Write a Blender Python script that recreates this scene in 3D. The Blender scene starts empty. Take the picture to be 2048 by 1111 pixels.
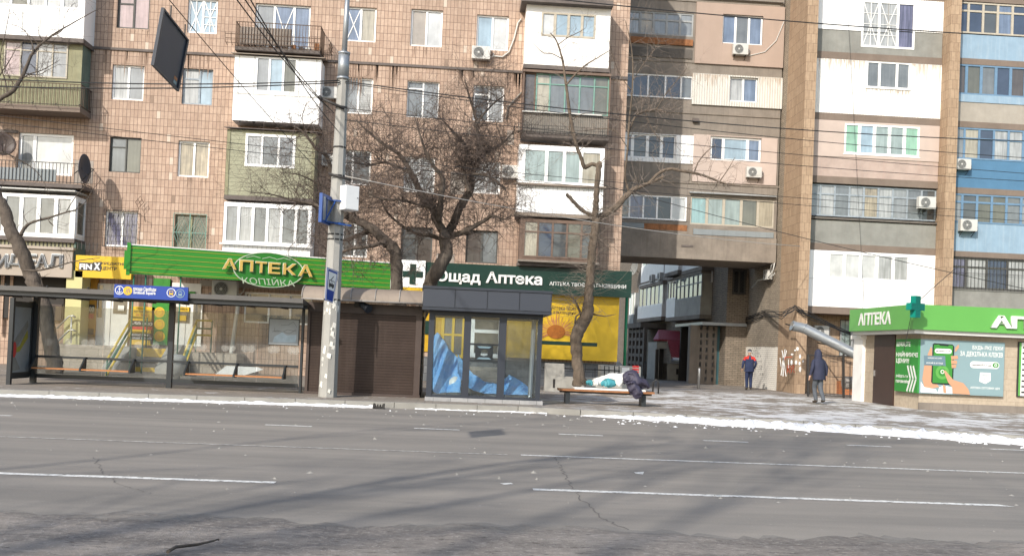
import bpy, bmesh, math, random
from mathutils import Vector, Matrix, noise
SC = bpy.context.scene
COL = SC.collection
rad = math.radians
# ---------------------------------------------------------------- camera
F, PCX, PCY, HCAM = 1950.0, 1024.0, 656.0, 1.6      # photo pixels: focal length, principal point
YAW, PITCH, ROLL = rad(3.05), rad(1.07), rad(2.4)
fw = Vector((math.sin(YAW)*math.cos(PITCH), math.cos(YAW)*math.cos(PITCH), math.sin(PITCH)))
_r = Vector((math.cos(YAW), -math.sin(YAW), 0)); _u = _r.cross(fw)
rt = _r*math.cos(ROLL)+_u*math.sin(ROLL)
up = _u*math.cos(ROLL)-_r*math.sin(ROLL)
CAM = Vector((0, 0, HCAM))
cd = bpy.data.cameras.new('camera'); cam = bpy.data.objects.new('camera', cd); COL.objects.link(cam)
cam.matrix_world = Matrix(((rt.x, up.x, -fw.x, 0), (rt.y, up.y, -fw.y, 0), (rt.z, up.z, -fw.z, HCAM), (0, 0, 0, 1)))
cd.sensor_width = 36.0; cd.lens = F/2048*36; cd.shift_x = 0.0; cd.shift_y = (PCY-555.5)/2048
cd.clip_start = 0.1; cd.clip_end = 1500
SC.camera = cam
# ---------------------------------------------------------------- sky, sun, exposure
SUN_AZ, SUN_EL = rad(33), rad(33)
w = bpy.data.worlds.new("World"); SC.world = w; w.use_nodes = True
nt = w.node_tree; bg = nt.nodes['Background']
sky = nt.nodes.new('ShaderNodeTexSky'); sky.sky_type = 'NISHITA'; sky.sun_disc = False
sky.sun_elevation = SUN_EL; sky.sun_rotation = math.pi+SUN_AZ
sky.air_density = 1.2; sky.dust_density = 1.6; sky.ozone_density = 1.0
nt.links.new(sky.outputs[0], bg.inputs[0]); bg.inputs[1].default_value = 0.15
sl = bpy.data.lights.new('sun', 'SUN'); sl.energy = 2.9; sl.angle = rad(0.6); sl.color = (1.0, 0.94, 0.85)
so = bpy.data.objects.new('sun', sl); COL.objects.link(so)
sd = Vector((math.sin(SUN_AZ)*math.cos(SUN_EL), math.cos(SUN_AZ)*math.cos(SUN_EL), -math.sin(SUN_EL)))
so.rotation_euler = sd.to_track_quat('-Z', 'Y').to_euler(); so.location = (-20, -30, 30)
SC.view_settings.view_transform = 'Standard'; SC.view_settings.look = 'None'
SC.view_settings.exposure = 0.70; SC.view_settings.gamma = 1.0; SC.view_settings.use_curve_mapping = False
SC.cycles.max_bounces = 6; SC.cycles.transparent_max_bounces = 24
SC.cycles.caustics_reflective = False; SC.cycles.caustics_refractive = False

# ---------------------------------------------------------------- pixels to points
def ray(px, py): return fw+rt*((px-PCX)/F)-up*((py-PCY)/F)
def atY(px, py, Y):
    d = ray(px, py); return CAM+d*(Y/d.y)
def atZ(px, py, z=0.13):
    d = ray(px, py); return CAM+d*((z-HCAM)/d.z)
class Frame:
    """an upright plane: origin, horizontal direction u (left to right seen from outside), outward normal n"""
    def __init__(s, o, u=(1, 0, 0)):
        s.o = Vector(o); s.u = Vector(u).normalized(); s.n = Vector((s.u.y, -s.u.x, 0))
    def pt(s, u, d, z): return s.o+s.u*u+s.n*d+Vector((0, 0, z))
    def pix(s, px, py, d=0.0):
        r = ray(px, py); p0 = s.o+s.n*d
        t = (p0-CAM).dot(s.n)/r.dot(s.n); p = CAM+r*t-s.o
        return p.dot(s.u), p.z+s.o.z
    def R(s, x0, y0, x1, y1, d=0.0):
        a, b = s.pix(x0, y0, d), s.pix(x1, y1, d)
        return (min(a[0], b[0]), max(a[0], b[0]), min(a[1], b[1]), max(a[1], b[1]))
    def at(s, d): return Frame(s.o+s.n*d, s.u)

# ---------------------------------------------------------------- mesh building
ORG = {}
def org(o):
    while o is not None:
        if o.name in ORG: return ORG[o.name]
        o = o.parent
    return Vector((0, 0, 0))
class MB:
    def __init__(s): s.v = []; s.f = []; s.m = []; s.mi = 0; s.sm = []; s.smooth = False
    def face(s, pts, mi=None):
        k = len(s.v); s.v += [tuple(p) for p in pts]; s.f.append(tuple(range(k, k+len(pts))))
        s.m.append(s.mi if mi is None else mi); s.sm.append(s.smooth)
    def quad(s, fr, u0, u1, z0, z1, d=0.0, mi=None):
        s.face([fr.pt(u0, d, z0), fr.pt(u1, d, z0), fr.pt(u1, d, z1), fr.pt(u0, d, z1)], mi)
    def box(s, fr, u0, u1, d0, d1, z0, z1, mi=None, skip=''):
        if d0 > d1: d0, d1 = d1, d0
        if u0 > u1: u0, u1 = u1, u0
        if z0 > z1: z0, z1 = z1, z0
        c = [fr.pt(u, d, z) for z in (z0, z1) for d in (d0, d1) for u in (u0, u1)]
        F6 = {'b': (0, 1, 3, 2), 't': (4, 6, 7, 5), 'k': (0, 4, 5, 1), 'f': (2, 3, 7, 6), 'l': (0, 2, 6, 4), 'r': (1, 5, 7, 3)}
        for key, ix in F6.items():
            if key not in skip: s.face([c[i] for i in ix], mi)
        return s
    def prism(s, fr, poly, d0, d1, mi=None):
        """polygon of (u,z) between depths d0 and d1"""
        a = [fr.pt(u, d0, z) for u, z in poly]; b = [fr.pt(u, d1, z) for u, z in poly]
        s.face(b, mi); s.face(a[::-1], mi); n = len(poly)
        for i in range(n):
            j = (i+1) % n; s.face([a[i], a[j], b[j], b[i]], mi)
        return s
    def tube(s, pts, r, n=6, mi=None, cap=True, taper=None):
        pts = [Vector(p) for p in pts]; k0 = len(s.v); N = len(pts)
        rs = r if isinstance(r, (list, tuple)) else [r]*N
        prev = None
        for i, p in enumerate(pts):
            t = (pts[min(i+1, N-1)]-pts[max(i-1, 0)])
            if t.length < 1e-9: t = Vector((0, 0, 1))
            t.normalize()
            if prev is None:
                a = t.orthogonal().normalized()
            else:
                a = prev-t*prev.dot(t)
                a = a.normalized() if a.length > 1e-6 else t.orthogonal().normalized()
            prev = a; b = t.cross(a)
            for q in range(n):
                an = 2*math.pi*q/n; s.v.append(tuple(p+(a*math.cos(an)+b*math.sin(an))*rs[i]))
        mm = s.mi if mi is None else mi
        for i in range(N-1):
            for q in range(n):
                q2 = (q+1) % n
                s.f.append((k0+i*n+q, k0+i*n+q2, k0+(i+1)*n+q2, k0+(i+1)*n+q)); s.m.append(mm); s.sm.append(n > 4)
        if cap and n > 2:
            s.f.append(tuple(k0+q for q in range(n))[::-1]); s.m.append(mm); s.sm.append(False)
            s.f.append(tuple(k0+(N-1)*n+q for q in range(n))); s.m.append(mm); s.sm.append(False)
        return s
    def bar(s, a, b, r, n=4, mi=None): return s.tube([a, b], r, n, mi)
    def disc(s, fr, u, z, r, d0, d1, n=20, mi=None, rz=None):
        return s.prism(fr, [(u+r*math.cos(2*math.pi*i/n), z+(rz or r)*math.sin(2*math.pi*i/n)) for i in range(n)], d0, d1, mi)
    def ring(s, fr, u, z, r0, r1, d0, d1, n=24, mi=None, k=1.0):
        P = lambda r, i: (u+r*math.cos(2*math.pi*i/n), z+k*r*math.sin(2*math.pi*i/n))
        for i in range(n):
            s.prism(fr, [P(r0, i), P(r1, i), P(r1, i+1), P(r0, i+1)], d0, d1, mi)
        return s
    def stroke(s, fr, pts, wd, d0, d1, mi=None):
        """flat strokes of width wd through the (u,z) points"""
        for (u0, z0), (u1, z1) in zip(pts, pts[1:]):
            L = math.hypot(u1-u0, z1-z0) or 1e-6; nx, nz = -(z1-z0)/L*wd/2, (u1-u0)/L*wd/2
            s.prism(fr, [(u0+nx, z0+nz), (u0-nx, z0-nz), (u1-nx, z1-nz), (u1+nx, z1+nz)], d0, d1, mi)
        return s
    def build(s, name, mats, parent=None, bevel=0.0):
        if not isinstance(mats, (list, tuple)): mats = [mats]
        o0 = org(parent) if parent else Vector((0, 0, 0))
        me = bpy.data.meshes.new(name)
        me.from_pydata([(x-o0.x, y-o0.y, z-o0.z) for x, y, z in s.v], [], s.f)
        for m_ in mats: me.materials.append(M[m_] if isinstance(m_, str) else m_)
        me.polygons.foreach_set('material_index', s.m)
        me.polygons.foreach_set('use_smooth', s.sm); me.update()
        bm = bmesh.new(); bm.from_mesh(me); bmesh.ops.remove_doubles(bm, verts=bm.verts, dist=1e-5)
        bmesh.ops.recalc_face_normals(bm, faces=bm.faces); bm.to_mesh(me); bm.free()
        o = bpy.data.objects.new(name, me); COL.objects.link(o)
        if parent: o.parent = parent
        if bevel:
            b = o.modifiers.new('bevel', 'BEVEL'); b.width = bevel; b.segments = 2; b.limit_method = 'ANGLE'; b.angle_limit = rad(40)
        return o
def thing(name, label, cat, loc=(0, 0, 0), group=None):
    o = bpy.data.objects.new(name, None); COL.objects.link(o); o.empty_display_size = .2
    o.location = loc; o['label'] = label; o['category'] = cat; ORG[o.name] = Vector(loc)
    if group: o['group'] = group
    return o
def tag(o, label, cat, group=None):
    o['label'] = label; o['category'] = cat
    if group: o['group'] = group
    return o
def struct(o, kind='structure'): o['kind'] = kind; return o
def text(fr, s, rect, d, mat, parent, name='lettering', depth=.01, bold=0.0, shear=0.0, keep=False):
    """lettering fitted to the rectangle (u0,u1,z0,z1) on a frame"""
    c = bpy.data.curves.new('t', 'FONT'); c.body = s; c.size = 1.0; c.offset = bold; c.shear = shear
    c.extrude = 0.5; c.resolution_u = 3
    o = bpy.data.objects.new('t', c); COL.objects.link(o)
    me = bpy.data.meshes.new_from_object(o.evaluated_get(bpy.context.evaluated_depsgraph_get()))
    bpy.data.objects.remove(o)
    xs = [v.co.x for v in me.vertices]; ys = [v.co.y for v in me.vertices]
    x0, x1, y0, y1 = min(xs), max(xs), min(ys), max(ys); u0, u1, z0, z1 = rect
    o0 = org(parent)
    for v in me.vertices:
        p = fr.pt(u0+(v.co.x-x0)/(x1-x0)*(u1-u0), d+(v.co.z+.5)*depth, z0+(v.co.y-y0)/(y1-y0)*(z1-z0))-o0
        v.co = p
    me.materials.clear(); me.materials.append(M[mat] if isinstance(mat, str) else mat); me.update()
    o = bpy.data.objects.new(name, me); COL.objects.link(o); o.parent = parent
    return o
def plate(c, th):
    """four corners (bl, br, tr, tl) in space -> a MB with the plate, and a mapper (u,v,lift) onto its face"""
    n = (c[1]-c[0]).cross(c[3]-c[0]).normalized()
    if n.dot(CAM-c[0]) < 0: n = -n
    d2 = c[2]-CAM; c = [c[0], c[1], CAM+d2*((c[0]-CAM).dot(n)/d2.dot(n)), c[3]]      # keep it flat
    at = lambda u, v, l=0.0: c[0]*(1-u)*(1-v)+c[1]*u*(1-v)+c[2]*u*v+c[3]*(1-u)*v+n*l
    def slab(b, uv, l0, l1, mi=0):
        a = [at(u, v, l0) for u, v in uv]; d = [at(u, v, l1) for u, v in uv]; b.face(d, mi); b.face(a[::-1], mi)
        for i in range(len(uv)): j = (i+1) % len(uv); b.face([a[i], a[j], d[j], d[i]], mi)
    b = MB(); slab(b, [(0, 0), (1, 0), (1, 1), (0, 1)], -th, 0)
    return b, at, slab
# ---------------------------------------------------------------- materials
M = {}
def nodes(name):
    m = bpy.data.materials.new(name); m.use_nodes = True; M[name] = m
    t = m.node_tree; return m, t, t.nodes['Principled BSDF']
def N(t, typ, **kw):
    n = t.nodes.new(typ)
    for k, v in kw.items():
        if k in n.inputs: n.inputs[k].default_value = v
        else: setattr(n, k, v)
    return n
def L(t, a, b): t.links.new(a, b)
def math_(t, op, a, b=None, c=None):
    n = t.nodes.new('ShaderNodeMath'); n.operation = op
    for i, x in enumerate((a, b, c)):
        if x is None: continue
        if isinstance(x, (int, float)): n.inputs[i].default_value = x
        else: L(t, x, n.inputs[i])
    return n.outputs[0]
def mixc(t, fac, a, b, mode='MIX'):
    n = t.nodes.new('ShaderNodeMix'); n.data_type = 'RGBA'; n.blend_type = mode
    for sock, x in ((n.inputs[0], fac), (n.inputs[6], a), (n.inputs[7], b)):
        if isinstance(x, (int, float)): sock.default_value = x
        elif isinstance(x, tuple): sock.default_value = x if len(x) == 4 else x+(1,)
        else: L(t, x, sock)
    return n.outputs[2]
def ramp(t, fac, p0, p1, v0=0.0, v1=1.0):
    n = t.nodes.new('ShaderNodeMapRange'); n.clamp = True
    L(t, fac, n.inputs[0]); n.inputs[1].default_value = p0; n.inputs[2].default_value = p1
    n.inputs[3].default_value = v0; n.inputs[4].default_value = v1
    return n.outputs[0]
def noise_(t, vec, scale, detail=5.0, rough=.6, sc=None):
    if sc:
        mp = N(t, 'ShaderNodeMapping'); mp.inputs['Scale'].default_value = sc; L(t, vec, mp.inputs[0]); vec = mp.outputs[0]
    n = N(t, 'ShaderNodeTexNoise', Scale=scale, Detail=detail, Roughness=rough); L(t, vec, n.inputs['Vector'])
    return n.outputs[0]
def obj_vec(t): return N(t, 'ShaderNodeTexCoord').outputs['Object']
def bump_(t, b, h, strength=.4, dist=.02):
    n = N(t, 'ShaderNodeBump', Strength=strength, Distance=dist); L(t, h, n.inputs['Height']); L(t, n.outputs[0], b.inputs['Normal'])
def mat(name, col, rough=.75, var=.14, vs=2.5, metal=0.0, bump=0.0, bs=60, streak=0.0, dirt=None, spec=.4, grain=0.0, bsc=None):
    m, t, b = nodes(name); v = obj_vec(t)
    b.inputs['Roughness'].default_value = rough; b.inputs['Metallic'].default_value = metal
    b.inputs['Specular IOR Level'].default_value = spec
    f = ramp(t, noise_(t, v, vs, 7, .65), .28, .72)
    lo = tuple(c*(1-var) for c in col); hi = tuple(min(1, c*(1+var*.6)) for c in col)
    c = mixc(t, f, lo, hi)
    if streak:
        s = ramp(t, noise_(t, v, 1.0, 5, .7, (7, 7, .45)), .5, .78, 0, streak)
        c = mixc(t, s, c, dirt or tuple(x*.35 for x in col))
    if grain:
        g = ramp(t, noise_(t, v, 90, 2, .7), .35, .65, 1-grain, 1+grain*.5)
        gg = N(t, 'ShaderNodeCombineColor'); [L(t, g, gg.inputs[i]) for i in range(3)]
        c = mixc(t, 1.0, c, gg.outputs[0], 'MULTIPLY')
    L(t, c, b.inputs['Base Color'])
    if bump: bump_(t, b, noise_(t, v, bs, 4, .6, bsc), bump, .03 if bsc else .02)
    return m
def brick(name, c1, c2, mortar, bw, rh, ms=.012, offset=.5, stain=.35, stain_col=(.12, .09, .07), rough=.85, bias=0.0, big=None, v0=None, bstr=.5):
    m, t, b = nodes(name); v = obj_vec(t); b.inputs['Roughness'].default_value = rough
    b.inputs['Specular IOR Level'].default_value = .25
    sx = N(t, 'ShaderNodeSeparateXYZ'); L(t, v, sx.inputs[0])
    h = math_(t, 'ADD', sx.outputs[0], sx.outputs[1])
    cv = N(t, 'ShaderNodeCombineXYZ'); L(t, h, cv.inputs[0]); L(t, sx.outputs[2], cv.inputs[1])
    bt = N(t, 'ShaderNodeTexBrick', offset=offset, squash=1.0); L(t, cv.outputs[0], bt.inputs['Vector'])
    bt.inputs['Color1'].default_value = c1+(1,); bt.inputs['Color2'].default_value = c2+(1,); bt.inputs['Mortar'].default_value = mortar+(1,)
    bt.inputs['Scale'].default_value = 1.0; bt.inputs['Mortar Size'].default_value = ms; bt.inputs['Mortar Smooth'].default_value = .2
    bt.inputs['Bias'].default_value = bias; bt.inputs['Brick Width'].default_value = bw; bt.inputs['Row Height'].default_value = rh
    c = bt.outputs['Color']
    c = mixc(t, ramp(t, noise_(t, v, .35, 6, .65), .38, .75, 0, stain), c, stain_col)
    s = ramp(t, noise_(t, v, 1.0, 6, .7, (2.2, 2.2, .25)), .52, .8, 0, stain*1.2)
    c = mixc(t, s, c, stain_col)
    f2 = ramp(t, noise_(t, v, 9, 5), .25, .75, .82, 1.1)
    g = N(t, 'ShaderNodeCombineColor'); [L(t, f2, g.inputs[i]) for i in range(3)]
    c = mixc(t, 1.0, c, g.outputs[0], 'MULTIPLY')
    if v0:                                              # paint on the lowest courses
        pm = ramp(t, math_(t, 'ADD', sx.outputs[2], math_(t, 'MULTIPLY', noise_(t, v, 3, 3), .06)), v0[0], v0[0]+.03, 1, 0)
        wear = ramp(t, noise_(t, v, 7, 6, .7), .27, .42)
        pc = mixc(t, bt.outputs['Fac'], v0[1], tuple(x*.62 for x in v0[1]))
        c = mixc(t, math_(t, 'MULTIPLY', math_(t, 'MULTIPLY', pm, wear), .92), c, pc)
    L(t, c, b.inputs['Base Color'])
    bump_(t, b, bt.outputs['Fac'], -bstr, .01)
    return m
def glassy(name, col, rough=.08, fold=0.0, fs=9.0, var=.2, spec=.6, horiz=False):
    """opaque pane: what stands behind the glass plus the glass's own gloss"""
    m, t, b = nodes(name); v = obj_vec(t)
    b.inputs['Roughness'].default_value = rough; b.inputs['Specular IOR Level'].default_value = spec; b.inputs['IOR'].default_value = 1.5
    f = ramp(t, noise_(t, v, 1.3, 4, .6), .3, .7)
    c = mixc(t, f, tuple(x*(1-var) for x in col), tuple(min(1, x*(1+var)) for x in col))
    if fold:
        s = ramp(t, noise_(t, v, fs, 2, .5, (1, 1, 60) if horiz else (1, 1, .06)), .35, .65, 1-fold, 1.0)
        g = N(t, 'ShaderNodeCombineColor'); [L(t, s, g.inputs[i]) for i in range(3)]
        c = mixc(t, 1.0, c, g.outputs[0], 'MULTIPLY')
    L(t, c, b.inputs['Base Color'])
    b.inputs['Coat Weight'].default_value = .6; b.inputs['Coat Roughness'].default_value = .03
    return m
def clear(name, tint=(.9, .93, .93), gl=.12, haze=.04):
    m, t, b = nodes(name); t.nodes.remove(b); out = t.nodes['Material Output']
    tr = N(t, 'ShaderNodeBsdfTransparent'); tr.inputs[0].default_value = tint+(1,)
    g = N(t, 'ShaderNodeBsdfGlossy'); g.inputs['Roughness'].default_value = .04
    df = N(t, 'ShaderNodeBsdfDiffuse'); df.inputs[0].default_value = (.6, .6, .58, 1)
    fr = N(t, 'ShaderNodeLayerWeight', Blend=.5)
    m1 = N(t, 'ShaderNodeMixShader'); L(t, math_(t, 'ADD', math_(t, 'MULTIPLY', math_(t, 'POWER', fr.outputs['Facing'], 4.0), gl*5), .03), m1.inputs[0]); L(t, tr.outputs[0], m1.inputs[1]); L(t, g.outputs[0], m1.inputs[2])
    m2 = N(t, 'ShaderNodeMixShader'); v = obj_vec(t)
    L(t, ramp(t, noise_(t, v, 2.2, 6, .7), .3, .8, haze*.3, haze*1.8), m2.inputs[0])
    L(t, m1.outputs[0], m2.inputs[1]); L(t, df.outputs[0], m2.inputs[2]); L(t, m2.outputs[0], out.inputs[0])
    return m
def ribbed(name, col, per=.11, axis='u', depth=.5, rough=.55, streak=.0, dirt=(.2, .14, .1), amt=.18, var=.06, edge=.74):
    """corrugated or lapped cladding: ribs across u or z, seen as relief and a groove line"""
    m, t, b = nodes(name); v = obj_vec(t); b.inputs['Roughness'].default_value = rough; b.inputs['Specular IOR Level'].default_value = .35
    sx = N(t, 'ShaderNodeSeparateXYZ'); L(t, v, sx.inputs[0])
    h = math_(t, 'ADD', sx.outputs[0], sx.outputs[1]) if axis == 'u' else sx.outputs[2]
    ph = math_(t, 'FRACT', math_(t, 'DIVIDE', h, per))
    tri = math_(t, 'ABSOLUTE', math_(t, 'SUBTRACT', math_(t, 'MULTIPLY', ph, 2.0), 1.0))
    f = ramp(t, noise_(t, v, 2, 6), .3, .7)
    c = mixc(t, f, tuple(x*(1-var) for x in col), tuple(min(1, x*(1+var)) for x in col))
    c = mixc(t, ramp(t, tri, .8, .97, 0, amt), c, tuple(x*.3 for x in col))
    if streak:
        s = ramp(t, noise_(t, v, 1.0, 5, .7, (6, 6, .4)), .5, .8, 0, streak); c = mixc(t, s, c, dirt)
    L(t, c, b.inputs['Base Color']); bump_(t, b, ramp(t, tri, .1, .9) if axis == 'u' else ph, depth, .02)
    return m
# walls and masonry
brick('tile', (.485, .358, .276), (.385, .270, .204), (.160, .108, .082), .142, .292, .0098, 0.0, .5, (.195, .14, .105), .7, -.1)
brick('tile_column', (.41, .30, .205), (.33, .235, .158), (.19, .135, .09), .20, .40, .009, .5, .3, (.22, .14, .09), .75)
brick('brick_grey', (.37, .31, .24), (.285, .237, .18), (.16, .138, .115), .27, .09, .011, .5, .35, (.10, .085, .07), .9, 0, None, (1.95, (.80, .76, .69)))
brick('brick_wing', (.27, .22, .17), (.20, .165, .13), (.10, .088, .075), .27, .09, .011, .5, .35, (.08, .07, .055), .9)
brick('brick_white', (.60, .56, .49), (.50, .46, .40), (.28, .25, .22), .27, .09, .010, .5, .25, (.2, .17, .14), .85)
brick('block_grey', (.17, .175, .18), (.13, .135, .14), (.06, .06, .065), .6, .3, .012, .5, .3, (.08, .08, .08), .85)
brick('block_beige', (.44, .37, .285), (.40, .335, .255), (.30, .245, .185), .62, .36, .006, .5, .25, (.3, .22, .15), .7, 0, None, None, .2)
brick('pale_block', (.46, .40, .33), (.39, .34, .28), (.26, .22, .18), .5, .25, .01, .5, .3, (.2, .16, .12), .85)
brick('yellow_tile', (.52, .31, .015), (.49, .29, .014), (.36, .21, .015), .6, .3, .008, 0.0, .1, (.5, .33, .05), .5, 0, None, None, .2)
brick('orange_brick', (.52, .19, .07), (.44, .15, .055), (.25, .15, .1), .25, .08, .01)
brick('slab_tile', (.33, .33, .33), (.28, .28, .285), (.16, .16, .16), .44, .3, .008, 0.0, .2, (.15, .14, .13), .6)
mat('concrete', (0.225, 0.195, 0.165), .9, .25, 1.2, bump=.25, bs=30, streak=.5, dirt=(.11, .09, .075))
mat('concrete_beam', (0.24, 0.205, 0.17), .9, .3, 1.6, bump=.3, bs=20, streak=.55, dirt=(.12, .095, .075))
mat('concrete_dark', (.14, .125, .11), .92, .3, 1.5, bump=.2, streak=.4)
mat('concrete_light', (0.36, 0.345, 0.31), .85, .2, 2, bump=.2, bs=40, streak=.3, dirt=(.25, .22, .19))
mat('concrete_pole', (0.325, 0.318, 0.295), .85, .16, 1.5, bump=.3, bs=50, grain=.12, streak=.3, dirt=(.24, .21, .18))
mat('paper_scrap', (.70, .68, .62), .9, .25, 9)
mat('panel_grey', (0.235, 0.235, 0.215), .85, .25, 1.4, streak=.55, dirt=(.19, .17, .15), bump=.1)
mat('panel_bluegrey', (0.22, 0.245, 0.255), .7, .15, 1, streak=.3)
mat('panel_beige', (0.33, 0.3, 0.26), .85, .2, 1.4, streak=.35, dirt=(.3, .25, .2))
mat('pink_wall', (0.37, 0.285, 0.235), .9, .1, .9, streak=.2, dirt=(.5, .36, .29), bump=.1)
mat('pink_panel', (0.4, 0.315, 0.275), .88, .2, 1.6, streak=.35, dirt=(.45, .28, .23))
mat('pale_pink', (0.47, 0.385, 0.34), .88, .1, 1.2, streak=.15, dirt=(.5, .4, .34))
mat('blue_panel_light', (0.235, 0.335, 0.43), .7, .15, 1.6, streak=.3, dirt=(.55, .58, .58))
mat('blue_panel', (0.075, 0.175, 0.29), .55, .15, 1.2, streak=.2, dirt=(.10, .2, .3))
mat('rusty', (.30, .13, .055), .9, .5, 5, streak=.7, dirt=(.10, .05, .03), bump=.2)
mat('slab', (0.185, 0.145, 0.118), .9, .2, 1.2, streak=.4, dirt=(.14, .10, .08), bump=.25, bs=18)
mat('slab_dark', (.13, .11, .10), .9, .3, 3, bump=.25)
mat('cream_paint', (.60, .57, .36), .8, .1, 1.5)
mat('olive_paint', (0.245, 0.238, 0.15), .85, .25, 2.2, streak=.45, dirt=(.2, .17, .09))
mat('teal_paint', (0.13, 0.18, 0.15), .85, .25, 2.2, streak=.45, dirt=(.08, .09, .07))
# cladding, frames, metal
mat('white_pvc', (.86, .86, .85), .4, .04, 2)
mat('white_panel', (.86, .86, .855), .5, .04, 1, streak=.06, dirt=(.6, .58, .55))
mat('white_soot', (.84, .82, .79), .7, .08, 1, streak=.2, dirt=(.55, .47, .40))
mat('white_paint', (.76, .75, .72), .7, .1, 2, streak=.15)
ribbed('corrugated_white', (.80, .79, .76), .115, 'u', .7, .55, .4, (.42, .34, .27), .18, .06, .5)
ribbed('corrugated_cream', (.56, .545, .50), .115, 'u', .7, .55, .4, (.40, .33, .26), .25, .06, .5)
ribbed('corrugated_grey', (.50, .50, .48), .14, 'u', .5, .55, .3, (.3, .27, .23))
ribbed('siding', (0.3, 0.3, 0.21), .16, 'z', .6, .55, .3, (.3, .27, .18), .55, .06, .5)
ribbed('white_board', (.83, .83, .82), .17, 'u', .3, .5, .1, (.5, .5, .48), .5)
ribbed('shutter_brown', (0.058, 0.042, 0.036), .075, 'z', .9, .4, .25, (.14, .11, .09), .8, .15)
ribbed('green_board', (0.028, 0.22, 0.022), .6, 'z', .15, .45, .05, (.03, .2, .02), .0)
ribbed('plank_dark', (.19, .16, .125), .12, 'u', .5, .9, .5, (.08, .065, .05), .7, .25)
ribbed('wood_grey', (.22, .19, .165), .10, 'u', .5, .9, .5, (.10, .085, .07), .7, .25)
ribbed('roof_tile_red', (.32, .05, .06), .19, 'u', .9, .35, .1, (.1, .02, .02), .5)
mat('old_frame', (.27, .24, .19), .75, .25, 6)
mat('dark_frame', (.075, .075, .07), .7, .2, 6)
mat('brown_frame', (.15, .10, .075), .7, .25, 6)
mat('green_frame', (.16, .30, .25), .7, .2, 6)
mat('blue_frame', (0.13, 0.225, 0.34), .65, .2, 5)
mat('grey_frame', (.33, .34, .34), .7, .2, 5)
mat('cream_frame', (0.42, 0.38, 0.31), .7, .15, 6)
mat('bluegrey_frame', (0.27, 0.31, 0.345), .7, .3, 7)
mat('iron', (.045, .042, .04), .65, .2, 8, metal=.3)
mat('iron_rusty', (.10, .065, .045), .8, .35, 9, metal=.1)
mat('anthracite', (.024, .029, .040), .45, .08, 2, metal=.0)
mat('anthracite_panel', (.036, .042, .056), .4, .06, 1)
mat('shelter_black', (.022, .026, .03), .4, .1, 3)
mat('shelter_roof', (.09, .085, .08), .5, .2, 2)
mat('brown_metal', (.06, .042, .036), .5, .2, 2)
mat('awning_beige', (0.24, 0.195, 0.155), .55, .2, 1.2, streak=.3)
mat('zinc', (0.31, 0.33, 0.345), .42, .12, 3, metal=.55)
mat('zinc_rust', (.27, .25, .23), .7, .3, 5)
mat('steel', (.48, .48, .47), .35, .1, 4, metal=.7)
mat('ac_white', (0.52, 0.515, 0.49), .5, .08, 3, streak=.15, dirt=(.45, .4, .33))
mat('ac_grille', (.10, .10, .095), .6, .15, 8)
mat('box_white', (.72, .73, .73), .45, .05, 2)
mat('cable', (.016, .016, .017), .6, .1, 4)
mat('cable_pale', (.42, .40, .37), .6, .1, 4)
mat('signal_panel', (.035, .045, .065), .45, .12, 2)
mat('wood_orange', (.42, .17, .06), .5, .2, 9, bump=.1)
mat('wood_bench', (.30, .13, .055), .6, .3, 9)
# sign colours
mat('sign_green', (0.028, 0.22, 0.022), .4, .05, 1)
mat('sign_green_dark', (.004, .030, .021), .4, .08, 1)
mat('pharm_green', (0.105, 0.33, 0.07), .35, .05, .8)
mat('pharm_green_deep', (0.04, 0.22, 0.035), .4, .06, .8)
mat('banner_green', (0.03, 0.22, 0.035), .45, .06, .8)
mat('banner_blue', (0.205, 0.3, 0.32), .5, .05, .8)
mat('banner_blue_dark', (0.12, 0.19, 0.23), .5, .05, .8)
mat('banner_skin', (0.5, 0.27, 0.16), .5, .05, 1)
mat('phone_black', (.012, .016, .02), .4, .05, 1)
mat('cross_teal', (.0, .20, .15), .5, .1, 2)
mat('cross_line', (.0, .10, .08), .5, .1, 2)
mat('yellow', (0.6, 0.385, 0.016), .45, .05, 1)
mat('yellow_pale', (0.5, 0.46, 0.22), .6, .06, 1)
mat('yellow_letter', (0.52, 0.36, 0.09), .45, .05, 1)
mat('gold_line', (.30, .28, .035), .5, .05, 1)
mat('petal', (0.55, 0.33, 0.02), .5, .2, 6)
mat('petal_core', (.32, .10, .01), .7, .3, 12)
mat('poster_dim', (.40, .20, .02), .6, .1, 1)
mat('pale_outline', (.40, .48, .36), .5, .1, 3)
mat('emblem_green', (.022, .165, .02), .45, .1, 2)
mat('white_letter', (0.72, 0.72, 0.7), .45, .03, 1)
mat('grey_letter', (.15, .16, .17), .5, .05, 1)
mat('dark_letter', (.03, .03, .032), .5, .05, 1)
mat('red_letter', (.50, .03, .03), .5, .05, 1)
mat('fascia_beige', (0.36, 0.31, 0.26), .8, .12, 1.2, streak=.25, dirt=(.34, .27, .2))
mat('sign_blue', (0.01, 0.045, 0.27), .35, .05, 1)
mat('bracket_blue', (0.016, 0.065, 0.25), .45, .08, 3)
mat('rail_yellow', (.66, .47, .05), .5, .15, 4)
mat('rail_green', (.03, .14, .09), .5, .15, 4)
mat('post_green', (.015, .20, .09), .5, .1, 3)
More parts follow.
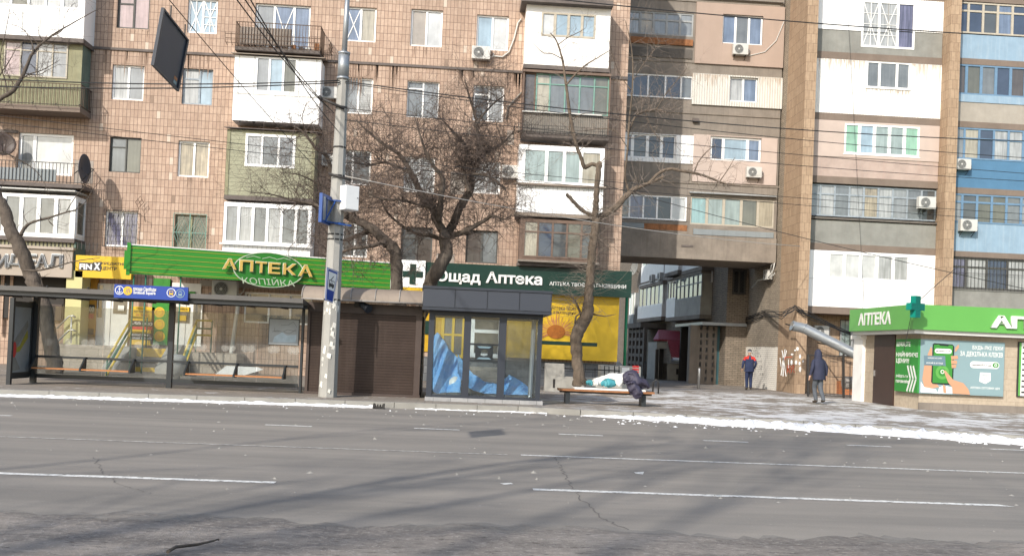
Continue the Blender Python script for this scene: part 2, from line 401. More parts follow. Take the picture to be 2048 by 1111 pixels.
# people, cloth, nature
mat('skin', (.50, .30, .21), .6, .1, 8)
mat('navy_cloth', (.028, .040, .095), .85, .2, 9, bump=.3, bs=25)
mat('red_cloth', (.60, .045, .03), .85, .15, 9)
mat('black_navy', (.026, .030, .058), .8, .2, 9, bump=.3, bs=25)
mat('navy_trousers', (.022, .034, .085), .85, .2, 9)
mat('grey_trousers', (.085, .095, .11), .85, .2, 9)
mat('shoe', (.05, .038, .028), .7, .2, 9)
mat('hat_dark', (.03, .032, .04), .9, .15, 9)
mat('hat_light', (.50, .50, .50), .9, .15, 9)
mat('hair_grey', (0.11, 0.1, 0.09), .9, .2, 20)
mat('plastic_sheet', (.66, .66, .63), .35, .14, 4, bump=.4, bs=12)
mat('teal_cloth', (.05, .25, .29), .6, .25, 6, bump=.3, bs=14)
mat('jacket_cloth', (.040, .036, .062), .6, .25, 6, bump=.4, bs=14)
mat('mattress_white', (.74, .73, .70), .7, .1, 3)
m_, t_, b_ = nodes('tarp'); v_ = obj_vec(t_)
L(t_, mixc(t_, ramp(t_, noise_(t_, v_, 4, 6), .3, .7), (.09, .33, .72), (.27, .54, .88)), b_.inputs['Base Color'])
b_.inputs['Roughness'].default_value = .35; bump_(t_, b_, noise_(t_, v_, 7, 5, .6, (1.8, 1, .5)), .8, .06)
b_.inputs['Transmission Weight'].default_value = .12
mat('bark', (.115, .093, .075), .95, .4, 6, bump=1.0, bs=26, grain=.25, bsc=(1, 1, .13), streak=.8, dirt=(.03, .025, .02))
mat('bark_brown', (.15, .115, .085), .95, .4, 6, bump=1.0, bs=26, grain=.25, bsc=(1, 1, .13), streak=.8, dirt=(.04, .03, .023))
mat('twig', (.095, .072, .060), .9, .2, 4)
mat('twig_mid', (.21, .17, .14), .9, .3, 3)
mat('twig_pale', (.22, .185, .15), .9, .25, 3)
mat('moss', (.16, .14, .035), .95, .3, 9)
mat('car_white', (.70, .71, .72), .25, .04, 1)
mat('tile_pale', (.52, .43, .35), .75, .12, 6)
mat('tile_dark', (.245, .175, .132), .8, .15, 6)
mat('plaster', (.31, .27, .235), .9, .2, 5)
mat('rust_streak', (.40, .31, .235), .9, .3, 8)
mat('tile_stain', (.225, .155, .115), .9, .35, 6)
mat('tyre', (.02, .02, .02), .8, .1, 8)
mat('graffiti_white', (.74, .74, .72), .8, .2, 6)
mat('graffiti_red', (.42, .07, .03), .8, .2, 6)
mat('ink', (.07, .065, .06), .8, .2, 9)
mat('notice', (.62, .60, .56), .8, .15, 6)
mat('map_print', (.34, .44, .52), .4, .35, 2.2)
mat('poster_grey', (.27, .30, .32), .35, .3, 1.1)
mat('door_brown', (.050, .028, .022), .45, .15, 2)
mat('door_teal', (.035, .10, .115), .5, .2, 2)
mat('door_dark', (.025, .022, .02), .7, .2, 2)
mat('interior', (.05, .045, .04), .9, .2, 2)
mat('soffit', (.55, .54, .52), .6, .06, 1)
# glass
glassy('gl_dark', (.075, .082, .086)); glassy('gl_black', (0.028, 0.031, 0.038)); glassy('gl_grey', (.225, .24, .25), fold=.2)
glassy('gl_mid', (.15, .163, .17), fold=.15); glassy('gl_blue', (0.15, 0.195, 0.28), fold=.25); glassy('gl_navy', (.045, .06, .095))
glassy('gl_curtain', (0.35, 0.36, 0.36), fold=.3, fs=14); glassy('gl_white', (0.47, 0.48, 0.48), fold=.08)
glassy('gl_blind', (0.42, 0.42, 0.4), fold=.4, fs=1.4, horiz=True); glassy('gl_beige', (0.33, 0.29, 0.245), fold=.08)
glassy('gl_bluesky', (0.28, 0.37, 0.44), fold=.12); glassy('gl_lilac', (0.15, 0.15, 0.23), fold=.5, fs=16)
glassy('gl_green', (0.25, 0.43, 0.32), fold=.12); glassy('gl_mint', (0.27, 0.33, 0.32), fold=.2); glassy('gl_teal', (0.23, 0.36, 0.37), fold=.3)
glassy('gl_pink', (0.38, 0.29, 0.29), fold=.2, fs=12); glassy('gl_olive', (0.13, 0.13, 0.105), fold=.2); glassy('gl_brown', (0.085, 0.072, 0.065), fold=.2)
glassy('gl_warm', (0.34, 0.29, 0.21), fold=.35, fs=18, var=.4); glassy('gl_cream', (0.36, 0.33, 0.26), fold=.25, fs=14)
clear('glass_clear', (.76, .785, .78), .16, .06); clear('glass_kiosk', (.84, .88, .89), .10, .03)
m_, t_, b_ = nodes('glass_decal'); b_.inputs['Base Color'].default_value = (.7, .7, .66, 1); b_.inputs['Alpha'].default_value = .09; b_.inputs['Roughness'].default_value = .5
m_, t_, b_ = nodes('thin_plastic'); b_.inputs['Base Color'].default_value = (.75, .76, .75, 1); b_.inputs['Alpha'].default_value = .55; b_.inputs['Roughness'].default_value = .25
# ground
m_, t_, b_ = nodes('asphalt'); v_ = obj_vec(t_); b_.inputs['Roughness'].default_value = .85; b_.inputs['Specular IOR Level'].default_value = .3
n1 = ramp(t_, noise_(t_, v_, .9, 7, .66, (.10, 1, 1)), .34, .66); n2 = ramp(t_, noise_(t_, v_, 60, 3, .8), .3, .7, .86, 1.12)
c_ = mixc(t_, n1, (.170, .156, .138), (.250, .225, .194)); c_ = mixc(t_, ramp(t_, noise_(t_, v_, 1.6, 6, .7), .55, .8, 0, .35), c_, (.28, .25, .22))
g_ = N(t_, 'ShaderNodeCombineColor'); [L(t_, n2, g_.inputs[i]) for i in range(3)]
c_ = mixc(t_, ramp(t_, noise_(t_, v_, 3.2, 7, .75, (.6, 1, 1)), .60, .72, 0, .45), c_, (.12, .113, .105))
c_ = mixc(t_, ramp(t_, noise_(t_, v_, 24, 2, .5), .735, .76, 0, .8), c_, (.42, .41, .39))
L(t_, mixc(t_, 1.0, c_, g_.outputs[0], 'MULTIPLY'), b_.inputs['Base Color']); bump_(t_, b_, noise_(t_, v_, 70, 3, .7), .25, .01)
m_, t_, b_ = nodes('road_dirt'); v_ = obj_vec(t_); b_.inputs['Roughness'].default_value = .95; b_.inputs['Specular IOR Level'].default_value = .15
c_ = mixc(t_, ramp(t_, noise_(t_, v_, 1.3, 8, .72, (.35, 1.3, 1)), .34, .66), (.125, .112, .102), (.30, .265, .232))
c_ = mixc(t_, ramp(t_, noise_(t_, v_, 13, 7, .8), .50, .66, 0, .8), c_, (.36, .325, .29))
c_ = mixc(t_, ramp(t_, noise_(t_, v_, 45, 2, .6), .68, .74, 0, .8), c_, (.5, .49, .47))
c_ = mixc(t_, ramp(t_, noise_(t_, v_, 16, 6, .75, (.5, 1, 1)), .32, .45, .75, 0), c_, (.045, .04, .037))
sy_ = N(t_, 'ShaderNodeSeparateXYZ'); L(t_, v_, sy_.inputs[0])
em_ = ramp(t_, math_(t_, 'ADD', sy_.outputs[1], math_(t_, 'MULTIPLY', noise_(t_, v_, 2.4, 8, .75, (.5, 1, 1)), 2.6)), 9.75, 10.0)   # ragged edge of the dirt on the asphalt
c_ = mixc(t_, em_, c_, mixc(t_, ramp(t_, noise_(t_, v_, 60, 3, .8), .3, .7), (.175, .162, .145), (.235, .215, .19)))
L(t_, c_, b_.inputs['Base Color']); bump_(t_, b_, math_(t_, 'MULTIPLY', noise_(t_, v_, 26, 6, .75), math_(t_, 'SUBTRACT', 1.0, em_)), .7, .035)
m_, t_, b_ = nodes('road_paint'); v_ = obj_vec(t_); b_.inputs['Roughness'].default_value = .7
c_ = mixc(t_, ramp(t_, noise_(t_, v_, 14, 6, .75), .36, .52), (.17, .16, .145), (.66, .65, .61)); L(t_, c_, b_.inputs['Base Color'])
m_, t_, b_ = nodes('road_paint_worn'); v_ = obj_vec(t_); b_.inputs['Roughness'].default_value = .7
c_ = mixc(t_, ramp(t_, noise_(t_, v_, 11, 6, .75), .40, .62), (.17, .16, .145), (.50, .475, .43)); L(t_, c_, b_.inputs['Base Color'])
m_, t_, b_ = nodes('snow'); v_ = obj_vec(t_); b_.inputs['Roughness'].default_value = .7; b_.inputs['Specular IOR Level'].default_value = .3
c_ = mixc(t_, ramp(t_, noise_(t_, v_, 9, 6, .7), .48, .72, 0, .8), (.80, .81, .82), (.36, .33, .30)); L(t_, c_, b_.inputs['Base Color'])
bump_(t_, b_, noise_(t_, v_, 18, 5, .7), .6, .04)
m_, t_, b_ = nodes('paving'); v_ = obj_vec(t_); b_.inputs['Roughness'].default_value = .9; b_.inputs['Specular IOR Level'].default_value = .25
sx_ = N(t_, 'ShaderNodeSeparateXYZ'); L(t_, v_, sx_.inputs[0])
bt_ = N(t_, 'ShaderNodeTexBrick', offset=.5); L(t_, v_, bt_.inputs['Vector'])
for k_, x_ in (('Scale', 1), ('Brick Width', .4), ('Row Height', .2), ('Mortar Size', .008)): bt_.inputs[k_].default_value = x_
bt_.inputs['Color1'].default_value = (.27, .235, .195, 1); bt_.inputs['Color2'].default_value = (.22, .19, .16, 1); bt_.inputs['Mortar'].default_value = (.13, .115, .10, 1)
c_ = mixc(t_, ramp(t_, noise_(t_, v_, .8, 7, .7), .35, .7, 0, .7), bt_.outputs[0], (.17, .15, .13))
# trodden snow lies on the open paving in front of the arch and by the pharmacy kiosk
mx = math_(t_, 'MULTIPLY', ramp(t_, sx_.outputs[0], 1.5, 6.0), ramp(t_, sx_.outputs[1], 36.5, 42.0, 1, 0))
sn = math_(t_, 'ADD', noise_(t_, v_, 1.5, 9, .74), math_(t_, 'MULTIPLY', noise_(t_, v_, .30, 3, .5), .55))
sn = ramp(t_, sn, .75, .83)
sn2 = ramp(t_, math_(t_, 'ADD', noise_(t_, v_, 2.6, 8, .75), math_(t_, 'MULTIPLY', noise_(t_, v_, .35, 3), .45)), .83, .88)
c_ = mixc(t_, math_(t_, 'MAXIMUM', math_(t_, 'MULTIPLY', mx, sn), math_(t_, 'MULTIPLY', sn2, .75)), c_, (.54, .535, .53))
L(t_, c_, b_.inputs['Base Color']); bump_(t_, b_, noise_(t_, v_, 40, 4, .7), .35, .015)
mat('kerb_stone', (.27, .26, .235), .9, .2, 1.5, bump=.2, bs=30)
mat('tar', (.125, .117, .108), .85, .15, 2)
mat('crack', (.125, .115, .104), .95, .1, 2)
# ================================================================ ground
G0 = Frame((0, 0, 0))
def sheet(name, poly, z, m, kind='structure', y=None):
    b = MB(); b.face([(x, yy, z) for x, yy in poly]); return struct(b.build(name, m), kind)
sheet('road', [(-300, -250), (300, -250), (300, 300), (-300, 300)], 0.0, 'asphalt')
KERB = [(-60, 22.2), (-16, 22.5), (-10.4, 22.75), (-5, 23.35), (-1.5, 23.6), (1.5, 23.85), (3.0, 23.55), (5.5, 23.1), (8.1, 22.4), (10.2, 21.5), (12.3, 20.35), (15, 18.7), (20, 16.2), (40, 8), (60, 4)]
def kerb_y(x):
    for (x0, y0), (x1, y1) in zip(KERB, KERB[1:]):
        if x0 <= x <= x1: return y0+(y1-y0)*(x-x0)/(x1-x0)
    return KERB[-1][1]
pv = MB()
pv.face([(x, y+.14, .13) for x, y in KERB]+[(60, 140, .13), (-60, 140, .13)])
struct(pv.build('pavement', 'paving'))
kb = MB()
for (x0, y0), (x1, y1) in zip(KERB, KERB[1:]):
    n = max(1, int(math.hypot(x1-x0, y1-y0)/1.0))
    for i in range(n):
        a = (x0+(x1-x0)*(i+.006)/n, y0+(y1-y0)*(i+.006)/n); c = (x0+(x1-x0)*(i+.994)/n, y0+(y1-y0)*(i+.994)/n)
        fr = Frame((a[0], a[1], 0), (c[0]-a[0], c[1]-a[1], 0)); Ln = math.hypot(c[0]-a[0], c[1]-a[1])
        kb.box(fr, 0, Ln, -.16, 0, -.05, .142)
struct(kb.build('kerb', 'kerb_stone'))
# worn earth at the near edge of the road
rnd = random.Random(4)
edge = [(x*.1, 8.72+.35*noise.noise(Vector((x*.06, 0, 0)))+.22*noise.noise(Vector((x*.33, 3, 0)))+.13*noise.noise(Vector((x*.14, 9, 0)))+rnd.uniform(-.09, .09)) for x in range(-140, 161)]
d_ = MB(); nx = len(edge)
rows = [edge]+[[(x, y0*(1-k/26.)+(-6)*(k/26.)) for x, y0 in edge] for k in range(1, 27)]
zz = lambda x, y, k: .004+(0 if k == 0 else max(0, .010*(1+noise.noise(Vector((x*1.1, y*2.6, 0)))+.6*noise.noise(Vector((x*4, y*7, 3))))))
for k in range(26):
    for i in range(nx-1):
        q = [(rows[k][i], k), (rows[k][i+1], k), (rows[k+1][i+1], k+1), (rows[k+1][i], k+1)]
        d_.face([(p[0], p[1], zz(p[0], p[1], kk)) for p, kk in q])
struct(d_.build('dirt_verge', 'road_dirt'))
# painted lines
def line_mark(name, x0, x1, y, wd, m, slope=0.0, z=.004, tip=0):
    b = MB(); n = max(2, int((x1-x0)/.25)); r = random.Random(int(x0*10+y*100))
    lo = [(x0+(x1-x0)*i/n, y+slope*(x1-x0)*i/n-wd/2+r.uniform(-.008, .008)) for i in range(n+1)]
    hi = [(x+(tip if i == n else 0), y_+wd+r.uniform(-.008, .008)) for i, (x, y_) in enumerate(lo)]
    for i in range(n):
        b.face([(*lo[i], z), (*lo[i+1], z), (*hi[i+1], z), (*hi[i], z)])
    return struct(b.build(name, m))
line_mark('lane_line', -60, .78, 14.3, .10, 'road_paint_worn', .002); line_mark('lane_line', .98, 60, 14.45, .10, 'road_paint', 0)
line_mark('lane_dash', -9.5, -1.95, 10.85, .14, 'road_paint'); line_mark('lane_dash', .90, 6.46, 11.0, .14, 'road_paint', 0, .004, -.12)
for px0, px1, py0, py1 in ((-80, 22, 827, 831), (530, 624, 849, 852), (828, 919, 856, 859), (1117, 1206, 867, 871), (1406, 1497, 880, 884), (1692, 1783, 889, 893), (1979, 2075, 897, 901)):
    a, c = atZ(px0, py0, 0), atZ(px1, py1, 0); line_mark('lane_dash', a.x, c.x, (a.y+c.y)/2, .13, 'road_paint')
pt = [atZ(*p, 0) for p in ((1000, 966), (1008, 969), (1027, 968), (1022, 965))]
sheet('paint_fleck', [(p.x, p.y) for p in pt], .0045, 'road_paint')
pt = [atZ(*p, 0) for p in ((1268, 944), (1288, 943), (1286, 948), (1272, 947))]
sheet('paint_fleck', [(p.x, p.y) for p in pt], .0045, 'road_paint')
def crack(pts, wd=.008):
    b = MB(); P = []; r = random.Random(len(pts))
    for a, c in zip(pts, pts[1:]):
        a, c = atZ(*a, 0), atZ(*c, 0)
        for i in range(12): P.append((a.x+(c.x-a.x)*i/12+r.uniform(-.03, .03), a.y+(c.y-a.y)*i/12+r.uniform(-.05, .05)))
    for (x0, y0), (x1, y1) in zip(P, P[1:]):
        w0 = wd*r.uniform(.4, 1.2); b.face([(x0-w0, y0, .003), (x0+w0, y0, .003), (x1+w0, y1, .003), (x1-w0, y1, .003)])
    struct(b.build('road_crack', 'crack'))
crack([(1110, 912), (1122, 935), (1137, 962), (1165, 1000), (1205, 1035), (1260, 1062)])
crack([(190, 912), (200, 940), (240, 968), (310, 988)], .006)
# snow lying along the kerb
def snow_strip(name, xs, y_of, w_of, h, seed):
    b = MB(); K = 9; r = random.Random(seed); prev = None
    for x in xs:
        yc = y_of(x); wd = max(.02, w_of(x)*(1+.55*noise.noise(Vector((x*2.1, seed, 0)))+.4*noise.noise(Vector((x*6.5, seed, 1)))))
        row = []
        for k in range(K+1):
            f = k/K; y = yc+.02-wd*f+.06*noise.noise(Vector((x*5, f*3, seed)))
            z = h*(min(1, .12+.4*(x-3)) if h > .1 else 1)*math.sin(math.pi*min(1, f*.85+.15))*(.6+.9*abs(noise.noise(Vector((x*3.3, y*5, seed))))+.5*noise.noise(Vector((x*11, y*13, seed)))) if k < K else -.01
            row.append((x, y, max(z, -.02)))
        if prev:
            for k in range(K): b.face([prev[k], row[k], row[k+1], prev[k+1]])
        prev = row
    b.smooth = True; b.sm = [True]*len(b.f)
    return struct(b.build(name, 'snow'), 'stuff')
fr_ = lambda a, c, n: [a+(c-a)*i/n for i in range(n+1)]
snow_strip('kerb_snow', fr_(3.0, 20, 260), lambda x: kerb_y(x)-.03, lambda x: min(1.0, .06+.30*(x-3)) if x < 6 else 1.0+.02*(x-6), .14, 3)
snow_strip('kerb_snow', fr_(-16, -2.0, 220), kerb_y, lambda x: .48-.02*(x+16), .06, 8)
snow_strip('kerb_snow', fr_(-1.0, 2.2, 40), kerb_y, lambda x: .10, .03, 11)
# crumbs of snow and grit thrown on the road along the kerb
def crumbs(name, n, x0, x1, d0, d1, smax, seed, m):
    b = MB(); r = random.Random(seed)
    for _ in range(n):
        x = r.uniform(x0, x1); y = kerb_y(x)-r.uniform(0, 1)**2*(d1-d0)-d0; q = smax*r.uniform(.15, 1)**2+.008; n_ = r.randint(4, 6); a0 = r.uniform(0, 6)
        base = [Vector((x+q*r.uniform(.6, 1.2)*math.cos(a0+6.283*i/n_), y+q*r.uniform(.5, 1)*math.sin(a0+6.283*i/n_), 0)) for i in range(n_)]; top = Vector((x, y, q*r.uniform(.4, .9)))
        for i in range(n_): b.face([base[i], base[(i+1) % n_], top])
    return struct(b.build(name, m), 'stuff')
crumbs('snow_crumbs', 190, 3.4, 19, .85, 2.2, .05, 5, 'snow'); crumbs('snow_crumbs', 60, -16, 3, .3, 1.5, .03, 6, 'snow'); crumbs('grit', 500, -14, 16, .3, 14, .035, 7, 'kerb_stone')
# a fallen twig, a kerb-side grate and a few lumps
def ground_bits():
    t = MB(); P = [atZ(*p, .03) for p in ((335, 1111), (352, 1101), (395, 1096), (428, 1088), (437, 1085))]
    t.tube([p+Vector((0, 0, .03)) for p in P], [.014, .013, .011, .008, .005], 5)
    t.tube([P[4]+Vector((0, 0, .03)), atZ(437, 1080, .05)], [.007, .004], 4)
    t.tube([P[2]+Vector((0, 0, .03)), atZ(372, 1090, .05)], [.007, .003], 4)
    tag(t.build('fallen_twig', 'bark'), 'bent brown twig lying on the earth in the foreground', 'twig')
    p = atZ(757, 817, 0); g = MB(); fr = Frame((p.x, p.y, 0))
    g.box(fr, -.12, .12, -.2, .0, .02, .05); g.box(fr, -.13, -.10, -.22, .02, 0, .12); g.box(fr, .10, .13, -.22, .02, 0, .12)
    for i in range(4): g.box(fr, -.09+.06*i-.01, -.09+.06*i+.01, -.2, .015, .05, .10)
    tag(g.build('storm_grate', 'iron'), 'small dark metal grate set against the kerb below the brown kiosk', 'drain grate')
ground_bits()
# ================================================================ building parts
def splits_of(n, s=None):
    if s: return [0]+list(s)+[1]
    return [i/n for i in range(n+1)]
def glazing(fr, r, d, par, n=2, frame='white_pvc', panes=('gl_grey',), fw=.065, mw=.075, split=None, transom=None, name='window', th=.07,
            tape=None, grille=None, sill=None, tsel=None, gap=.03):
    """a glazed frame with its panes (child), optional taped crosses, grille and sill"""
    u0, u1, z0, z1 = r; b = MB(); S = splits_of(n, split); W = u1-u0
    b.box(fr, u0, u0+fw, d, d+th, z0, z1); b.box(fr, u1-fw, u1, d, d+th, z0, z1)
    b.box(fr, u0+fw, u1-fw, d, d+th, z0, z0+fw); b.box(fr, u0+fw, u1-fw, d, d+th, z1-fw, z1)
    us = [u0+W*s for s in S]
    for u in us[1:-1]: b.box(fr, u-mw/2, u+mw/2, d, d+th-.004, z0+fw, z1-fw)
    zt = z0+(z1-z0)*transom if transom else None
    cells = []
    for i in range(n):
        a = us[i]+(fw if i == 0 else mw/2); c = us[i+1]-(fw if i == n-1 else mw/2)
        if zt and (tsel is None or i in tsel):
            b.box(fr, a, c, d, d+th-.008, zt-mw*.4, zt+mw*.4)
            cells += [(a, c, z0+fw, zt-mw*.4, i), (a, c, zt+mw*.4, z1-fw, i+100)]
        else: cells.append((a, c, z0+fw, z1-fw, i))
    o = b.build(name, frame, par)
    g = MB(); mats = list(dict.fromkeys(panes)); rr = random.Random(int(u0*97+z0*31)); up_ = panes if n <= len(panes) else None
    for a, c, y0, y1, i in cells:
        k = mats.index(panes[(i % 100) % len(panes)])
        e = [rr.uniform(-.006, .006) for _ in range(3)]
        g.face([fr.pt(a, d+gap+e[0], y0), fr.pt(c, d+gap+e[1], y0), fr.pt(c, d+gap+e[1]+e[2], y1), fr.pt(a, d+gap+e[0]+e[2], y1)], k)
    g.build('pane', mats, o)
    if tape:
        t = MB()
        for a, c, y0, y1, i in cells:
            if i in tape:
                um, zm = (a+c)/2, (y0+y1)/2; w_ = .035; dd = (d+gap+.013, d+gap+.017)
                t.stroke(fr, [(a, y0), (c, y1)], w_, *dd); t.stroke(fr, [(a, y1), (c, y0)], w_, dd[0]+.004, dd[1]+.004)
                if tape[i] > 1: t.stroke(fr, [(um, y0), (um, y1)], w_, dd[0]+.008, dd[1]+.008)
                if tape[i] > 2:
                    for k in (.25, .5, .75): t.stroke(fr, [(a, y0+(y1-y0)*k), (c, y0+(y1-y0)*k)], w_*.7, dd[0]+.012, dd[1]+.012)
        t.build('tape', 'white_letter', o)
    if sill:
        s = MB(); s.box(fr, u0-.04, u1+.04, d, d+sill, z0-.035, z0-.004); s.build('sill', 'zinc' if frame != 'white_pvc' else 'white_pvc', o)
    if grille: grille_mesh(fr, (u0-.02, u1+.02, z0-.02, z1+.02), grille[1], grille[0]).build('grille', grille[2] if len(grille) > 2 else 'iron', o)
    return o
def grille_mesh(fr, r, d, kind):
    u0, u1, z0, z1 = r; g = MB(); t = .014
    P = lambda u, z: fr.pt(u, d, z)
    for z in (z0, z1): g.bar(P(u0, z), P(u1, z), t)
    for u in (u0, u1): g.bar(P(u, z0), P(u, z1), t)
    n = max(4, int((u1-u0)/.16))
    if kind == 'bars':
        for i in range(1, n): g.bar(P(u0+(u1-u0)*i/n, z0), P(u0+(u1-u0)*i/n, z1), t*.7)
        g.bar(P(u0, (z0+z1)/2), P(u1, (z0+z1)/2), t*.8)
    elif kind == 'bow':
        for i in range(1, n):
            u = u0+(u1-u0)*i/n
            g.tube([fr.pt(u+.025*math.sin(k*2.2), d+.12*max(0, math.sin((.75-k/10.)*2.4))*(k < 8), z0+(z1-z0)*k/10) for k in range(11)], t*.8, 4)
        for f in (.3, .62): g.bar(P(u0, z0+(z1-z0)*f), P(u1, z0+(z1-z0)*f), t*.8)
    elif kind == 'diamond':
        um, zm = (u0+u1)/2, (z0+z1)/2; h = (u1-u0)/4
        g.bar(P(um, z0), P(um, z1), t*1.6); g.bar(P(u0, zm), P(u1, zm), t)
        for s in (-1, 1):
            c = um+s*h
            for k in (1, .66, .33): g.tube([P(c-h*k, zm), P(c, zm+(z1-zm)*k), P(c+h*k, zm), P(c, zm-(zm-z0)*k), P(c-h*k, zm)], t*.8, 4)
    elif kind == 'mesh':
        m_ = int((u1-u0+z1-z0)/.16)
        for i in range(m_):
            for sg in (1, -1):
                o = (i+.5)*.16-(z1-z0); pts = []
                for z in (z0, z1):
                    pts.append((u0+o+(z-z0) if sg == 1 else u0+o+(z1-z), z))
                (ua, za), (ub, zb) = pts
                def clip(ua, za, ub, zb):
                    if abs(ub-ua) < 1e-6: return None
                    t0, t1 = sorted(((u0-ua)/(ub-ua), (u1-ua)/(ub-ua))); t0 = max(0, t0); t1 = min(1, t1)
                    if t1 <= t0: return None
                    return [(ua+(ub-ua)*q, za+(zb-za)*q) for q in (t0, t1)]
                c = clip(ua, za, ub, zb)
                if c: g.bar(P(*c[0]), P(*c[1]), .006, 3)
    elif kind == 'flower':
        for i in range(1, 5): g.bar(P(u0+(u1-u0)*i/5, z0), P(u0+(u1-u0)*i/5, z1), t*.7)
        um, zm, R_ = (u0+u1)/2, z0+(z1-z0)*.5, (u1-u0)*.42
        for k in range(8):
            a = k*math.pi/4
            g.tube([P(um+R_*q*math.cos(a+.5*math.sin(q*3.1)), zm+R_*q*math.sin(a+.5*math.sin(q*3.1))) for q in (0, .3, .6, .85, 1)], t*.7, 4)
    return g
def wall_holes(b, fr, r, holes, d=0.0, reveal=.2, mi=0, rmi=None):
    """one wall face with openings and their reveals"""
    u0, u1, z0, z1 = r; hs = [(max(a, u0), min(c, u1), max(e, z0), min(f, z1)) for a, c, e, f in holes]
    hs = [h for h in hs if h[1] > h[0] and h[3] > h[2]]
    us = sorted({u0, u1, *[h[0] for h in hs], *[h[1] for h in hs]}); zs = sorted({z0, z1, *[h[2] for h in hs], *[h[3] for h in hs]})
    for i in range(len(us)-1):
        j = 0
        while j < len(zs)-1:
            inside = lambda j: any(h[0]-1e-6 <= us[i] and us[i+1] <= h[1]+1e-6 and h[2]-1e-6 <= zs[j] and zs[j+1] <= h[3]+1e-6 for h in hs)
            if inside(j): j += 1; continue
            k = j
            while k+1 < len(zs)-1 and not inside(k+1): k += 1
            b.quad(fr, us[i], us[i+1], zs[j], zs[k+1], d, mi); j = k+1
    rm = mi if rmi is None else rmi
    for a, c, e, f in hs:
        for p, q in (((a, e), (a, f)), ((c, f), (c, e)), ((a, f), (c, f)), ((c, e), (a, e))):
            b.face([fr.pt(p[0], d, p[1]), fr.pt(q[0], d, q[1]), fr.pt(q[0], d-reveal, q[1]), fr.pt(p[0], d-reveal, p[1])], rm)
def closed_balcony(fr, par, r, dep, clad, wins, slab='slab', top=True, name='balcony', roof=None, sides=(), th=.06, label=None, top_h=.0):
    """a balcony boxed in with cladding; wins = list of dicts for glazing in its front; sides = glazing in its right flank"""
    u0, u1, z0, z1 = r; b = MB()
    wall_holes(b, fr, (u0, u1, z0, z1), [w_['r'] for w_ in wins], dep, th, 0)
    sf = Frame(fr.pt(u1, dep, 0), -fr.n)
    wall_holes(b, sf, (0, dep, z0, z1), [s['r'] for s in sides], 0, th, 0)
    b.face([fr.pt(u0, 0, z0), fr.pt(u0, dep, z0), fr.pt(u0, dep, z1), fr.pt(u0, 0, z1)], 0)
    b.face([fr.pt(u0, 0, z1), fr.pt(u0, dep, z1), fr.pt(u1, dep, z1), fr.pt(u1, 0, z1)], 0)
    b.face([fr.pt(u0, 0, z0), fr.pt(u1, 0, z0), fr.pt(u1, dep, z0), fr.pt(u0, dep, z0)], 0)
    o = b.build(name, clad, par)
    if label: o['label'] = label
    if slab:
        s = MB(); s.box(fr, u0-.03, u1+.03, 0, dep+.04, z0-.16, z0-.004); s.build('slab', slab, o)
    if roof:
        s = MB(); s.prism(Frame(fr.pt(u0-.12, dep+.16, 0), -fr.n), [(0, z1+.02), (dep+.16, z1+.20), (dep+.16, z1+.24), (0, z1+.05)], 0, u1-u0+.24); s.build('roof', roof, o)
    for w_ in wins:
        kw = {k: v for k, v in w_.items() if k != 'r'}; kw.setdefault('name', 'glazing')
        glazing(fr, w_['r'], dep-.05, o, **kw)
    for w_ in sides:
        kw = {k: v for k, v in w_.items() if k != 'r'}; kw.setdefault('name', 'glazing')
        glazing(sf, w_['r'], -.05, o, **kw)
    return o
def railing(fr, u0, u1, z0, z1, d, m, par, step=.12, sides=True, board=None, dep=None, r=.012, name='railing'):
    g = MB(); n = max(2, int((u1-u0)/step)); dep = d if dep is None else dep
    for i in range(n+1):
        u = u0+(u1-u0)*i/n; g.bar(fr.pt(u, d, z0), fr.pt(u, d, z1), r)
    for z in (z0+.04, z1): g.bar(fr.pt(u0, d, z), fr.pt(u1, d, z), r*1.5)
    if sides:
        for u in (u0, u1):
            for z in (z0+.04, z1): g.bar(fr.pt(u, 0, z), fr.pt(u, d, z), r*1.5)
            k = max(2, int(d/step))
            for i in range(k): g.bar(fr.pt(u, d*i/k, z0), fr.pt(u, d*i/k, z1), r)
    o = g.build(name, m, par)
    if board:
        a, c, e, f, mm = board; s = MB(); s.box(fr, a, c, d-.05, d-.025, e, f); s.build('screen', mm, o)
    return o
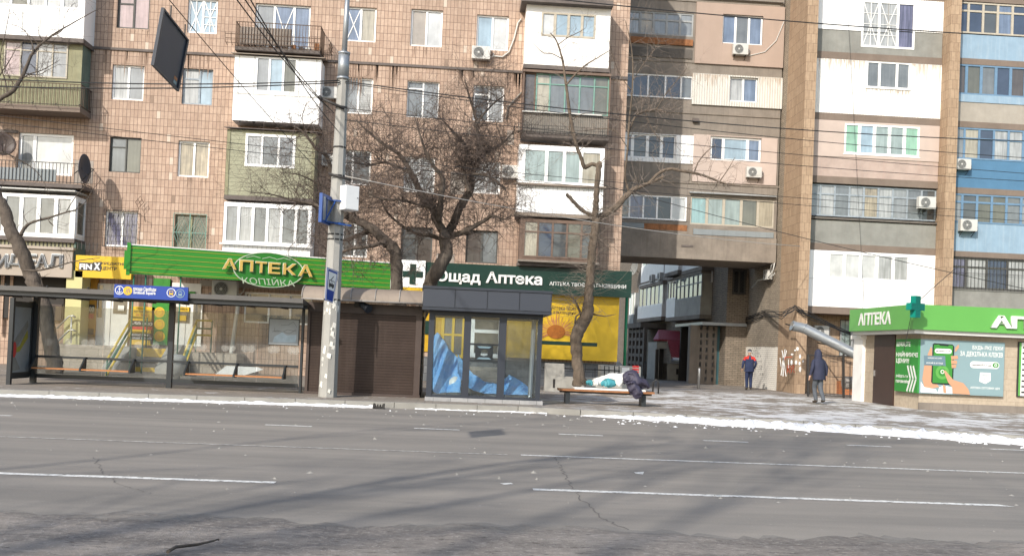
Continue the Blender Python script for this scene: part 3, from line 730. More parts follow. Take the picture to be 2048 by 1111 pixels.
# ================================================================ left block of flats, tiled
YL = 38.0
FL = Frame((0, YL, 0))
bl = thing('apartment_building', 'five storey block of flats clad in small pinkish tan tiles on the left', 'building', (-8, YL, .13))
UE = FL.pix(1243, 460)[0]                                   # right end of the block
ZT = 20.5
def W(x0, y0, x1, y1, **k): return dict(r=FL.R(x0, y0, x1, y1), **k)
V = 'white_pvc'
win = [
 W(236, -14, 297.5, 59.5, n=2, frame='dark_frame', panes=('gl_pink', 'gl_pink'), transom=.72, tsel=(0,)),
 W(225.6, 128.6, 286, 201.7, n=2, panes=('gl_curtain', 'gl_grey'), sill=.1),
 W(220.6, 272.8, 279.8, 346.4, n=2, frame='dark_frame', panes=('gl_mid', 'gl_olive'), transom=.72, tsel=(0,), fw=.05, mw=.05),
 W(211.7, 420.2, 273, 494.6, n=2, panes=('gl_lilac', 'gl_lilac'), grille=('bow', .13), sill=.12),
 W(377, -4, 433, 68.6, n=2, panes=('gl_bluesky', 'gl_bluesky'), tape={0: 2, 1: 3}, sill=.1),
 W(366, 136, 423.5, 211, n=2, frame='bluegrey_frame', panes=('gl_curtain', 'gl_bluesky'), transom=.72, tsel=(0,), split=(.55,)),
 W(357.4, 280.3, 416.4, 355.5, n=2, panes=('gl_warm', 'gl_warm'), sill=.12),
 W(350.4, 427.8, 410.5, 504, n=2, frame='olive_paint', panes=('gl_olive', 'gl_olive'), grille=('diamond', .1, 'green_frame'), fw=.05),
 W(692, 12.6, 750.6, 85, n=2, panes=('gl_blue', 'gl_cream'), tape={0: 1}, sill=.1),
 W(688, 153.8, 743.7, 229, n=2, panes=('gl_grey', 'gl_blind'), sill=.1),
 W(690, 299, 740, 371, n=2, panes=('gl_mid', 'gl_dark'), split=(.3,)),
 W(685, 444, 733.7, 515, n=2, panes=('gl_dark', 'gl_mid'), sill=.08),
 W(823, 17.6, 883, 95, n=2, panes=('gl_beige', 'gl_white'), sill=.1),
 W(815.6, 161, 876, 237, n=2, panes=('gl_mid', 'gl_grey'), fw=.04, mw=.06, transom=.8, tsel=(0,)),
 W(809, 312, 868, 386, n=2, panes=('gl_curtain', 'gl_curtain'), sill=.1),
 W(803, 452, 863, 526, n=2, frame='dark_frame', panes=('gl_dark', 'gl_brown'), transom=.7),
 W(954.5, 29, 1015.5, 102.6, n=2, panes=('gl_bluesky', 'gl_white'), sill=.1),
 W(947.7, 169.4, 1006, 244.5, n=2, panes=('gl_dark', 'gl_curtain'), transom=.75, tsel=(0,)),
 W(945, 321, 999.4, 388.6, n=2, panes=('gl_white', 'gl_curtain'), sill=.1),
 W(933, 459, 994, 527, n=2, frame='dark_frame', panes=('gl_brown', 'gl_mid'), fw=.05),
]
# openings behind the open balconies and in the shop storey
door3 = W(512, 6, 617, 118, n=3, panes=('gl_grey', 'gl_blue', 'gl_blue'), tape={1: 1}, split=(.34, .7))
door0 = W(37.8, 264, 143.7, 352, n=2, panes=('gl_curtain', 'gl_white'), split=(.28,), fw=.1, mw=.12)
holes = [w_['r'] for w_ in win]+[door3['r'], door0['r']]
shopwin = W(489, 583, 622, 650, n=3, panes=('gl_dark', 'gl_grey', 'gl_mid'), split=(.36, .68))
holes += [shopwin['r']]
wl = MB()
wall_holes(wl, FL, (-26, UE, .1, ZT), holes, 0, .2)
wl.box(FL, -26, UE, -8.5, -.35, .1, ZT, skip='')             # body behind the facade
wl.face([FL.pt(UE, 0, .1), FL.pt(UE, -.35, .1), FL.pt(UE, -.35, ZT), FL.pt(UE, 0, ZT)])
wl.face([FL.pt(-26, 0, ZT), FL.pt(UE, 0, ZT), FL.pt(UE, -.35, ZT), FL.pt(-26, -.35, ZT)])
wl.build('wall', 'tile', bl)
for w_ in win+[door3, door0, shopwin]:
    r = w_.pop('r'); glazing(FL, r, -.16, bl, **w_)
# joint bands between the storeys
jb = MB()
za, zb = FL.pix(300, 102)[1], FL.pix(900, 136.5)[1]
jb.box(FL, -26, UE, .002, .05, (za+zb)/2-.05, (za+zb)/2+.045)
jb.build('string_course', 'slab_dark', bl)
jb = MB(); jb.box(FL, -26, FL.pix(36, 262)[0], .002, .05, FL.pix(20, 266)[1], FL.pix(20, 260)[1]); jb.build('string_course', 'slab_dark', bl)
jb = MB()
u_, z_ = FL.pix(1232, 158)[0], FL.pix(1232, 153)[1]
jb.box(FL, FL.pix(1216, 155)[0], UE, .002, .06, z_-.12, z_); jb.build('string_course', 'slab_dark', bl)
# run-off stains below the joint and the sills
def streaks(fr, par, u0, u1, z, n, wmax, lmax, seed, m, d=.003, name='stain', step=None):
    r = random.Random(seed); b = MB()
    for k in range(n):
        u = r.uniform(u0, u1) if step is None else u0+step*k; 
        if u > u1: break
        w_, l_ = wmax*r.uniform(.3, 1), lmax*r.uniform(.15, 1)**1.5; zz = z(u) if callable(z) else z
        b.face([fr.pt(u-w_/2, d, zz), fr.pt(u-w_*.4, d, zz-l_*.5), fr.pt(u+r.uniform(-.2, .2)*w_, d, zz-l_), fr.pt(u+w_*.35, d, zz-l_*.6), fr.pt(u+w_/2, d, zz)])
    return b.build(name, m, par)
zj = (za+zb)/2-.05
for a, c, n, sd_ in ((690, 815, 26, 1), (900, 950, 14, 2), (1006, 1046, 16, 3), (205, 300, 14, 4), (365, 420, 12, 5)):
    streaks(FL, bl, FL.pix(a, 130)[0], FL.pix(c, 130)[0], zj, n, .09, 1.1 if a != 690 else 1.5, sd_, 'tile_stain')
for w_ in holes[:20:3]: streaks(FL, bl, w_[0], w_[1], w_[2]-.04, 7, .06, .5, int(w_[0]*10), 'tile_stain')
tp = MB(); r_ = random.Random(17); taken = [h for h in holes]
for k in range(210):
    i, j = r_.randint(-55, 108), r_.randint(9, 52); w_, h_ = (1, 1) if k > 14 else (r_.randint(2, 5), r_.randint(1, 3)); a, e = -8+.142*i, .13+.292*j
    if a+.142*w_ > UE-.2: continue
    if any(a < h[1]+.05 and a+.142*w_ > h[0]-.05 and e < h[3]+.05 and e+.292*h_ > h[2]-.05 for h in taken): continue
    if k <= 14: taken.append((a, a+.142*w_, e, e+.292*h_))
    elif any(a < h[1] and a+.142 > h[0] and e < h[3] and e+.292 > h[2] for h in taken): continue
    else: taken.append((a, a+.142, e, e+.292))
    tp.quad(FL, a+.006, a+.142*w_-.006, e+.006, e+.292*h_-.006, .0022, 2 if k <= 14 else r_.choice((0, 0, 1)))
struct(tp.build('replaced_tiles', ['tile_pale', 'tile_dark', 'plaster'], bl), 'stuff')
# ---- far left balconies
r = FL.R(-30, -90, 166.4, 78, 1.05)
wr = FL.R(-10, -40, 160, 20, 1.05)
closed_balcony(FL, bl, r, 1.05, 'white_panel', [dict(r=wr, n=5, panes=('gl_curtain', 'gl_olive', 'gl_curtain', 'gl_white', 'gl_curtain'))], slab='slab_dark')
jt = MB()
for px in (44, 80, 117): jt = MB(); jt.box(FL, FL.pix(px, 50, 1.06)[0]-.015, FL.pix(px, 50, 1.06)[0]+.015, 1.052, 1.065, r[2], wr[2]-.03); jt.build('trim', 'ac_white', bl)
# second: open parapet of bars in front of painted boards, glazed loggia set back
u0, u1, z0, z1 = FL.R(-40, 160, 159, 214, 1.0)
b = MB(); b.box(FL, u0, u1+.05, 0, 1.08, z0-.22, z0-.02); bo = b.build('balcony', 'slab', bl)
r2 = FL.R(-40, 72, 148, 160, .82)
fb = MB(); hz = FL.R(10, 80, 134, 158, .82)
wall_holes(fb, FL, (u0, u1-.06, z0-.02, r2[3]), [hz], .82, .06)
fb.face([FL.pt(u1-.06, .82, z0-.02), FL.pt(u1-.06, 0, z0-.02), FL.pt(u1-.06, 0, r2[3]), FL.pt(u1-.06, .82, r2[3])], 1)
fb.build('parapet', ['olive_paint', 'teal_paint'], bo)
glazing(FL, hz, .78, bo, n=4, frame='cream_frame', panes=('gl_pink', 'gl_navy', 'gl_curtain', 'gl_grey'), transom=.74, fw=.05, mw=.05, split=(.26, .52, .76), name='glazing')
railing(FL, u0, u1+.04, z0, z1+.02, 1.02, 'iron_rusty', bo, .13)
hk = MB(); 
for k in range(5): hk.tube([FL.pt(u0+.3+k*.85, 1.03, z0+.1), FL.pt(u0+.3+k*.85, 1.2, z0+.02), FL.pt(u0+.35+k*.85, 1.25, z0-.05)], .014, 4)
hk.bar(FL.pt(u0, 1.22, z0+.0), FL.pt(u1, 1.22, z0+.0), .012); hk.build('plant_hooks', 'iron', bo)
# third: open balcony
u0, u1, z0, z1 = FL.R(-40, 318, 152, 368, 1.0)
b = MB(); b.box(FL, u0, u1+.25, 0, 1.08, z0-.16, z0-.02); bo = b.build('balcony', 'slab_dark', bl)
railing(FL, u0, u1+.2, z0, z1, 1.02, 'iron', bo, .13, board=(u0, FL.pix(112, 350, 1)[0], z0+.05, z1-.25, 'panel_bluegrey'))
b = MB(); q = FL.R(-40, 372, 152, 384, 1.12); b.box(FL, q[0], q[1], 0, 1.2, q[2]+.05, q[3]-.04); b.build('ledge', 'ac_white', bo)
# fourth: glazed bay over the shop
r4 = FL.R(-30, 383, 148, 477, 1.0)
wr = FL.R(-25, 385, 144, 474, 1.0)
closed_balcony(FL, bl, r4, 1.0, 'white_pvc', [dict(r=wr, n=5, panes=('gl_mid', 'gl_mid', 'gl_grey', 'gl_mid', 'gl_curtain'), fw=.1, mw=.14)],
    slab='slab_dark', sides=[dict(r=(.1, .95, r4[2]+.1, r4[3]-.1), n=1, panes=('gl_olive',), fw=.1)])
q = FL.R(-30, 470, 148, 497, .95)
b = MB(); b.box(FL, q[0], q[1], 0, .93, q[2], q[3]-.1, 0); b.box(FL, q[1], q[1]+.06, 0, .96, q[2]-1.0, q[3]-.1, 1)
for k in range(30): b.box(FL, q[0]+.14*k, q[0]+.14*k+.03, .93, .955, q[2], q[3]-.1, 2)
b.build('parapet', ['olive_paint', 'teal_paint', 'iron'], bl)
# ---- balconies of the middle column
# top: open iron balcony with a weathered board and planter baskets
u0, u1, z0, z1 = FL.R(473, 43, 640, 103, 1.0)
b = MB(); b.box(FL, u0, u1, 0, 1.05, z0-.14, z0); bo = b.build('balcony', 'slab_dark', bl)
ra = railing(FL, u0, u1, z0, z1, 1.0, 'iron_rusty', bo, .11, board=(u0+.15, FL.pix(583, 75, 1)[0], z0+.1, FL.pix(540, 56, 1)[1], 'wood_grey'))
pb = MB(); zb_ = z0+.22
for (a, c, e) in ((u0-.3, u1+.05, 1.32),):
    for z in (zb_-.16, zb_, zb_+.16): pb.bar(FL.pt(a, e-.1*(zb_-z+.16), z), FL.pt(c, e-.1*(zb_-z+.16), z), .014)
    for k in range(18): pb.tube([FL.pt(a+(c-a)*k/17, 1.02, zb_-.18), FL.pt(a+(c-a)*k/17, e, zb_-.1), FL.pt(a+(c-a)*k/17, e+.05, zb_+.2)], .010, 4)
for k in range(7):
    pb.tube([FL.pt(u1+.0, .2+.12*k, zb_-.2), FL.pt(u1+.3, .2+.12*k, zb_-.12), FL.pt(u1+.36, .2+.12*k, zb_+.2)], .010, 4)
for z in (zb_-.1, zb_+.05, zb_+.2): pb.bar(FL.pt(u1+.34, .1, z), FL.pt(u1+.34, 1.1, z), .014)
pb.build('planter_rack', 'iron_rusty', bo)
rr = random.Random(9); ck = MB()
for k in range(10):
    ck.box(FL, u0+.3+k*.29+rr.uniform(-.05, .05), u0+.48+k*.29, .7, .9, z0, z0+rr.uniform(.12, .34), k % 3)
ck.build('clutter', ['rusty', 'iron', 'ac_white'], bo)
# white closed balcony
r = FL.R(470, 110, 637, 249, .95); wr = FL.R(513, 113.4, 592.5, 188, .95)
closed_balcony(FL, bl, r, .95, 'white_panel', [dict(r=wr, n=3, panes=('gl_grey', 'gl_bluesky', 'gl_olive'))], slab=None, roof='awning_beige')
jt = MB()
zc = FL.pix(552, 189, .97)[1]
for px in (477, 508, 598, 632): jt = MB(); jt.box(FL, FL.pix(px, 150, .97)[0]-.02, FL.pix(px, 150, .97)[0]+.02, .952, .965, zc, r[3]-.02); jt.build('trim', 'ac_white', bl)
for px in (549, 597): jt = MB(); jt.box(FL, FL.pix(px, 220, .97)[0]-.012, FL.pix(px, 220, .97)[0]+.012, .952, .96, r[2], zc-.04); jt.build('trim', 'ac_white', bl)
jt = MB(); jt.box(FL, r[0], r[1], .952, .968, zc-.04, zc); jt.build('trim', 'ac_white', bl)
# sided balcony
r = FL.R(456.4, 258, 625, 398, .95); wr = FL.R(492, 266.5, 589, 337, .95)
closed_balcony(FL, bl, r, .95, 'siding', [dict(r=wr, n=3, panes=('gl_curtain', 'gl_mid', 'gl_grey'), fw=.09)], slab='slab_dark', roof='slab_dark')
fw_ = MB()
for a, c, e, f in ((r[0]-.02, r[0]+.1, r[2], r[3]), (r[1]-.1, r[1]+.02, r[2], r[3])): fw_ = MB(); fw_.box(FL, a, c, .952, .975, e, f); fw_.build('trim', 'olive_paint', bl)
fw_ = MB(); fw_.box(FL, wr[0]-.12, wr[1]+.12, .953, .97, wr[3]+.005, wr[3]+.08); fw_.build('trim', 'olive_paint', bl)
# big white windows over the green sign
r = FL.R(449, 403, 619, 520, .95); wr = FL.R(450, 407, 618, 493, .95)
closed_balcony(FL, bl, r, .95, 'white_board', [dict(r=wr, n=6, panes=('gl_grey', 'gl_curtain', 'gl_mid', 'gl_curtain', 'gl_mid', 'gl_mid'), fw=.09, mw=.1)], slab='slab_dark')
b = MB(); b.box(FL, r[0]-.08, r[1]+.1, .95, 1.1, wr[2]-.06, wr[2]-.01); b.build('ledge', 'white_pvc', bl)
# ---- right column of the block
r = FL.R(1054, 4, 1217, 137.5, .95); wr = FL.R(1084, 24, 1190, 78, .95)
closed_balcony(FL, bl, r, .95, 'white_soot', [dict(r=wr, n=4, frame='cream_frame', panes=('gl_white', 'gl_bluesky', 'gl_bluesky', 'gl_bluesky'), mw=.1)], slab='slab_dark')
b = MB(); q = FL.R(1044, -8, 1226, 9, 1.2); b.box(FL, q[0], q[1], 0, 1.3, q[3]-.22, q[3]); b.build('canopy', 'slab_dark', bl)
# old green-framed loggia with bars below
u0, u1, z0, z1 = FL.R(1049, 138, 1217, 275, .9)
zm = FL.pix(1130, 229, .9)[1]
b = MB(); b.box(FL, u0, u1, 0, .98, z0-.16, z0); bo = b.build('balcony', 'slab_dark', bl)
b = MB(); b.box(FL, u0-.03, u0+.02, 0, .95, z0, z1-.05); b.box(FL, u1-.05, u1, 0, .95, z0, z1-.05); b.box(FL, u0-.05, u1, 0, 1.0, z1-.12, z1-.03)
b.box(FL, u0, u1, .86, .88, z0, zm, 1); b.build('side_board', ['brown_frame', 'panel_beige'], bo)
ug = FL.pix(1072, 180, .9)[0]
glazing(FL, (ug, u1-.05, zm+.02, z1-.12), .78, bo, n=5, frame='green_frame', panes=('gl_cream', 'gl_mid', 'gl_mid', 'gl_mid', 'gl_olive'), split=(.19, .40, .6, .8), transom=.74, fw=.045, mw=.05, name='glazing')
glazing(FL, (u0+.03, ug-.01, zm+.02, z1-.12), .76, bo, n=1, frame='brown_frame', panes=('gl_brown',), fw=.05, name='glazing')
railing(FL, u0, u1, z0, zm, .95, 'iron', bo, .085)
b = MB(); b.box(FL, u0-.02, u1-.3, .9, 1.0, zm+.0, zm+.05); b.build('handrail_board', 'ac_white', bo)
pb = MB(); 
for z in (z0+.02, z0+.14, z0+.26): pb.bar(FL.pt(u0-.3, 1.2, z), FL.pt(u1+.05, 1.2, z), .012); pb.bar(FL.pt(u0-.3, .3, z), FL.pt(u0-.3, 1.2, z), .012)
for k in range(24): pb.tube([FL.pt(u0-.3+(u1-u0+.35)*k/23, .96, z0), FL.pt(u0-.3+(u1-u0+.35)*k/23, 1.2, z0+.02), FL.pt(u0-.3+(u1-u0+.35)*k/23, 1.2, z0+.27)], .009, 4)
pb.build('planter_rack', 'iron', bo)
# white plastic glazed balcony
r = FL.R(1039, 288, 1204.5, 431.5, .95); wr = FL.R(1046, 293.5, 1204, 374, .95)
closed_balcony(FL, bl, r, .95, 'white_board', [dict(r=wr, n=4, panes=('gl_mint', 'gl_mint', 'gl_mint', 'gl_cream'), fw=.11, mw=.12, split=(.30, .52, .73))], slab='slab_dark')
b = MB(); b.box(FL, r[0]-.12, r[1]+.08, .93, 1.12, wr[2]-.07, wr[2]-.005); b.box(FL, r[0]-.1, r[1], .9, 1.0, r[2]-.14, r[2]-.02); b.build('ledge', 'awning_beige', bl)
# old brown loggia with a wire grille above the dark green sign
r = FL.R(1041, 436, 1194, 529, .9); wr = FL.R(1048, 440, 1190, 520, .9)
closed_balcony(FL, bl, r, .9, 'brown_frame', [dict(r=wr, n=5, frame='brown_frame', panes=('gl_cream', 'gl_navy', 'gl_dark', 'gl_olive', 'gl_dark'), transom=.7, fw=.06, mw=.07, grille=('mesh', .12, 'iron_rusty'))], slab='slab_dark')
b = MB(); b.box(FL, r[0]-.05, r[1]+.05, .8, 1.15, r[2]-.02, r[2]+.05); b.build('ledge', 'concrete', bl)
# ---- shop storey: dark base, tiled pillars, raised stoop, doors
z_base = FL.pix(1000, 737)[1]
b = MB(); q = FL.R(838, 716, 1236, 745, .0); b.box(FL, q[0], UE-.02, .004, .06, .1, FL.pix(1000, 718)[1]); b.build('plinth', 'block_grey', bl)
# stoop in front of the doors
ST = Frame((0, 36.4, 0)); zs = 1.0
b = MB(); sx0, sx1 = ST.pix(98, 690)[0], ST.pix(262, 700)[0]
b.box(ST, sx0, sx1, -1.6, 0, .1, zs); sx2 = ST.pix(345, 700)[0]
b.box(ST, ST.pix(338, 700)[0], ST.pix(470, 700)[0], -1.6, -.3, .1, zs-.1)
b.build('stoop', 'pale_block', bl)
b = MB(); fr = Frame((0, 36.0, 0))
u0, u1 = ST.pix(266, 700)[0], ST.pix(334, 700)[0]
for k in range(5): b.box(Frame((0, 36.2+.3*k, 0)), u0, u1, -1.6+.3*k, 0, .1, .13+.17*(k+1), 0)
b.box(Frame((0, 36.15, 0)), u0+.05, u1-.1, .0, .04, .13, .29, 1); b.box(Frame((0, 37.1, 0)), u0+.0, u1, .28, .3, .66, .98, 1)
b.prism(Frame((u1+.05, 34.9, 0), (0, 1, 0)), [(0, .1), (1.9, .1), (1.9, 1.15), (1.5, 1.15), (0, .3)], 0, .5, 2)
b.prism(Frame((u0-.55, 34.9, 0), (0, 1, 0)), [(0, .1), (1.9, .1), (1.9, 1.0), (1.5, 1.0), (0, .3)], 0, .5, 2)
b.build('steps', ['concrete', 'yellow', 'concrete_light'], bl)
def door(px, mat_, glass, name='shop_door', n=2, label=None):
    r = FL.R(*px, .03); b = MB(); W_ = r[1]-r[0]
    b.box(FL, r[0], r[1], .004, .1, r[2], r[3]); o = b.build(name, mat_, bl)
    g = MB()
    for a, c, e, f in glass: g.box(FL, r[0]+W_*a, r[0]+W_*c, .10, .115, r[2]+(r[3]-r[2])*e, r[2]+(r[3]-r[2])*f)
    g.build('pane', 'gl_dark', o)
    l_ = MB(); l_.box(FL, r[0]+W_*.49, r[0]+W_*.5, .1, .108, r[2], r[3]); l_.box(FL, r[0]+W_*.03, r[0]+W_*.06, .1, .16, r[2]+.95, r[2]+1.1); l_.build('handle', 'iron', o)
    if label: o['label'] = label
    return o
door((191, 566, 255, 692), 'white_paint', [(.12, .24, .45, .97), (.56, .95, .52, .97)])
door((343, 600, 402, 692), 'white_paint', [(.05, .62, .50, .86), (.72, .95, .42, .98)])
b = MB(); q = FL.R(400, 560, 640, 582, .02); b.box(FL, q[0], q[1], .004, .05, q[2], q[3]); b.build('wall_panel', 'panel_beige', bl)
b = MB(); q = FL.R(345, 560, 640, 600, .02); b.box(FL, FL.pix(345, 575)[0], FL.pix(403, 575)[0], .004, .07, FL.pix(370, 600)[1], FL.pix(370, 566)[1]); b.build('wall_panel', 'white_paint', bl)
# shuttered dark shop front at far left, with the pale pillar
b = MB(); q = FL.R(-10, 552, 126, 640, .1); b.box(FL, q[0], q[1], .004, .12, q[2], q[3]+.1, 0); q = FL.R(66, 606, 123, 641, .1); b.box(FL, q[0], q[1], .12, .15, q[2], q[3], 1)
for px in (4, 22): uu = FL.pix(px, 600)[0]; b.box(FL, uu, uu+.12, .12, .16, q[2]-.6, q[3]+1, 2)
b.build('shop_front', ['door_dark', 'brown_metal', 'tile'], bl)
b = MB(); q = FL.R(133, 556, 158, 690, 1.0); b.box(FL, q[0], q[1], .004, 1.0, q[2], q[3]+.3); b.build('pillar', 'yellow_pale', bl)
b = MB()
for x0, x1 in ((64, 74), (84, 92)): pass
P = lambda px, py, d=1.2: FL.pt(FL.pix(px, py, d)[0], d, FL.pix(px, py, d)[1])
for dy in (0, 28):
    b.tube([P(114, 656+dy), P(138, 632+dy), P(146, 631+dy), P(151, 634+dy)], .035, 6)
b.bar(P(143, 634), P(142, 686), .03, 6); b.build('handrail', 'steel', bl)
# downspout
b = MB(); fr = Frame((0, 37.7, 0)); D = lambda px, py: fr.pt(fr.pix(px, py)[0], 0, fr.pix(px, py)[1])
b.tube([D(477, 600), D(475, 618), D(463, 700), D(462, 726)], .075, 10); b.build('downspout', 'ac_white', bl)
# dark pharmacy front: door, yellow frames
def slabbox(name, px, d0, d1, m, par=bl, FR=FL):
    r = FR.R(*px, d1); b = MB(); b.box(FR, r[0], r[1], d0, d1, r[2], r[3]); return b.build(name, m, par)
slabbox('wall_panel', (842, 600, 1086, 712), .004, .05, 'yellow_tile')
r = FL.R(943, 618, 1003, 716, .06); glazing(FL, r, .055, bl, n=1, panes=('gl_dark',), transom=.55, fw=.16, mw=.16, name='shop_door')
r = FL.R(884, 622, 928, 716, .06); glazing(FL, r, .055, bl, n=2, frame='yellow', panes=('gl_mid', 'gl_dark'), transom=.5, fw=.12, mw=.1)
r = FL.R(1010, 632, 1070, 716, .06); b = MB(); b.box(FL, r[0]+.1, r[1], .055, .5, r[2], r[3]); b.build('pillar', 'yellow_tile', bl)
b = MB(); fr = Frame((0, 37.0, 0))
for k in range(4):
    q = fr.R(932, 716, 1004, 745, 0); b.box(Frame((0, 36.7+.3*k, 0)), q[0], q[1], -1.3+.3*k, 0, .1, .13+.16*(k+1))
b.build('steps', 'pale_block', bl)
slabbox('wall_panel', (838, 640, 862, 668), .06, .09, 'sign_green_dark')
# ================================================================ right block: arch section and loggias
YC, YA, YB = 40.3, 43.3, 41.0
FC, FA, FB = Frame((0, YC, 0)), Frame((0, YA, 0)), Frame((0, YB, 0))
br = thing('apartment_building', 'block of flats on the right with patchwork loggias, tan tiled columns and a low archway', 'building', (14, YB, .13))
UA0 = UE-.6; UA1 = FA.pix(1556, 300)[0]+.05
XA0, XA1 = FC.pix(1601, 430)[0], FC.pix(1622.5, 430)[0]            # first column
XB0, XB1 = FC.pix(1890, 140)[0], FC.pix(1919.5, 140)[0]            # second column
XR = 30.0; ZR = 27.0
c = MB(); c.box(FC, XA0, XA1, -2.3, 0, .1, ZR); c.build('column', 'tile_column', br)
c = MB(); c.box(FC, XB0+.2, XB1, -1.6, 0, .1, ZR); c.build('column', 'tile_column', br)
zbeam0, zbeam1 = FA.pix(1400, 519)[1], FA.pix(1400, 455)[1]
# ---- wall of the arch section with its openings
def A(x0, y0, x1, y1, **k): return dict(r=FA.R(x0, y0, x1, y1), **k)
awin = [
 A(1255, 20, 1386, 74, n=5, frame='grey_frame', panes=('gl_curtain', 'gl_warm', 'gl_grey', 'gl_grey', 'gl_grey'), transom=.66, fw=.07, mw=.1),
 A(1249, 145, 1385, 199, n=5, panes=('gl_navy', 'gl_navy', 'gl_black', 'gl_navy', 'gl_mid'), split=(.13, .35, .6, .83), sill=.1),
 A(1252, 266, 1350, 319, n=4, panes=('gl_navy', 'gl_dark', 'gl_black', 'gl_navy'), mw=.14, split=(.14, .44, .72), sill=.1),
 A(1243, 387, 1372.6, 442, n=5, panes=('gl_mid', 'gl_lilac', 'gl_navy', 'gl_black', 'gl_white'), split=(.13, .34, .55, .77), sill=.1),
 A(1445.6, 29, 1523.8, 92, n=3, panes=('gl_blue', 'gl_mid', 'gl_blue'), sill=.1, mw=.09),
 A(1459.5, 154, 1513.7, 206, n=2, panes=('gl_curtain', 'gl_blue'), sill=.12),
 A(1421, 272, 1521, 325, n=3, panes=('gl_navy', 'gl_bluesky', 'gl_blue'), split=(.26, .74), sill=.1, fw=.09, mw=.12),
 A(1381.5, 392, 1547, 456, n=5, frame='cream_frame', panes=('gl_teal', 'gl_mint', 'gl_mint', 'gl_olive', 'gl_cream'), mw=.12, split=(.2, .4, .61, .81)),
]
b = MB(); wall_holes(b, FA, (UA0, UA1, zbeam1-.02, ZR), [w_['r'] for w_ in awin], 0, .16)
b.box(FA, UA0, UA1, -3.2, -.4, zbeam0+.05, ZR); b.build('wall', 'concrete', br)
b = MB(); b.box(FA, UA0, UA1, -3.3, .12, zbeam0, zbeam1-.35, 0); b.box(FA, UA0, UA1, -3.2, .06, zbeam1-.35, zbeam1-.021, 0); b.build('arch_beam', 'concrete_beam', br)
for w_ in awin:
    r = w_.pop('r'); glazing(FA, r, -.1, br, **w_)
def aslab(name, px, d0, d1, m, FR=FA): 
    r = FR.R(*px, d1); b = MB(); b.box(FR, r[0], r[1], d0, d1, r[2], r[3]); return b.build(name, m, br)
def clad(px, hole, m, d=.08, FR=FA, name='cladding'):
    b = MB(); r = FR.R(*px, d); hs = [FR.R(*h) for h in hole]; wall_holes(b, FR, r, hs, d, d+.05)
    for q in (0, 1): b.face([FR.pt(r[q], d, r[2]), FR.pt(r[q], 0, r[2]), FR.pt(r[q], 0, r[3]), FR.pt(r[q], d, r[3])])
    for z in r[2:]: b.face([FR.pt(r[0], d, z), FR.pt(r[1], d, z), FR.pt(r[1], 0, z), FR.pt(r[0], 0, z)])
    return b.build(name, m, br)
clad((1394, 4, 1566, 136), [(1445.6, 29, 1523.8, 92)], 'pink_wall')
q_ = FA.R(1386, 146, 1564, 218, .08); zz_ = FA.pix(1470, 152, .08)[1]; w0_ = FA.R(1459.5, 154, 1513.7, 206)
streaks(FA, br, q_[0], w0_[0]-.05, zz_, 60, .05, .75, 11, 'rust_streak', .083, 'rust_streaks', .115/2); streaks(FA, br, w0_[1]+.05, q_[1], zz_, 60, .05, .6, 12, 'rust_streak', .083, 'rust_streaks', .115/2)
clad((1386, 146, 1564, 218), [(1459.5, 154, 1513.7, 206)], 'corrugated_cream')
clad((1247, 264, 1387, 328), [(1252, 266, 1350, 319)], 'white_board', .05)
clad((1388, 268, 1552, 371), [(1421, 272, 1521, 325)], 'pale_pink', .06)
aslab('parapet', (1254, 72, 1386, 92), .004, .09, 'rusty'); aslab('parapet', (1252, 92, 1384, 118), .004, .05, 'concrete_dark')
aslab('parapet', (1387, 457, 1547, 476), .004, .12, 'panel_bluegrey'); aslab('parapet', (1240, 444, 1288, 456), .004, .08, 'panel_bluegrey'); aslab('parapet', (1289, 446, 1374, 462), .004, .07, 'rusty')
aslab('ledge', (1380, 385, 1553, 391), .004, .18, 'grey_frame')
for y in (0, 122, 223, 362): aslab('floor_band', (1247, y-5 if y else -8, 1560, y+14), .003, .04, 'concrete_beam')
aslab('ledge', (1394, -6, 1569, 5), .003, .16, 'ac_white')
for px in ((1386, 236, 1398, 244), (1363, 489, 1386, 494)): aslab('vent', px, .04, .15, 'slab_dark')
# ---- side of the passage: brick wall behind the first column
FS = Frame((XA0+.02, YC+2.3, 0), (0, -1, 0))                      # looks to the left; u runs towards the street
b = MB(); b.box(FS, -4.9, 0, -6, 0, .1, ZR); b.build('brick_wall', 'brick_grey', br)
XW = 14.1
# ---- loggias: back body, slabs
b = MB(); b.box(FB, XA1-.05, XR, -9, -1.2, .1, ZR); b.build('wall', 'tile_column', br)
def B(x0, y0, x1, y1, d=0): return FB.R(x0, y0, x1, y1, d)
UL1, UR1, UL2 = XA1+.01, XB0+.19, XB1+.01
SL = [FB.pix(1750, y)[1] for y in (109, 231, 357, 491, 617)]
for z in SL+[SL[0]+2.75]:
    b = MB(); b.box(FB, UL1, UR1, -1.2, .03, z-.30, z); b.build('floor_slab', 'slab', br)
SR = [FB.pix(1985, y)[1] for y in (120, 246, 378, 505, 622)]
for z in SR+[SR[0]+2.75]:
    b = MB(); b.box(FB, UL2, XR, -1.2, .03, z-.26, z); b.build('floor_slab', 'slab', br)
def loggia(u0, u1, z0, z1, clads, wins, name='loggia'):
    """front of one loggia: cladding pieces (rect, material, offset) and glazing pieces"""
    b = MB(); ms = [c_[1] for c_ in clads]
    hs = [w_['r'] for w_ in wins]
    for i, c_ in enumerate(clads): wall_holes(b, FB, c_[0], hs, c_[2] if len(c_) > 2 else 0, .07, i)
    o = b.build(name, ms, br)
    for w_ in wins:
        r = w_.pop('r'); glazing(FB, r, -.05, o, name='glazing', **w_)
    return o
zc = lambda z: z+.002
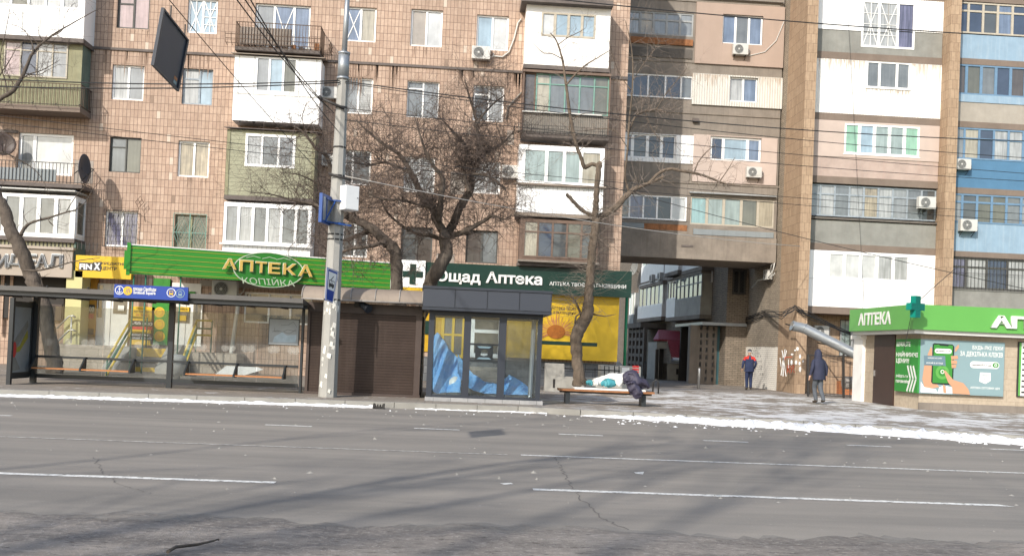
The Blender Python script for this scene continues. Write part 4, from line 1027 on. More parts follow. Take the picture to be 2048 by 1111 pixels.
# bay between the columns, from the top down
wr = B(1726, -30, 1828, 97); zp = FB.pix(1660, 59)[1]; zq = FB.pix(1860, 66)[1]; um = (wr[0]+wr[1])/2
o = loggia(UL1, UR1, SL[0], SL[0]+2.45, [((UL1, um, zp, SL[0]+2.45), 'white_panel', .03), ((UL1, um, SL[0], zp), 'panel_grey'), ((um, UR1, zq, SL[0]+2.45), 'corrugated_white', .03), ((um, UR1, SL[0], zq), 'panel_grey')],
       [dict(r=(wr[0], wr[1], FB.pix(1777, 97)[1], FB.pix(1777, 4)[1]), n=3, panes=('gl_curtain', 'gl_curtain', 'gl_lilac'), tape={0: 3, 1: 3}, split=(.33, .68), fw=.08, mw=.1)])
glazing(FB, (wr[0], wr[1], FB.pix(1777, 3)[1], FB.pix(1777, -30)[1]), -.05, o, n=2, frame='cream_frame', panes=('gl_grey',), name='glazing')
wr = B(1733.5, 122, 1819, 180)
loggia(UL1, UR1, SL[1], SL[0]-.31, [((UL1, UR1, SL[1], SL[0]-.31), 'corrugated_white', .03)], [dict(r=wr, n=3, panes=('gl_mid', 'gl_mid', 'gl_mid'), split=(.3, .7), mw=.1, sill=.12)])
for a, c, zt_, sd_, ln in ((UL1, wr[0]-.1, SL[0]-.32, 21, .7), (wr[1]+.1, UR1, SL[0]-.32, 22, .9), (wr[0], wr[1], wr[2]-.05, 23, .3)): streaks(FB, br, a, c, zt_, 90, .05, ln, sd_, 'rust_streak', .033, 'rust_streaks', .115/2)
wr = B(1689.5, 246, 1837.5, 315); zp = FB.pix(1755, 318)[1]
loggia(UL1, UR1, SL[2], SL[1]-.31, [((UL1, UR1, zp, SL[1]-.31), 'pale_pink', .03), ((UL1, UR1, SL[2], zp), 'pink_panel')], [dict(r=wr, n=5, panes=('gl_green', 'gl_bluesky', 'gl_mint', 'gl_mint', 'gl_green'), fw=.08, mw=.13, sill=.1)])
zp = FB.pix(1748, 441)[1]; wz = FB.pix(1748, 436)[1]
o = loggia(UL1, UR1, SL[3], SL[2]-.31, [((UL1, UR1, SL[3], zp-.08), 'panel_grey')], [])
glazing(FB, (UL1, UR1, wz, SL[2]-.35), -.15, o, n=9, frame='bluegrey_frame', panes=('gl_grey', 'gl_curtain', 'gl_mid', 'gl_curtain', 'gl_warm', 'gl_curtain', 'gl_grey', 'gl_mid', 'gl_dark'), transom=.7, fw=.06, mw=.08, name='glazing')
glazing(FB, (UL1, UR1, SL[2]-.8, SL[2]-.35), -.08, o, n=9, frame='bluegrey_frame', panes=('gl_mid', 'gl_navy', 'gl_grey', 'gl_mid'), fw=.05, mw=.06, name='glazing') if False else None
b = MB(); b.box(FB, UL1, UR1, -.12, .08, zp-.04, zp+.04); b.build('ledge', 'concrete_dark', o)
wr = B(1657, 503.6, 1817.5, 564)
loggia(UL1, UR1, SL[4], SL[3]-.31, [((UL1, UR1, SL[4], SL[3]-.31), 'white_panel', .03)], [dict(r=wr, n=5, panes=('gl_white', 'gl_white', 'gl_white', 'gl_curtain', 'gl_curtain'), fw=.08, mw=.13)])
jt = MB(); zt_ = FB.pix(1740, 562)[1]
for px in (1659, 1692, 1725, 1757, 1790, 1822): jt = MB(); jt.box(FB, FB.pix(px, 590)[0]-.01, FB.pix(px, 590)[0]+.01, .031, .038, SL[4], zt_); jt.build('trim', 'ac_white', br)
jt = MB(); jt.box(FB, UL1, UR1, .031, .04, zt_, zt_+.02); jt.build('trim', 'ac_white', br)
# bay right of the second column
zp = FB.pix(1990, 70)[1]
loggia(UL2, XR, SR[0], SR[0]+2.45, [((UL2, XR, SR[0], zp), 'blue_panel_light')], [dict(r=(UL2, XR, zp, SR[0]+2.45), n=14, frame='cream_frame', panes=('gl_navy', 'gl_navy', 'gl_dark', 'gl_blue'), transom=.72, mw=.1)])
zp, zq = FB.pix(1985, 192)[1], FB.pix(1985, 207)[1]
loggia(UL2, XR, SR[1], SR[0]-.27, [((UL2, XR, SR[1], zq), 'panel_beige'), ((UL2, XR, zq, zp), 'blue_panel_light', .03)], [dict(r=(UL2, XR, zp, SR[0]-.27), n=14, frame='blue_frame', panes=('gl_brown', 'gl_olive', 'gl_mid', 'gl_navy'), mw=.12)])
zp = FB.pix(1985, 321)[1]
loggia(UL2, XR, SR[2], SR[1]-.27, [((UL2, XR, SR[2], zp), 'blue_panel')], [dict(r=(UL2, XR, zp, SR[1]-.27), n=14, frame='blue_frame', panes=('gl_grey', 'gl_cream', 'gl_navy', 'gl_curtain', 'gl_curtain'), transom=.66, mw=.09)])
zp = FB.pix(1985, 448)[1]
loggia(UL2, XR, SR[3], SR[2]-.27, [((UL2, XR, SR[3], zp), 'blue_panel_light')], [dict(r=(UL2, XR, zp, SR[2]-.27), n=14, frame='blue_frame', panes=('gl_grey', 'gl_dark', 'gl_olive', 'gl_olive', 'gl_mid'), transom=.72, mw=.1)])
zp = FB.pix(1985, 579)[1]
loggia(UL2, XR, SR[4], SR[3]-.27, [((UL2, XR, SR[4], zp), 'panel_grey')], [dict(r=(UL2, XR, zp, SR[3]-.27), n=10, frame='dark_frame', panes=('gl_lilac', 'gl_curtain', 'gl_navy', 'gl_curtain'), transom=.7, mw=.09, grille=('bars', .08))])
# ground storey between the columns: tiled wall, window with a flower grille
FG = Frame((0, YB+1.15, 0))
b = MB(); b.box(FG, XA1, XR, -.4, 0, .1, SL[4]-.3); b.build('ground_wall', 'tile_column', br)
glazing(FG, FG.R(1680, 640, 1725, 712), .01, br, n=2, frame='grey_frame', panes=('gl_mint', 'gl_grey'), grille=('flower', .1), fw=.06)
b = MB(); q = FG.R(1690, 762, 1730, 772, .9); b.box(FG, q[0], q[1]+2, 0, .9, .1, q[3]); b.build('low_wall', 'orange_brick', br)
# writing sprayed and pasted on the foot of the column and on the whitewashed brick
g = MB(); rr = random.Random(3)
def gp(px, py, d=.006): u, z = FC.pix(px, py); return (u, z)
for a in ([(1570, 698), (1566, 722), (1562, 750)], [(1564, 700), (1568, 724), (1572, 752)], [(1573, 700), (1567, 726), (1566, 752)], [(1560, 715), (1562, 732)], [(1577, 718), (1577, 735)]):
    g.stroke(FC, [gp(*p) for p in a], .035, .003, .006)
for px, py, rw, rh in ((1595, 697, .08, .1), (1600, 712, .06, .12), (1592, 724, .07, .12), (1599, 726, .06, .1), (1600, 738, .07, .15), (1606, 722, .05, .07), (1584, 708, .08, .05), (1590, 700, .05, .05), (1583, 724, .06, .14)):
    u, z = gp(px, py); g.disc(FC, u, z, rw*.75, .003, .006, 9, 0, rh*.8)
g.build('pasted_notices', 'graffiti_white', br)
g = MB(); g.stroke(FC, [gp(1569, 720), gp(1570, 714), gp(1584, 713)], .035, .007, .009)
for pts in ([(1574, 745), (1575, 730), (1579, 731), (1578, 737), (1575, 737), (1580, 745)], [(1583, 744), (1582, 731), (1588, 730), (1586, 737), (1583, 737)], [(1586, 740), (1589, 744)]):
    g.stroke(FC, [gp(*p) for p in pts], .03, .007, .009)
g.build('graffiti', 'graffiti_red', br)
g = MB()
for row, (a, n) in enumerate(((1507, 5), (1509, 3), (1506, 5), (1508, 5), (0, 0), (1512, 4), (1513, 2), (1510, 5), (1512, 4), (0, 0), (1522, 3))):
    for k in range(n):
        u, z = FS.pix(a+k*3.6, 698+row*5.2); 
        g.stroke(FS, [(u-.1, z), (u-.1, z+.085), (u+.0, z+.085 if k % 2 else z+.04), (u+.0, z)][:2+(k+row) % 3], .022, .004, .007)
g.build('scrawled_writing', 'ink', br)
# ================================================================ courtyard wing seen through the archway
PW = FS.pt(-4.9, 0, 0)                                              # inner corner
XW2 = 13.1
bw = thing('courtyard_building', 'grey brick wing with glazed balconies, standing in the courtyard behind the archway', 'building', (XW2, PW.y, .13))
FR0 = Frame((0, PW.y, 0))
FWG = Frame((XW2, PW.y, 0), Vector((.035, -1, 0)))                  # faces left; u negative going away
LB, HB = 34.0, 15.0
b = MB(); b.box(FWG, -LB, 0, -4, 0, .1, HB); b.box(FR0, XW2+.01, PW.x+.3, -3, 0, .1, HB); b.build('wall', 'brick_wing', bw)
def Wp(px, py, d=0): return FWG.pix(px, py, d)
def wbal(x0, y0, x1, y1, d, clad, wy, n, frame, panes, mid=None, ytop=None):
    """balcony on the wing: far left edge px x0, near edge x1, top/bottom heights read at the near edge"""
    u0, u1 = Wp(x0, 600, d)[0], Wp(x1, 600, d)[0]; z0, z1, zm = Wp(x1, y1, d)[1], Wp(x1, y0, d)[1], Wp(x1, wy, d)[1]
    b = MB(); b.box(FWG, u0, u1, 0, d, z0, zm); b.box(FWG, u0, u1, 0, d-.12, zm, z1); b.box(FWG, u0-.02, u1+.02, 0, d+.03, z0-.22, z0-.003, 1); b.box(FWG, u0, u1, 0, d+.02, z1+.003, z1+.12, 1)
    o = b.build('balcony', [clad, 'concrete'], bw)
    glazing(FWG, (u0, u1, zm, z1), d-.1, o, n=n, frame=frame, panes=panes, fw=.06, mw=.07, name='glazing', transom=mid)
    sf = Frame(FWG.pt(u1, d, 0), -FWG.n)
    return o
wbal(540, 612, 0, 0, 0, 'white_board', 0, 1, V, ()) if False else None
wbal(1276, 558, 1324, 632, .6, 'white_board', 607, 6, V, ('gl_grey', 'gl_mid', 'gl_bluesky'))
wbal(1333, 560, 1350, 633, .6, 'white_board', 596, 3, V, ('gl_mid', 'gl_dark'))
wbal(1350, 546, 1401, 628, .6, 'concrete_light', 592, 6, 'grey_frame', ('gl_mint', 'gl_grey', 'gl_mid'), .62)
wbal(1280, 470, 1325, 560, .6, 'white_board', 520, 5, V, ('gl_grey', 'gl_mid'))
wbal(1327, 465, 1354, 540, .8, 'white_board', 500, 3, V, ('gl_grey', 'gl_mid'))
wbal(1357, 462, 1402, 532, .6, 'white_board', 500, 5, V, ('gl_grey', 'gl_mid'))
wbal(1258, 585, 1268, 648, .5, 'panel_bluegrey', 628, 2, V, ('gl_bluesky', 'gl_grey'))
for px in ((1413, 542, 1424, 563), (1411, 591, 1423, 614)):
    z1, z0 = Wp(px[2], px[1])[1], Wp(px[2], px[3])[1]
    glazing(FWG, (Wp(px[0], 600)[0], Wp(px[2], 600)[0], z0, z1), .005, bw, n=1, panes=('gl_blue',), fw=.05, sill=.1)
glazing(FR0, FR0.R(1466, 540, 1489, 588), .005, bw, n=2, frame='dark_frame', panes=('gl_black',), grille=('mesh', .1))
# porch with its canopy, pierced screen and door
PO = Frame((0, PW.y+.9, 0)); PC = Frame((0, PW.y-.1, 0))
z0, z1 = PC.pix(1450, 651)[1], PC.pix(1450, 645)[1]; c0 = PC.pix(1404, 650)[0]
b = MB(); b.box(PC, c0, PW.x-.02, -6, 0, z0, z1); b.build('canopy', 'zinc', bw)
zt_ = z0-.004; x_ = lambda px: PO.pix(px, 700)[0]
b = MB(); b.box(PO, x_(1378), x_(1393), -.3, .15, .1, zt_)
xs_ = [1393, 1399, 1403, 1411, 1415, 1424, 1428, 1433]
for k in (1, 3, 5): 
    for i_ in range(8): z = .12+(zt_-.12)*i_/8; b.box(PO, x_(xs_[k]), x_(xs_[k+1]), -.15, 0, z, z+(zt_-.12)/8*.38)
for k in (0, 2, 4, 6): b.box(PO, x_(xs_[k]), x_(xs_[k+1]), -.2, .03, .1, zt_)
b.build('porch_screen', 'concrete', bw)
b = MB(); b.box(PO, x_(1433)+.01, x_(1451), -.25, -.05, .1, zt_); b.build('door', 'door_teal', bw)
b = MB(); b.box(PO, x_(1451)+.01, PW.x-.01, -.3, .3, .1, zt_); b.build('porch_wall', 'brick_grey', bw)
b = MB(); b.box(PO, x_(1395), x_(1433), -4, -3.8, .1, zt_); b.build('porch_back', 'door_dark', bw)
# second entrance: basement door and stone wall under a red tiled roof
EN = Frame((0, 53.0, 0)); q = EN.R(1314, 686, 1378, 762); em = EN.pix(1336, 700)[0]
b = MB(); zr = EN.pix(1330, 684)[1]; b.box(EN, q[0], q[0]+.15, -2.5, 0, .1, zr); b.box(EN, em, q[1], -2.5, 0, .1, EN.pix(1360, 727)[1]); b.box(EN, q[0]+.151, em-.001, -2.5, -.2, zr-.35, zr, 0)
b.build('entrance', 'concrete_light', bw)
b = MB(); b.box(EN, q[0]+.151, em-.001, -1.2, -1.1, .12, zr-.36); b.build('door', 'door_dark', bw)
b = MB(); b.box(Frame(EN.pt(q[0]+.1, .1, 0), Vector((-.35, -.9, 0))), 0, .8, 0, .05, .15, zr-.4); b.build('door', 'concrete_dark', bw)
for a, c in ((1352, 1357), (1363, 1369)):
    u0, za = EN.pix(a, 748); u1, zb_ = EN.pix(c, 737); b = MB(); b.box(EN, u0, u1, .002, .012, za, zb_); b.build('vent', 'door_dark', bw)
b = MB(); t_ = lambda px, py, Y: atY(px, py, Y)
b.face([t_(1317, 662, 55.2), t_(1379, 666, 55.2), t_(1378, 684, 53.8), t_(1317, 681, 53.8)])
b.face([t_(1334, 682, 53.8), t_(1378, 684, 53.8), t_(1377, 722, 52.6), t_(1344, 719, 52.6)])
b.face([t_(1317, 662, 55.2), t_(1317, 681, 53.8), t_(1308, 681, 54.2)])
o = b.build('red_roof', 'roof_tile_red', bw); sm = o.modifiers.new('thick', 'SOLIDIFY'); sm.thickness = .1
b = MB(); b.face([t_(1345, 714, 52.55), t_(1376, 716, 52.55), t_(1376, 721, 52.45), t_(1347, 718, 52.45)]); o = b.build('snow_patch', 'snow', bw); sm = o.modifiers.new('thick', 'SOLIDIFY'); sm.thickness = .05
b = MB(); b.bar(t_(1343, 720, 52.5), t_(1378, 724, 52.5), .09, 6); b.build('gutter', 'zinc', bw)
# far porch
f0, f1 = Wp(1262, 700, 1.2)[0], Wp(1292, 700, 1.2)[0]
b = MB(); zf = Wp(1290, 655, 1.2)[1]; b.box(FWG, f0, f1, 0, 1.6, zf, zf+.3)
for i in range(5): uu = f0+(f1-f0)*i/4.; b.box(FWG, uu-.2, uu+.2, 1.2, 1.4, .1, zf-.004)
for k in range(6): b.box(FWG, f0, f1, 1.22, 1.38, .3+k*.5, .5+k*.5)
b.build('porch_screen', 'concrete_dark', bw)
# ================================================================ signs on the fronts
def fp(fr, px, py, d=0):
    u, z = fr.pix(px, py, d); return fr.pt(u, d, z)
# green board with gold lines, ellipse and raised letters
_a, _c = atY(262, 520, 34.3), atY(780, 555, 37.0); GS = Frame((_a.x, _a.y, 0), (_c.x-_a.x, _c.y-_a.y, 0)); D0 = 0.0   # the board stands out from the wall at its left end
r = GS.R(262, 490, 780, 578, D0); zt = GS.pix(520, 508, D0)[1]; zb = GS.pix(520, 562.5, D0)[1]
sg = thing('shop_sign', 'long bright green board with gold lines and raised yellow letters АПТЕКА over an oval emblem', 'shop sign', GS.pt((r[0]+r[1])/2, D0, zb))
b = MB(); b.box(GS, r[0], r[1], D0-.12, D0, zb, zt); b.box(GS, r[0]-.12, r[0], D0-.2, D0+.05, zb-.05, zt+.08)
b.box(GS, r[0]-.2, r[0]-.121, D0-.16, D0+.02, zb+.15, zt-.2); b.build('board', 'sign_green', sg)
b = MB()
for k in range(6): z = zb+(zt-zb)*(.06+.168*k); b.box(GS, r[0], r[1], D0+.001, D0+.012, z, z+.02)
b.build('stripe', 'gold_line', sg)
b = MB(); b.box(GS, r[0], r[1], D0-.14, D0+.02, zt+.002, zt+.04); b.box(GS, r[1]+.003, r[1]+.06, D0-.14, D0+.02, zb, zt+.04); b.build('trim', 'white_letter', sg)
ce, he = GS.pix(537, 540, D0), abs(GS.pix(608, 540, D0)[0]-GS.pix(466, 540, D0)[0])/2
vk = (GS.pix(537, 507, D0)[1]-GS.pix(537, 577, D0)[1])/2/he
b = MB(); b.disc(GS, ce[0], ce[1], he, D0+.03, D0+.10, 40, 0, he*vk); o = b.build('emblem', 'emblem_green', sg)
b = MB(); b.ring(GS, ce[0], ce[1], he*.96, he, D0+.101, D0+.115, 44, 0, vk)
for dx in (-.45, 0, .4): b.stroke(GS, [(ce[0]+he*(dx-.2), ce[1]+he*vk*.62), (ce[0]+he*dx, ce[1]+he*vk*.74), (ce[0]+he*(dx+.2), ce[1]+he*vk*.66)], .02, D0+.10, D0+.11)
b.build('outline', 'pale_outline', o)
for i, (ch, x0, x1, yb, yt) in enumerate((('А', 446, 473, 538, 517), ('П', 480, 506, 542, 520), ('Т', 512, 533, 545, 523), ('Е', 538, 560, 547, 525), ('К', 567, 592, 549, 527), ('А', 598, 625, 552, 530))):
    q = GS.R(x0, yt, x1, yb, D0+.2); W_ = q[1]-q[0]
    zl, zh = GS.pix((x0+x1)/2, yb, D0+.2)[1], GS.pix((x0+x1)/2, yt, D0+.2)[1]
    text(GS, ch, (q[0]-.012, q[1]+.012, zl-.012, zh+.012), D0+.12, 'white_letter', sg, 'letter_edge', .05, .03)
    text(GS, ch, (q[0], q[1], zl, zh), D0+.171, 'yellow_letter', sg, 'letter', .03, .02)
q = GS.R(483, 557, 590, 573, D0+.1)
text(GS, 'КОПІЙКА', (q[0], q[1], GS.pix(537, 570, D0)[1], GS.pix(537, 554, D0)[1]), D0+.101, 'pale_outline', sg, 'lettering', .012, .0, -.2)
b = MB()
for px in (268, 292, 362): 
    a = fp(GS, px, 550, D0-.1); b.bar(a, Vector((a.x, a.y, .13 if px < 300 else .13)), .03, 6)
b.build('support_post', 'rail_green', sg)
b = MB(); q_ = [GS.pt(r[0], -.15, zt-.1), GS.pt(r[1], -.15, zt-.1)]; q_ += [Vector((q_[1].x, YL-1.0, zt+.02)), Vector((q_[0].x, YL-.02, zt+.02))]; b.face(q_); b.face([p-Vector((0, 0, .08)) for p in q_[::-1]]); b.build('canopy_roof', 'zinc', sg)
# yellow credit office sign
D1 = 1.0; r = FL.R(152, 509, 262, 556, D1); zt, zb = FL.pix(207, 512, D1)[1], FL.pix(207, 556, D1)[1]
sg = thing('shop_sign', 'yellow sign board with black letters left of the green pharmacy board', 'shop sign', FL.pt((r[0]+r[1])/2, D1, zb))
b = MB(); b.box(FL, r[0], r[1], D1-.3, D1, zb, zt); b.build('board', 'yellow', sg)
q = FL.R(158, 524, 185, 541, D1); b = MB(); b.box(FL, q[0], q[1], D1+.001, D1+.006, q[2]+.0, q[3]); q2 = FL.R(186, 524, 202, 541, D1); b.prism(FL, [(q2[0], q2[2]), (q2[1], q2[2]-.03), (q2[1], q2[3]+.03), (q2[0], q2[3])], D1+.001, D1+.006); b.build('emblem', 'dark_letter', sg)
text(FL, 'FIN', (q[0]+.03, q[1]-.02, q[2]+.03, q[3]-.05), D1+.007, 'white_letter', sg, bold=.04); text(FL, 'X', (q2[0]+.04, q2[1]-.03, q2[2]+.02, q2[3]-.02), D1+.007, 'white_letter', sg, bold=.06)
q = FL.R(203, 522, 256, 532, D1); text(FL, 'КРЕДИТНИЙ', (q[0], q[1]+.05, FL.pix(228, 531, D1)[1], FL.pix(228, 523, D1)[1]), D1+.002, 'dark_letter', sg, bold=.01)
q = FL.R(203, 533, 233, 543, D1); text(FL, 'ЦЕНТР', (q[0], q[1], FL.pix(218, 541, D1)[1], FL.pix(218, 533, D1)[1]), D1+.002, 'dark_letter', sg, bold=.01)
# beige fascia with big grey letters
D2 = 1.1; r = FL.R(-40, 490, 143, 552, D2); zt, zb = FL.pix(70, 497, D2)[1], FL.pix(70, 552, D2)[1]
sg = thing('shop_sign', 'beige fascia with large raised dark grey letters at the far left behind the leaning tree', 'shop sign', FL.pt((r[0]+r[1])/2, D2, zb))
b = MB(); b.box(FL, r[0]-4, r[1], .98, D2, zb, zt); b.box(FL, r[0]-4, r[1]+.05, .97, D2+.08, zt, zt+.1); b.build('fascia', 'fascia_beige', sg)
for ch, x0, x1 in (('И', -4, 15), ('Д', 18, 44), ('Е', 52, 72), ('А', 75, 95), ('Л', 99, 124)):
    q = FL.R(x0, 508, x1, 532, D2); zl, zh = FL.pix((x0+x1)/2, 534, D2)[1], FL.pix((x0+x1)/2, 509, D2)[1]
    text(FL, ch, (q[0]-.03, q[1]+.03, zl-.02, zh+.03), D2+.02, 'white_letter', sg, 'letter_edge', .04, .03)
    text(FL, ch, (q[0], q[1], zl, zh), D2+.061, 'grey_letter', sg, 'letter', .03, .01)
# dark green pharmacy sign with white letters
D3 = .75; r = FL.R(848, 524, 1262, 594, D3); zt, zb = FL.pix(1055, 533, D3)[1], FL.pix(1055, 586, D3)[1]
sg = thing('shop_sign', 'dark green sign board with large white letters and a green cross on a white panel', 'shop sign', FL.pt((r[0]+r[1])/2, D3, zb))
b = MB(); b.box(FL, r[0], r[1], D3-.15, D3, zb, zt); b.build('board', 'sign_green_dark', sg)
def rr4(px, d): 
    q = FL.R(*px, d); xm = (px[0]+px[2])/2; return (q[0], q[1], FL.pix(xm, px[3], d)[1], FL.pix(xm, px[1], d)[1])
def serif_text(s, rect, d, m, par):
    text(FL, s, rect, d, m, par, bold=.028, depth=.05)
serif_text('Ощад', rr4((873, 541, 961, 568), D3), D3+.003, 'white_letter', sg); serif_text('Аптека', rr4((972, 545, 1084, 568), D3), D3+.003, 'white_letter', sg)
text(FL, 'АПТЕКА ТВОЄЇ БАТЬКІВЩИНИ', rr4((1099, 564, 1252, 575), D3), D3+.003, 'white_letter', sg, bold=.012)
q = rr4((798, 520, 849, 574), D3+.08); b = MB(); b.box(FL, q[0], q[1], D3-.1, D3+.08, q[2], q[3]); o = b.build('cross_panel', 'white_panel', sg)
q = rr4((806, 529, 845, 567), D3+.08); cu, cz, h = (q[0]+q[1])/2, (q[2]+q[3])/2, (q[1]-q[0])/2; t_ = h*.3
b = MB(); b.box(FL, cu-t_, cu+t_, D3+.081, D3+.1, cz-h, cz+h); b.box(FL, cu-h, cu-t_, D3+.081, D3+.1, cz-t_, cz+t_); b.box(FL, cu+t_, cu+h, D3+.081, D3+.1, cz-t_, cz+t_); b.build('cross', 'sign_green_dark', o)
q = rr4((798, 575, 849, 584), D3); b = MB(); b.box(FL, q[0], q[1], D3-.1, D3+.06, q[2], q[3]); b.build('trim', 'yellow', sg)
# yellow advertising sheet with the sunflower
D4 = .35; r = rr4((1084, 590, 1234, 722), D4)
sg = thing('advert_board', 'yellow sheet with an orange sunflower and a dark green line under the dark green sign', 'advert board', FL.pt((r[0]+r[1])/2, D4, r[2]))
b = MB(); b.box(FL, r[0]-.3, r[1], D4-.3, D4, FL.pix(1160, 720, D4)[1], FL.pix(1160, 586, D4)[1]); b.build('sheet', 'yellow', sg)
b = MB(); q = rr4((1084, 679, 1148, 692), D4); zl_ = FL.pix(1118, 682, D4)[1]; b.box(FL, q[0]-.3, q[1]+.9, D4+.001, D4+.012, zl_-.14, zl_); b.build('band', 'sign_green_dark', sg)
cu, cz = FL.pix(1112, 663, D4); b = MB(); rr = random.Random(5)
for k in range(46):
    a = math.pi*(k/45.*1.25-.12); L_ = rr.uniform(.55, .85); w0 = .055
    b.prism(FL, [(cu+.28*math.cos(a)-w0*math.sin(a), cz+.2*math.sin(a)+w0*math.cos(a)), (cu+.28*math.cos(a)+w0*math.sin(a), cz+.2*math.sin(a)-w0*math.cos(a)), (cu+L_*math.cos(a+rr.uniform(-.1, .1)), cz+L_*math.sin(a+rr.uniform(-.1, .1)))], D4+.0015+.0004*k, D4+.004+.0004*k, k % 2)
b.disc(FL, cu, cz, .36, D4+.024, D4+.03, 24, 2, .27); b.build('sunflower', ['petal', 'wood_orange', 'petal_core'], sg)
text(FL, 'Аптека твоєї', rr4((1103, 611, 1152, 620), D4), D4+.002, 'dark_letter', sg); text(FL, 'Батьківщини', rr4((1101, 620, 1152, 629), D4), D4+.002, 'dark_letter', sg)
# posters by the shop doors
def poster(px, m, label, lines=(), FR=FL, d=.13, blocks=()):
    r = FR.R(*px, d); t = thing('poster', label, 'poster', FR.pt((r[0]+r[1])/2, d, r[2]))
    b = MB(); b.box(FR, r[0], r[1], .005, d, r[2], r[3]); b.build('sheet', m, t)
    H, W_ = r[3]-r[2], r[1]-r[0]
    for i, (a, c, e, f, mm) in enumerate(blocks):
        b = MB(); b.box(FR, r[0]+W_*a, r[0]+W_*c, d+.001, d+.006, r[2]+H*e, r[2]+H*f); b.build('block', mm, t)
    for s, a, c, e, f, mm in lines: text(FR, s, (r[0]+W_*a, r[0]+W_*c, r[2]+H*e, r[2]+H*f), d+.007, mm, t, depth=.004, bold=.01)
    return t
poster((263, 612, 306, 690), 'yellow', 'yellow poster with 50 000 on a black and red block between the two shop doors',
  [('-50 000', .06, .93, .51, .60, 'white_letter'), ('ВАШІ МРІЇ -', .08, .92, .24, .29, 'white_letter'), ('НАШІ ГРОШІ', .06, .94, .15, .20, 'white_letter'), ('грошi', .2, .6, .93, .97, 'dark_letter'), ('ДО ЗАРПЛАТИ', .12, .92, .85, .89, 'dark_letter'), ('ТА ІНШІ', .2, .7, .76, .80, 'red_letter')],
  blocks=[(.04, .96, .49, .63, 'dark_letter'), (.06, .94, .40, .485, 'red_letter'), (.04, .96, .13, .31, 'dark_letter')])
t = poster((307, 556, 334, 690), 'sign_green', 'tall green strip with three gold coins beside the yellow poster')
r = FL.R(307, 556, 334, 690, .13)
for y in (624, 648, 672):
    u, z = FL.pix(319, y, .136); b = MB(); b.disc(FL, u, z, .20, .131, .137, 24); b.ring(FL, u, z, .12, .14, .1375, .14, 20, 1); b.build('coin', ['yellow', 'wood_orange'], t)
poster((159, 556, 188, 690), 'poster_dim', 'dull yellow panel with a 50 000 block on the side of the pale pillar',
  [('-50 000', .06, .9, .50, .58, 'white_letter'), ('FIN X', .1, .6, .86, .92, 'white_letter')], d=.2, blocks=[(.04, .94, .48, .61, 'dark_letter'), (.08, .9, .40, .475, 'red_letter'), (.04, .94, .16, .25, 'dark_letter'), (.06, .64, .84, .94, 'dark_letter')])
poster((368, 582, 389, 600), 'sign_green', 'small green plate with yellow letters above the second shop door', [('КА', .2, .8, .25, .75, 'yellow_letter')], d=.16)
poster((357, 613, 378, 623), 'yellow', 'upper yellow notice on the glass of the second shop door', [('УВАГА', .15, .85, .3, .7, 'dark_letter')], d=.17)
poster((358, 630, 372, 641), 'yellow', 'lower yellow notice on the glass of the second shop door', d=.17)
poster((236, 610, 248, 621), 'notice', 'white paper sheet on the dark glass of the first shop door', d=.17)
# ================================================================ bus stop shelter
YS = 26.2; S = Frame((0, YS, 0))
xs = [S.pix(66, 760)[0], S.pix(338, 772)[0], S.pix(600, 785)[0]]
zt = 2.36
bs = thing('bus_shelter', 'long black framed glass bus stop shelter with orange slatted seats', 'bus shelter', ((xs[0]+xs[2])/2, YS, .13))
for i, x in enumerate(xs):
    b = MB(); w_ = .065 if i < 2 else .03; b.box(S, x-w_, x+w_, -.07, .07, .13, zt); b.build('post', 'shelter_black', bs)
for a, c in zip(xs, xs[1:]):
    b = MB(); b.box(S, a+.066, c-.066, -.03, .03, .27, .37); b.build('bottom_rail', 'shelter_black', bs)
    b = MB(); b.box(S, a+.066, c-.066, .02, .06, .80, .86); b.build('hand_rail', 'shelter_black', bs)
    g = MB(); n = 2 if a == xs[0] else 3
    for k in range(n): g.box(S, a+.07+(c-a-.14)*k/n+.008, a+.07+(c-a-.14)*(k+1)/n-.008, -.006, .006, .372, 2.16)
    g.build('glass_pane', 'glass_clear', bs)
for px0, px1 in ((75, 270), (378, 572)):
    a, c = S.pix(px0, 738)[0], S.pix(px1, 740)[0]
    for k in range(2):
        p, q = a+(c-a)*k/2, a+(c-a)*(k+1)/2; b = MB()
        for j in range(4): b.box(S, p+.03, q-.03, .12+.085*j, .19+.085*j, .52, .55)
        b.build('seat', 'wood_orange', bs)
    for k in range(3):
        p = a+(c-a)*k/2; fr = Frame(S.pt(p-.02, 0, 0), (0, -1, 0)); b = MB()
        b.prism(fr, [(0.06, .86), (.12, .86), (.46, .55), (.46, .49), (.06, .49)], 0, -.04); b.build('seat_bracket', 'shelter_black', bs)
# roof, slightly pitched, on cross beams
x0, x1 = -13.6, S.pix(606, 612, 1.3)[0]
b = MB(); b.prism(Frame((x0, YS-1.35, 0), (0, 1, 0)), [(0, 2.47), (1.9, 2.38), (1.9, 2.44), (0, 2.59)], 0, x1-x0); b.build('roof', 'shelter_roof', bs)
b = MB(); k = 0
b.box(S, x0, x1, 1.2, 1.26, 2.36, 2.462); b.box(S, x0, x1, -.05, .05, 2.36, 2.40); b.box(S, x0, x1, .55, .62, 2.35, 2.43)
x = x0+.4
while x < x1: b.box(S, x-.03, x+.03, .051, 1.19, 2.33, 2.41); x += .86
b.build('roof_beam', 'shelter_black', bs)
b = MB(); x = x0+.3
while x < x1: b.tube([S.pt(x, 1.36, 2.60), S.pt(x, 1.36, 2.63)], .025, 6); x += 1.0
b.build('roof_fixing', 'shelter_black', bs)
rr = random.Random(2)
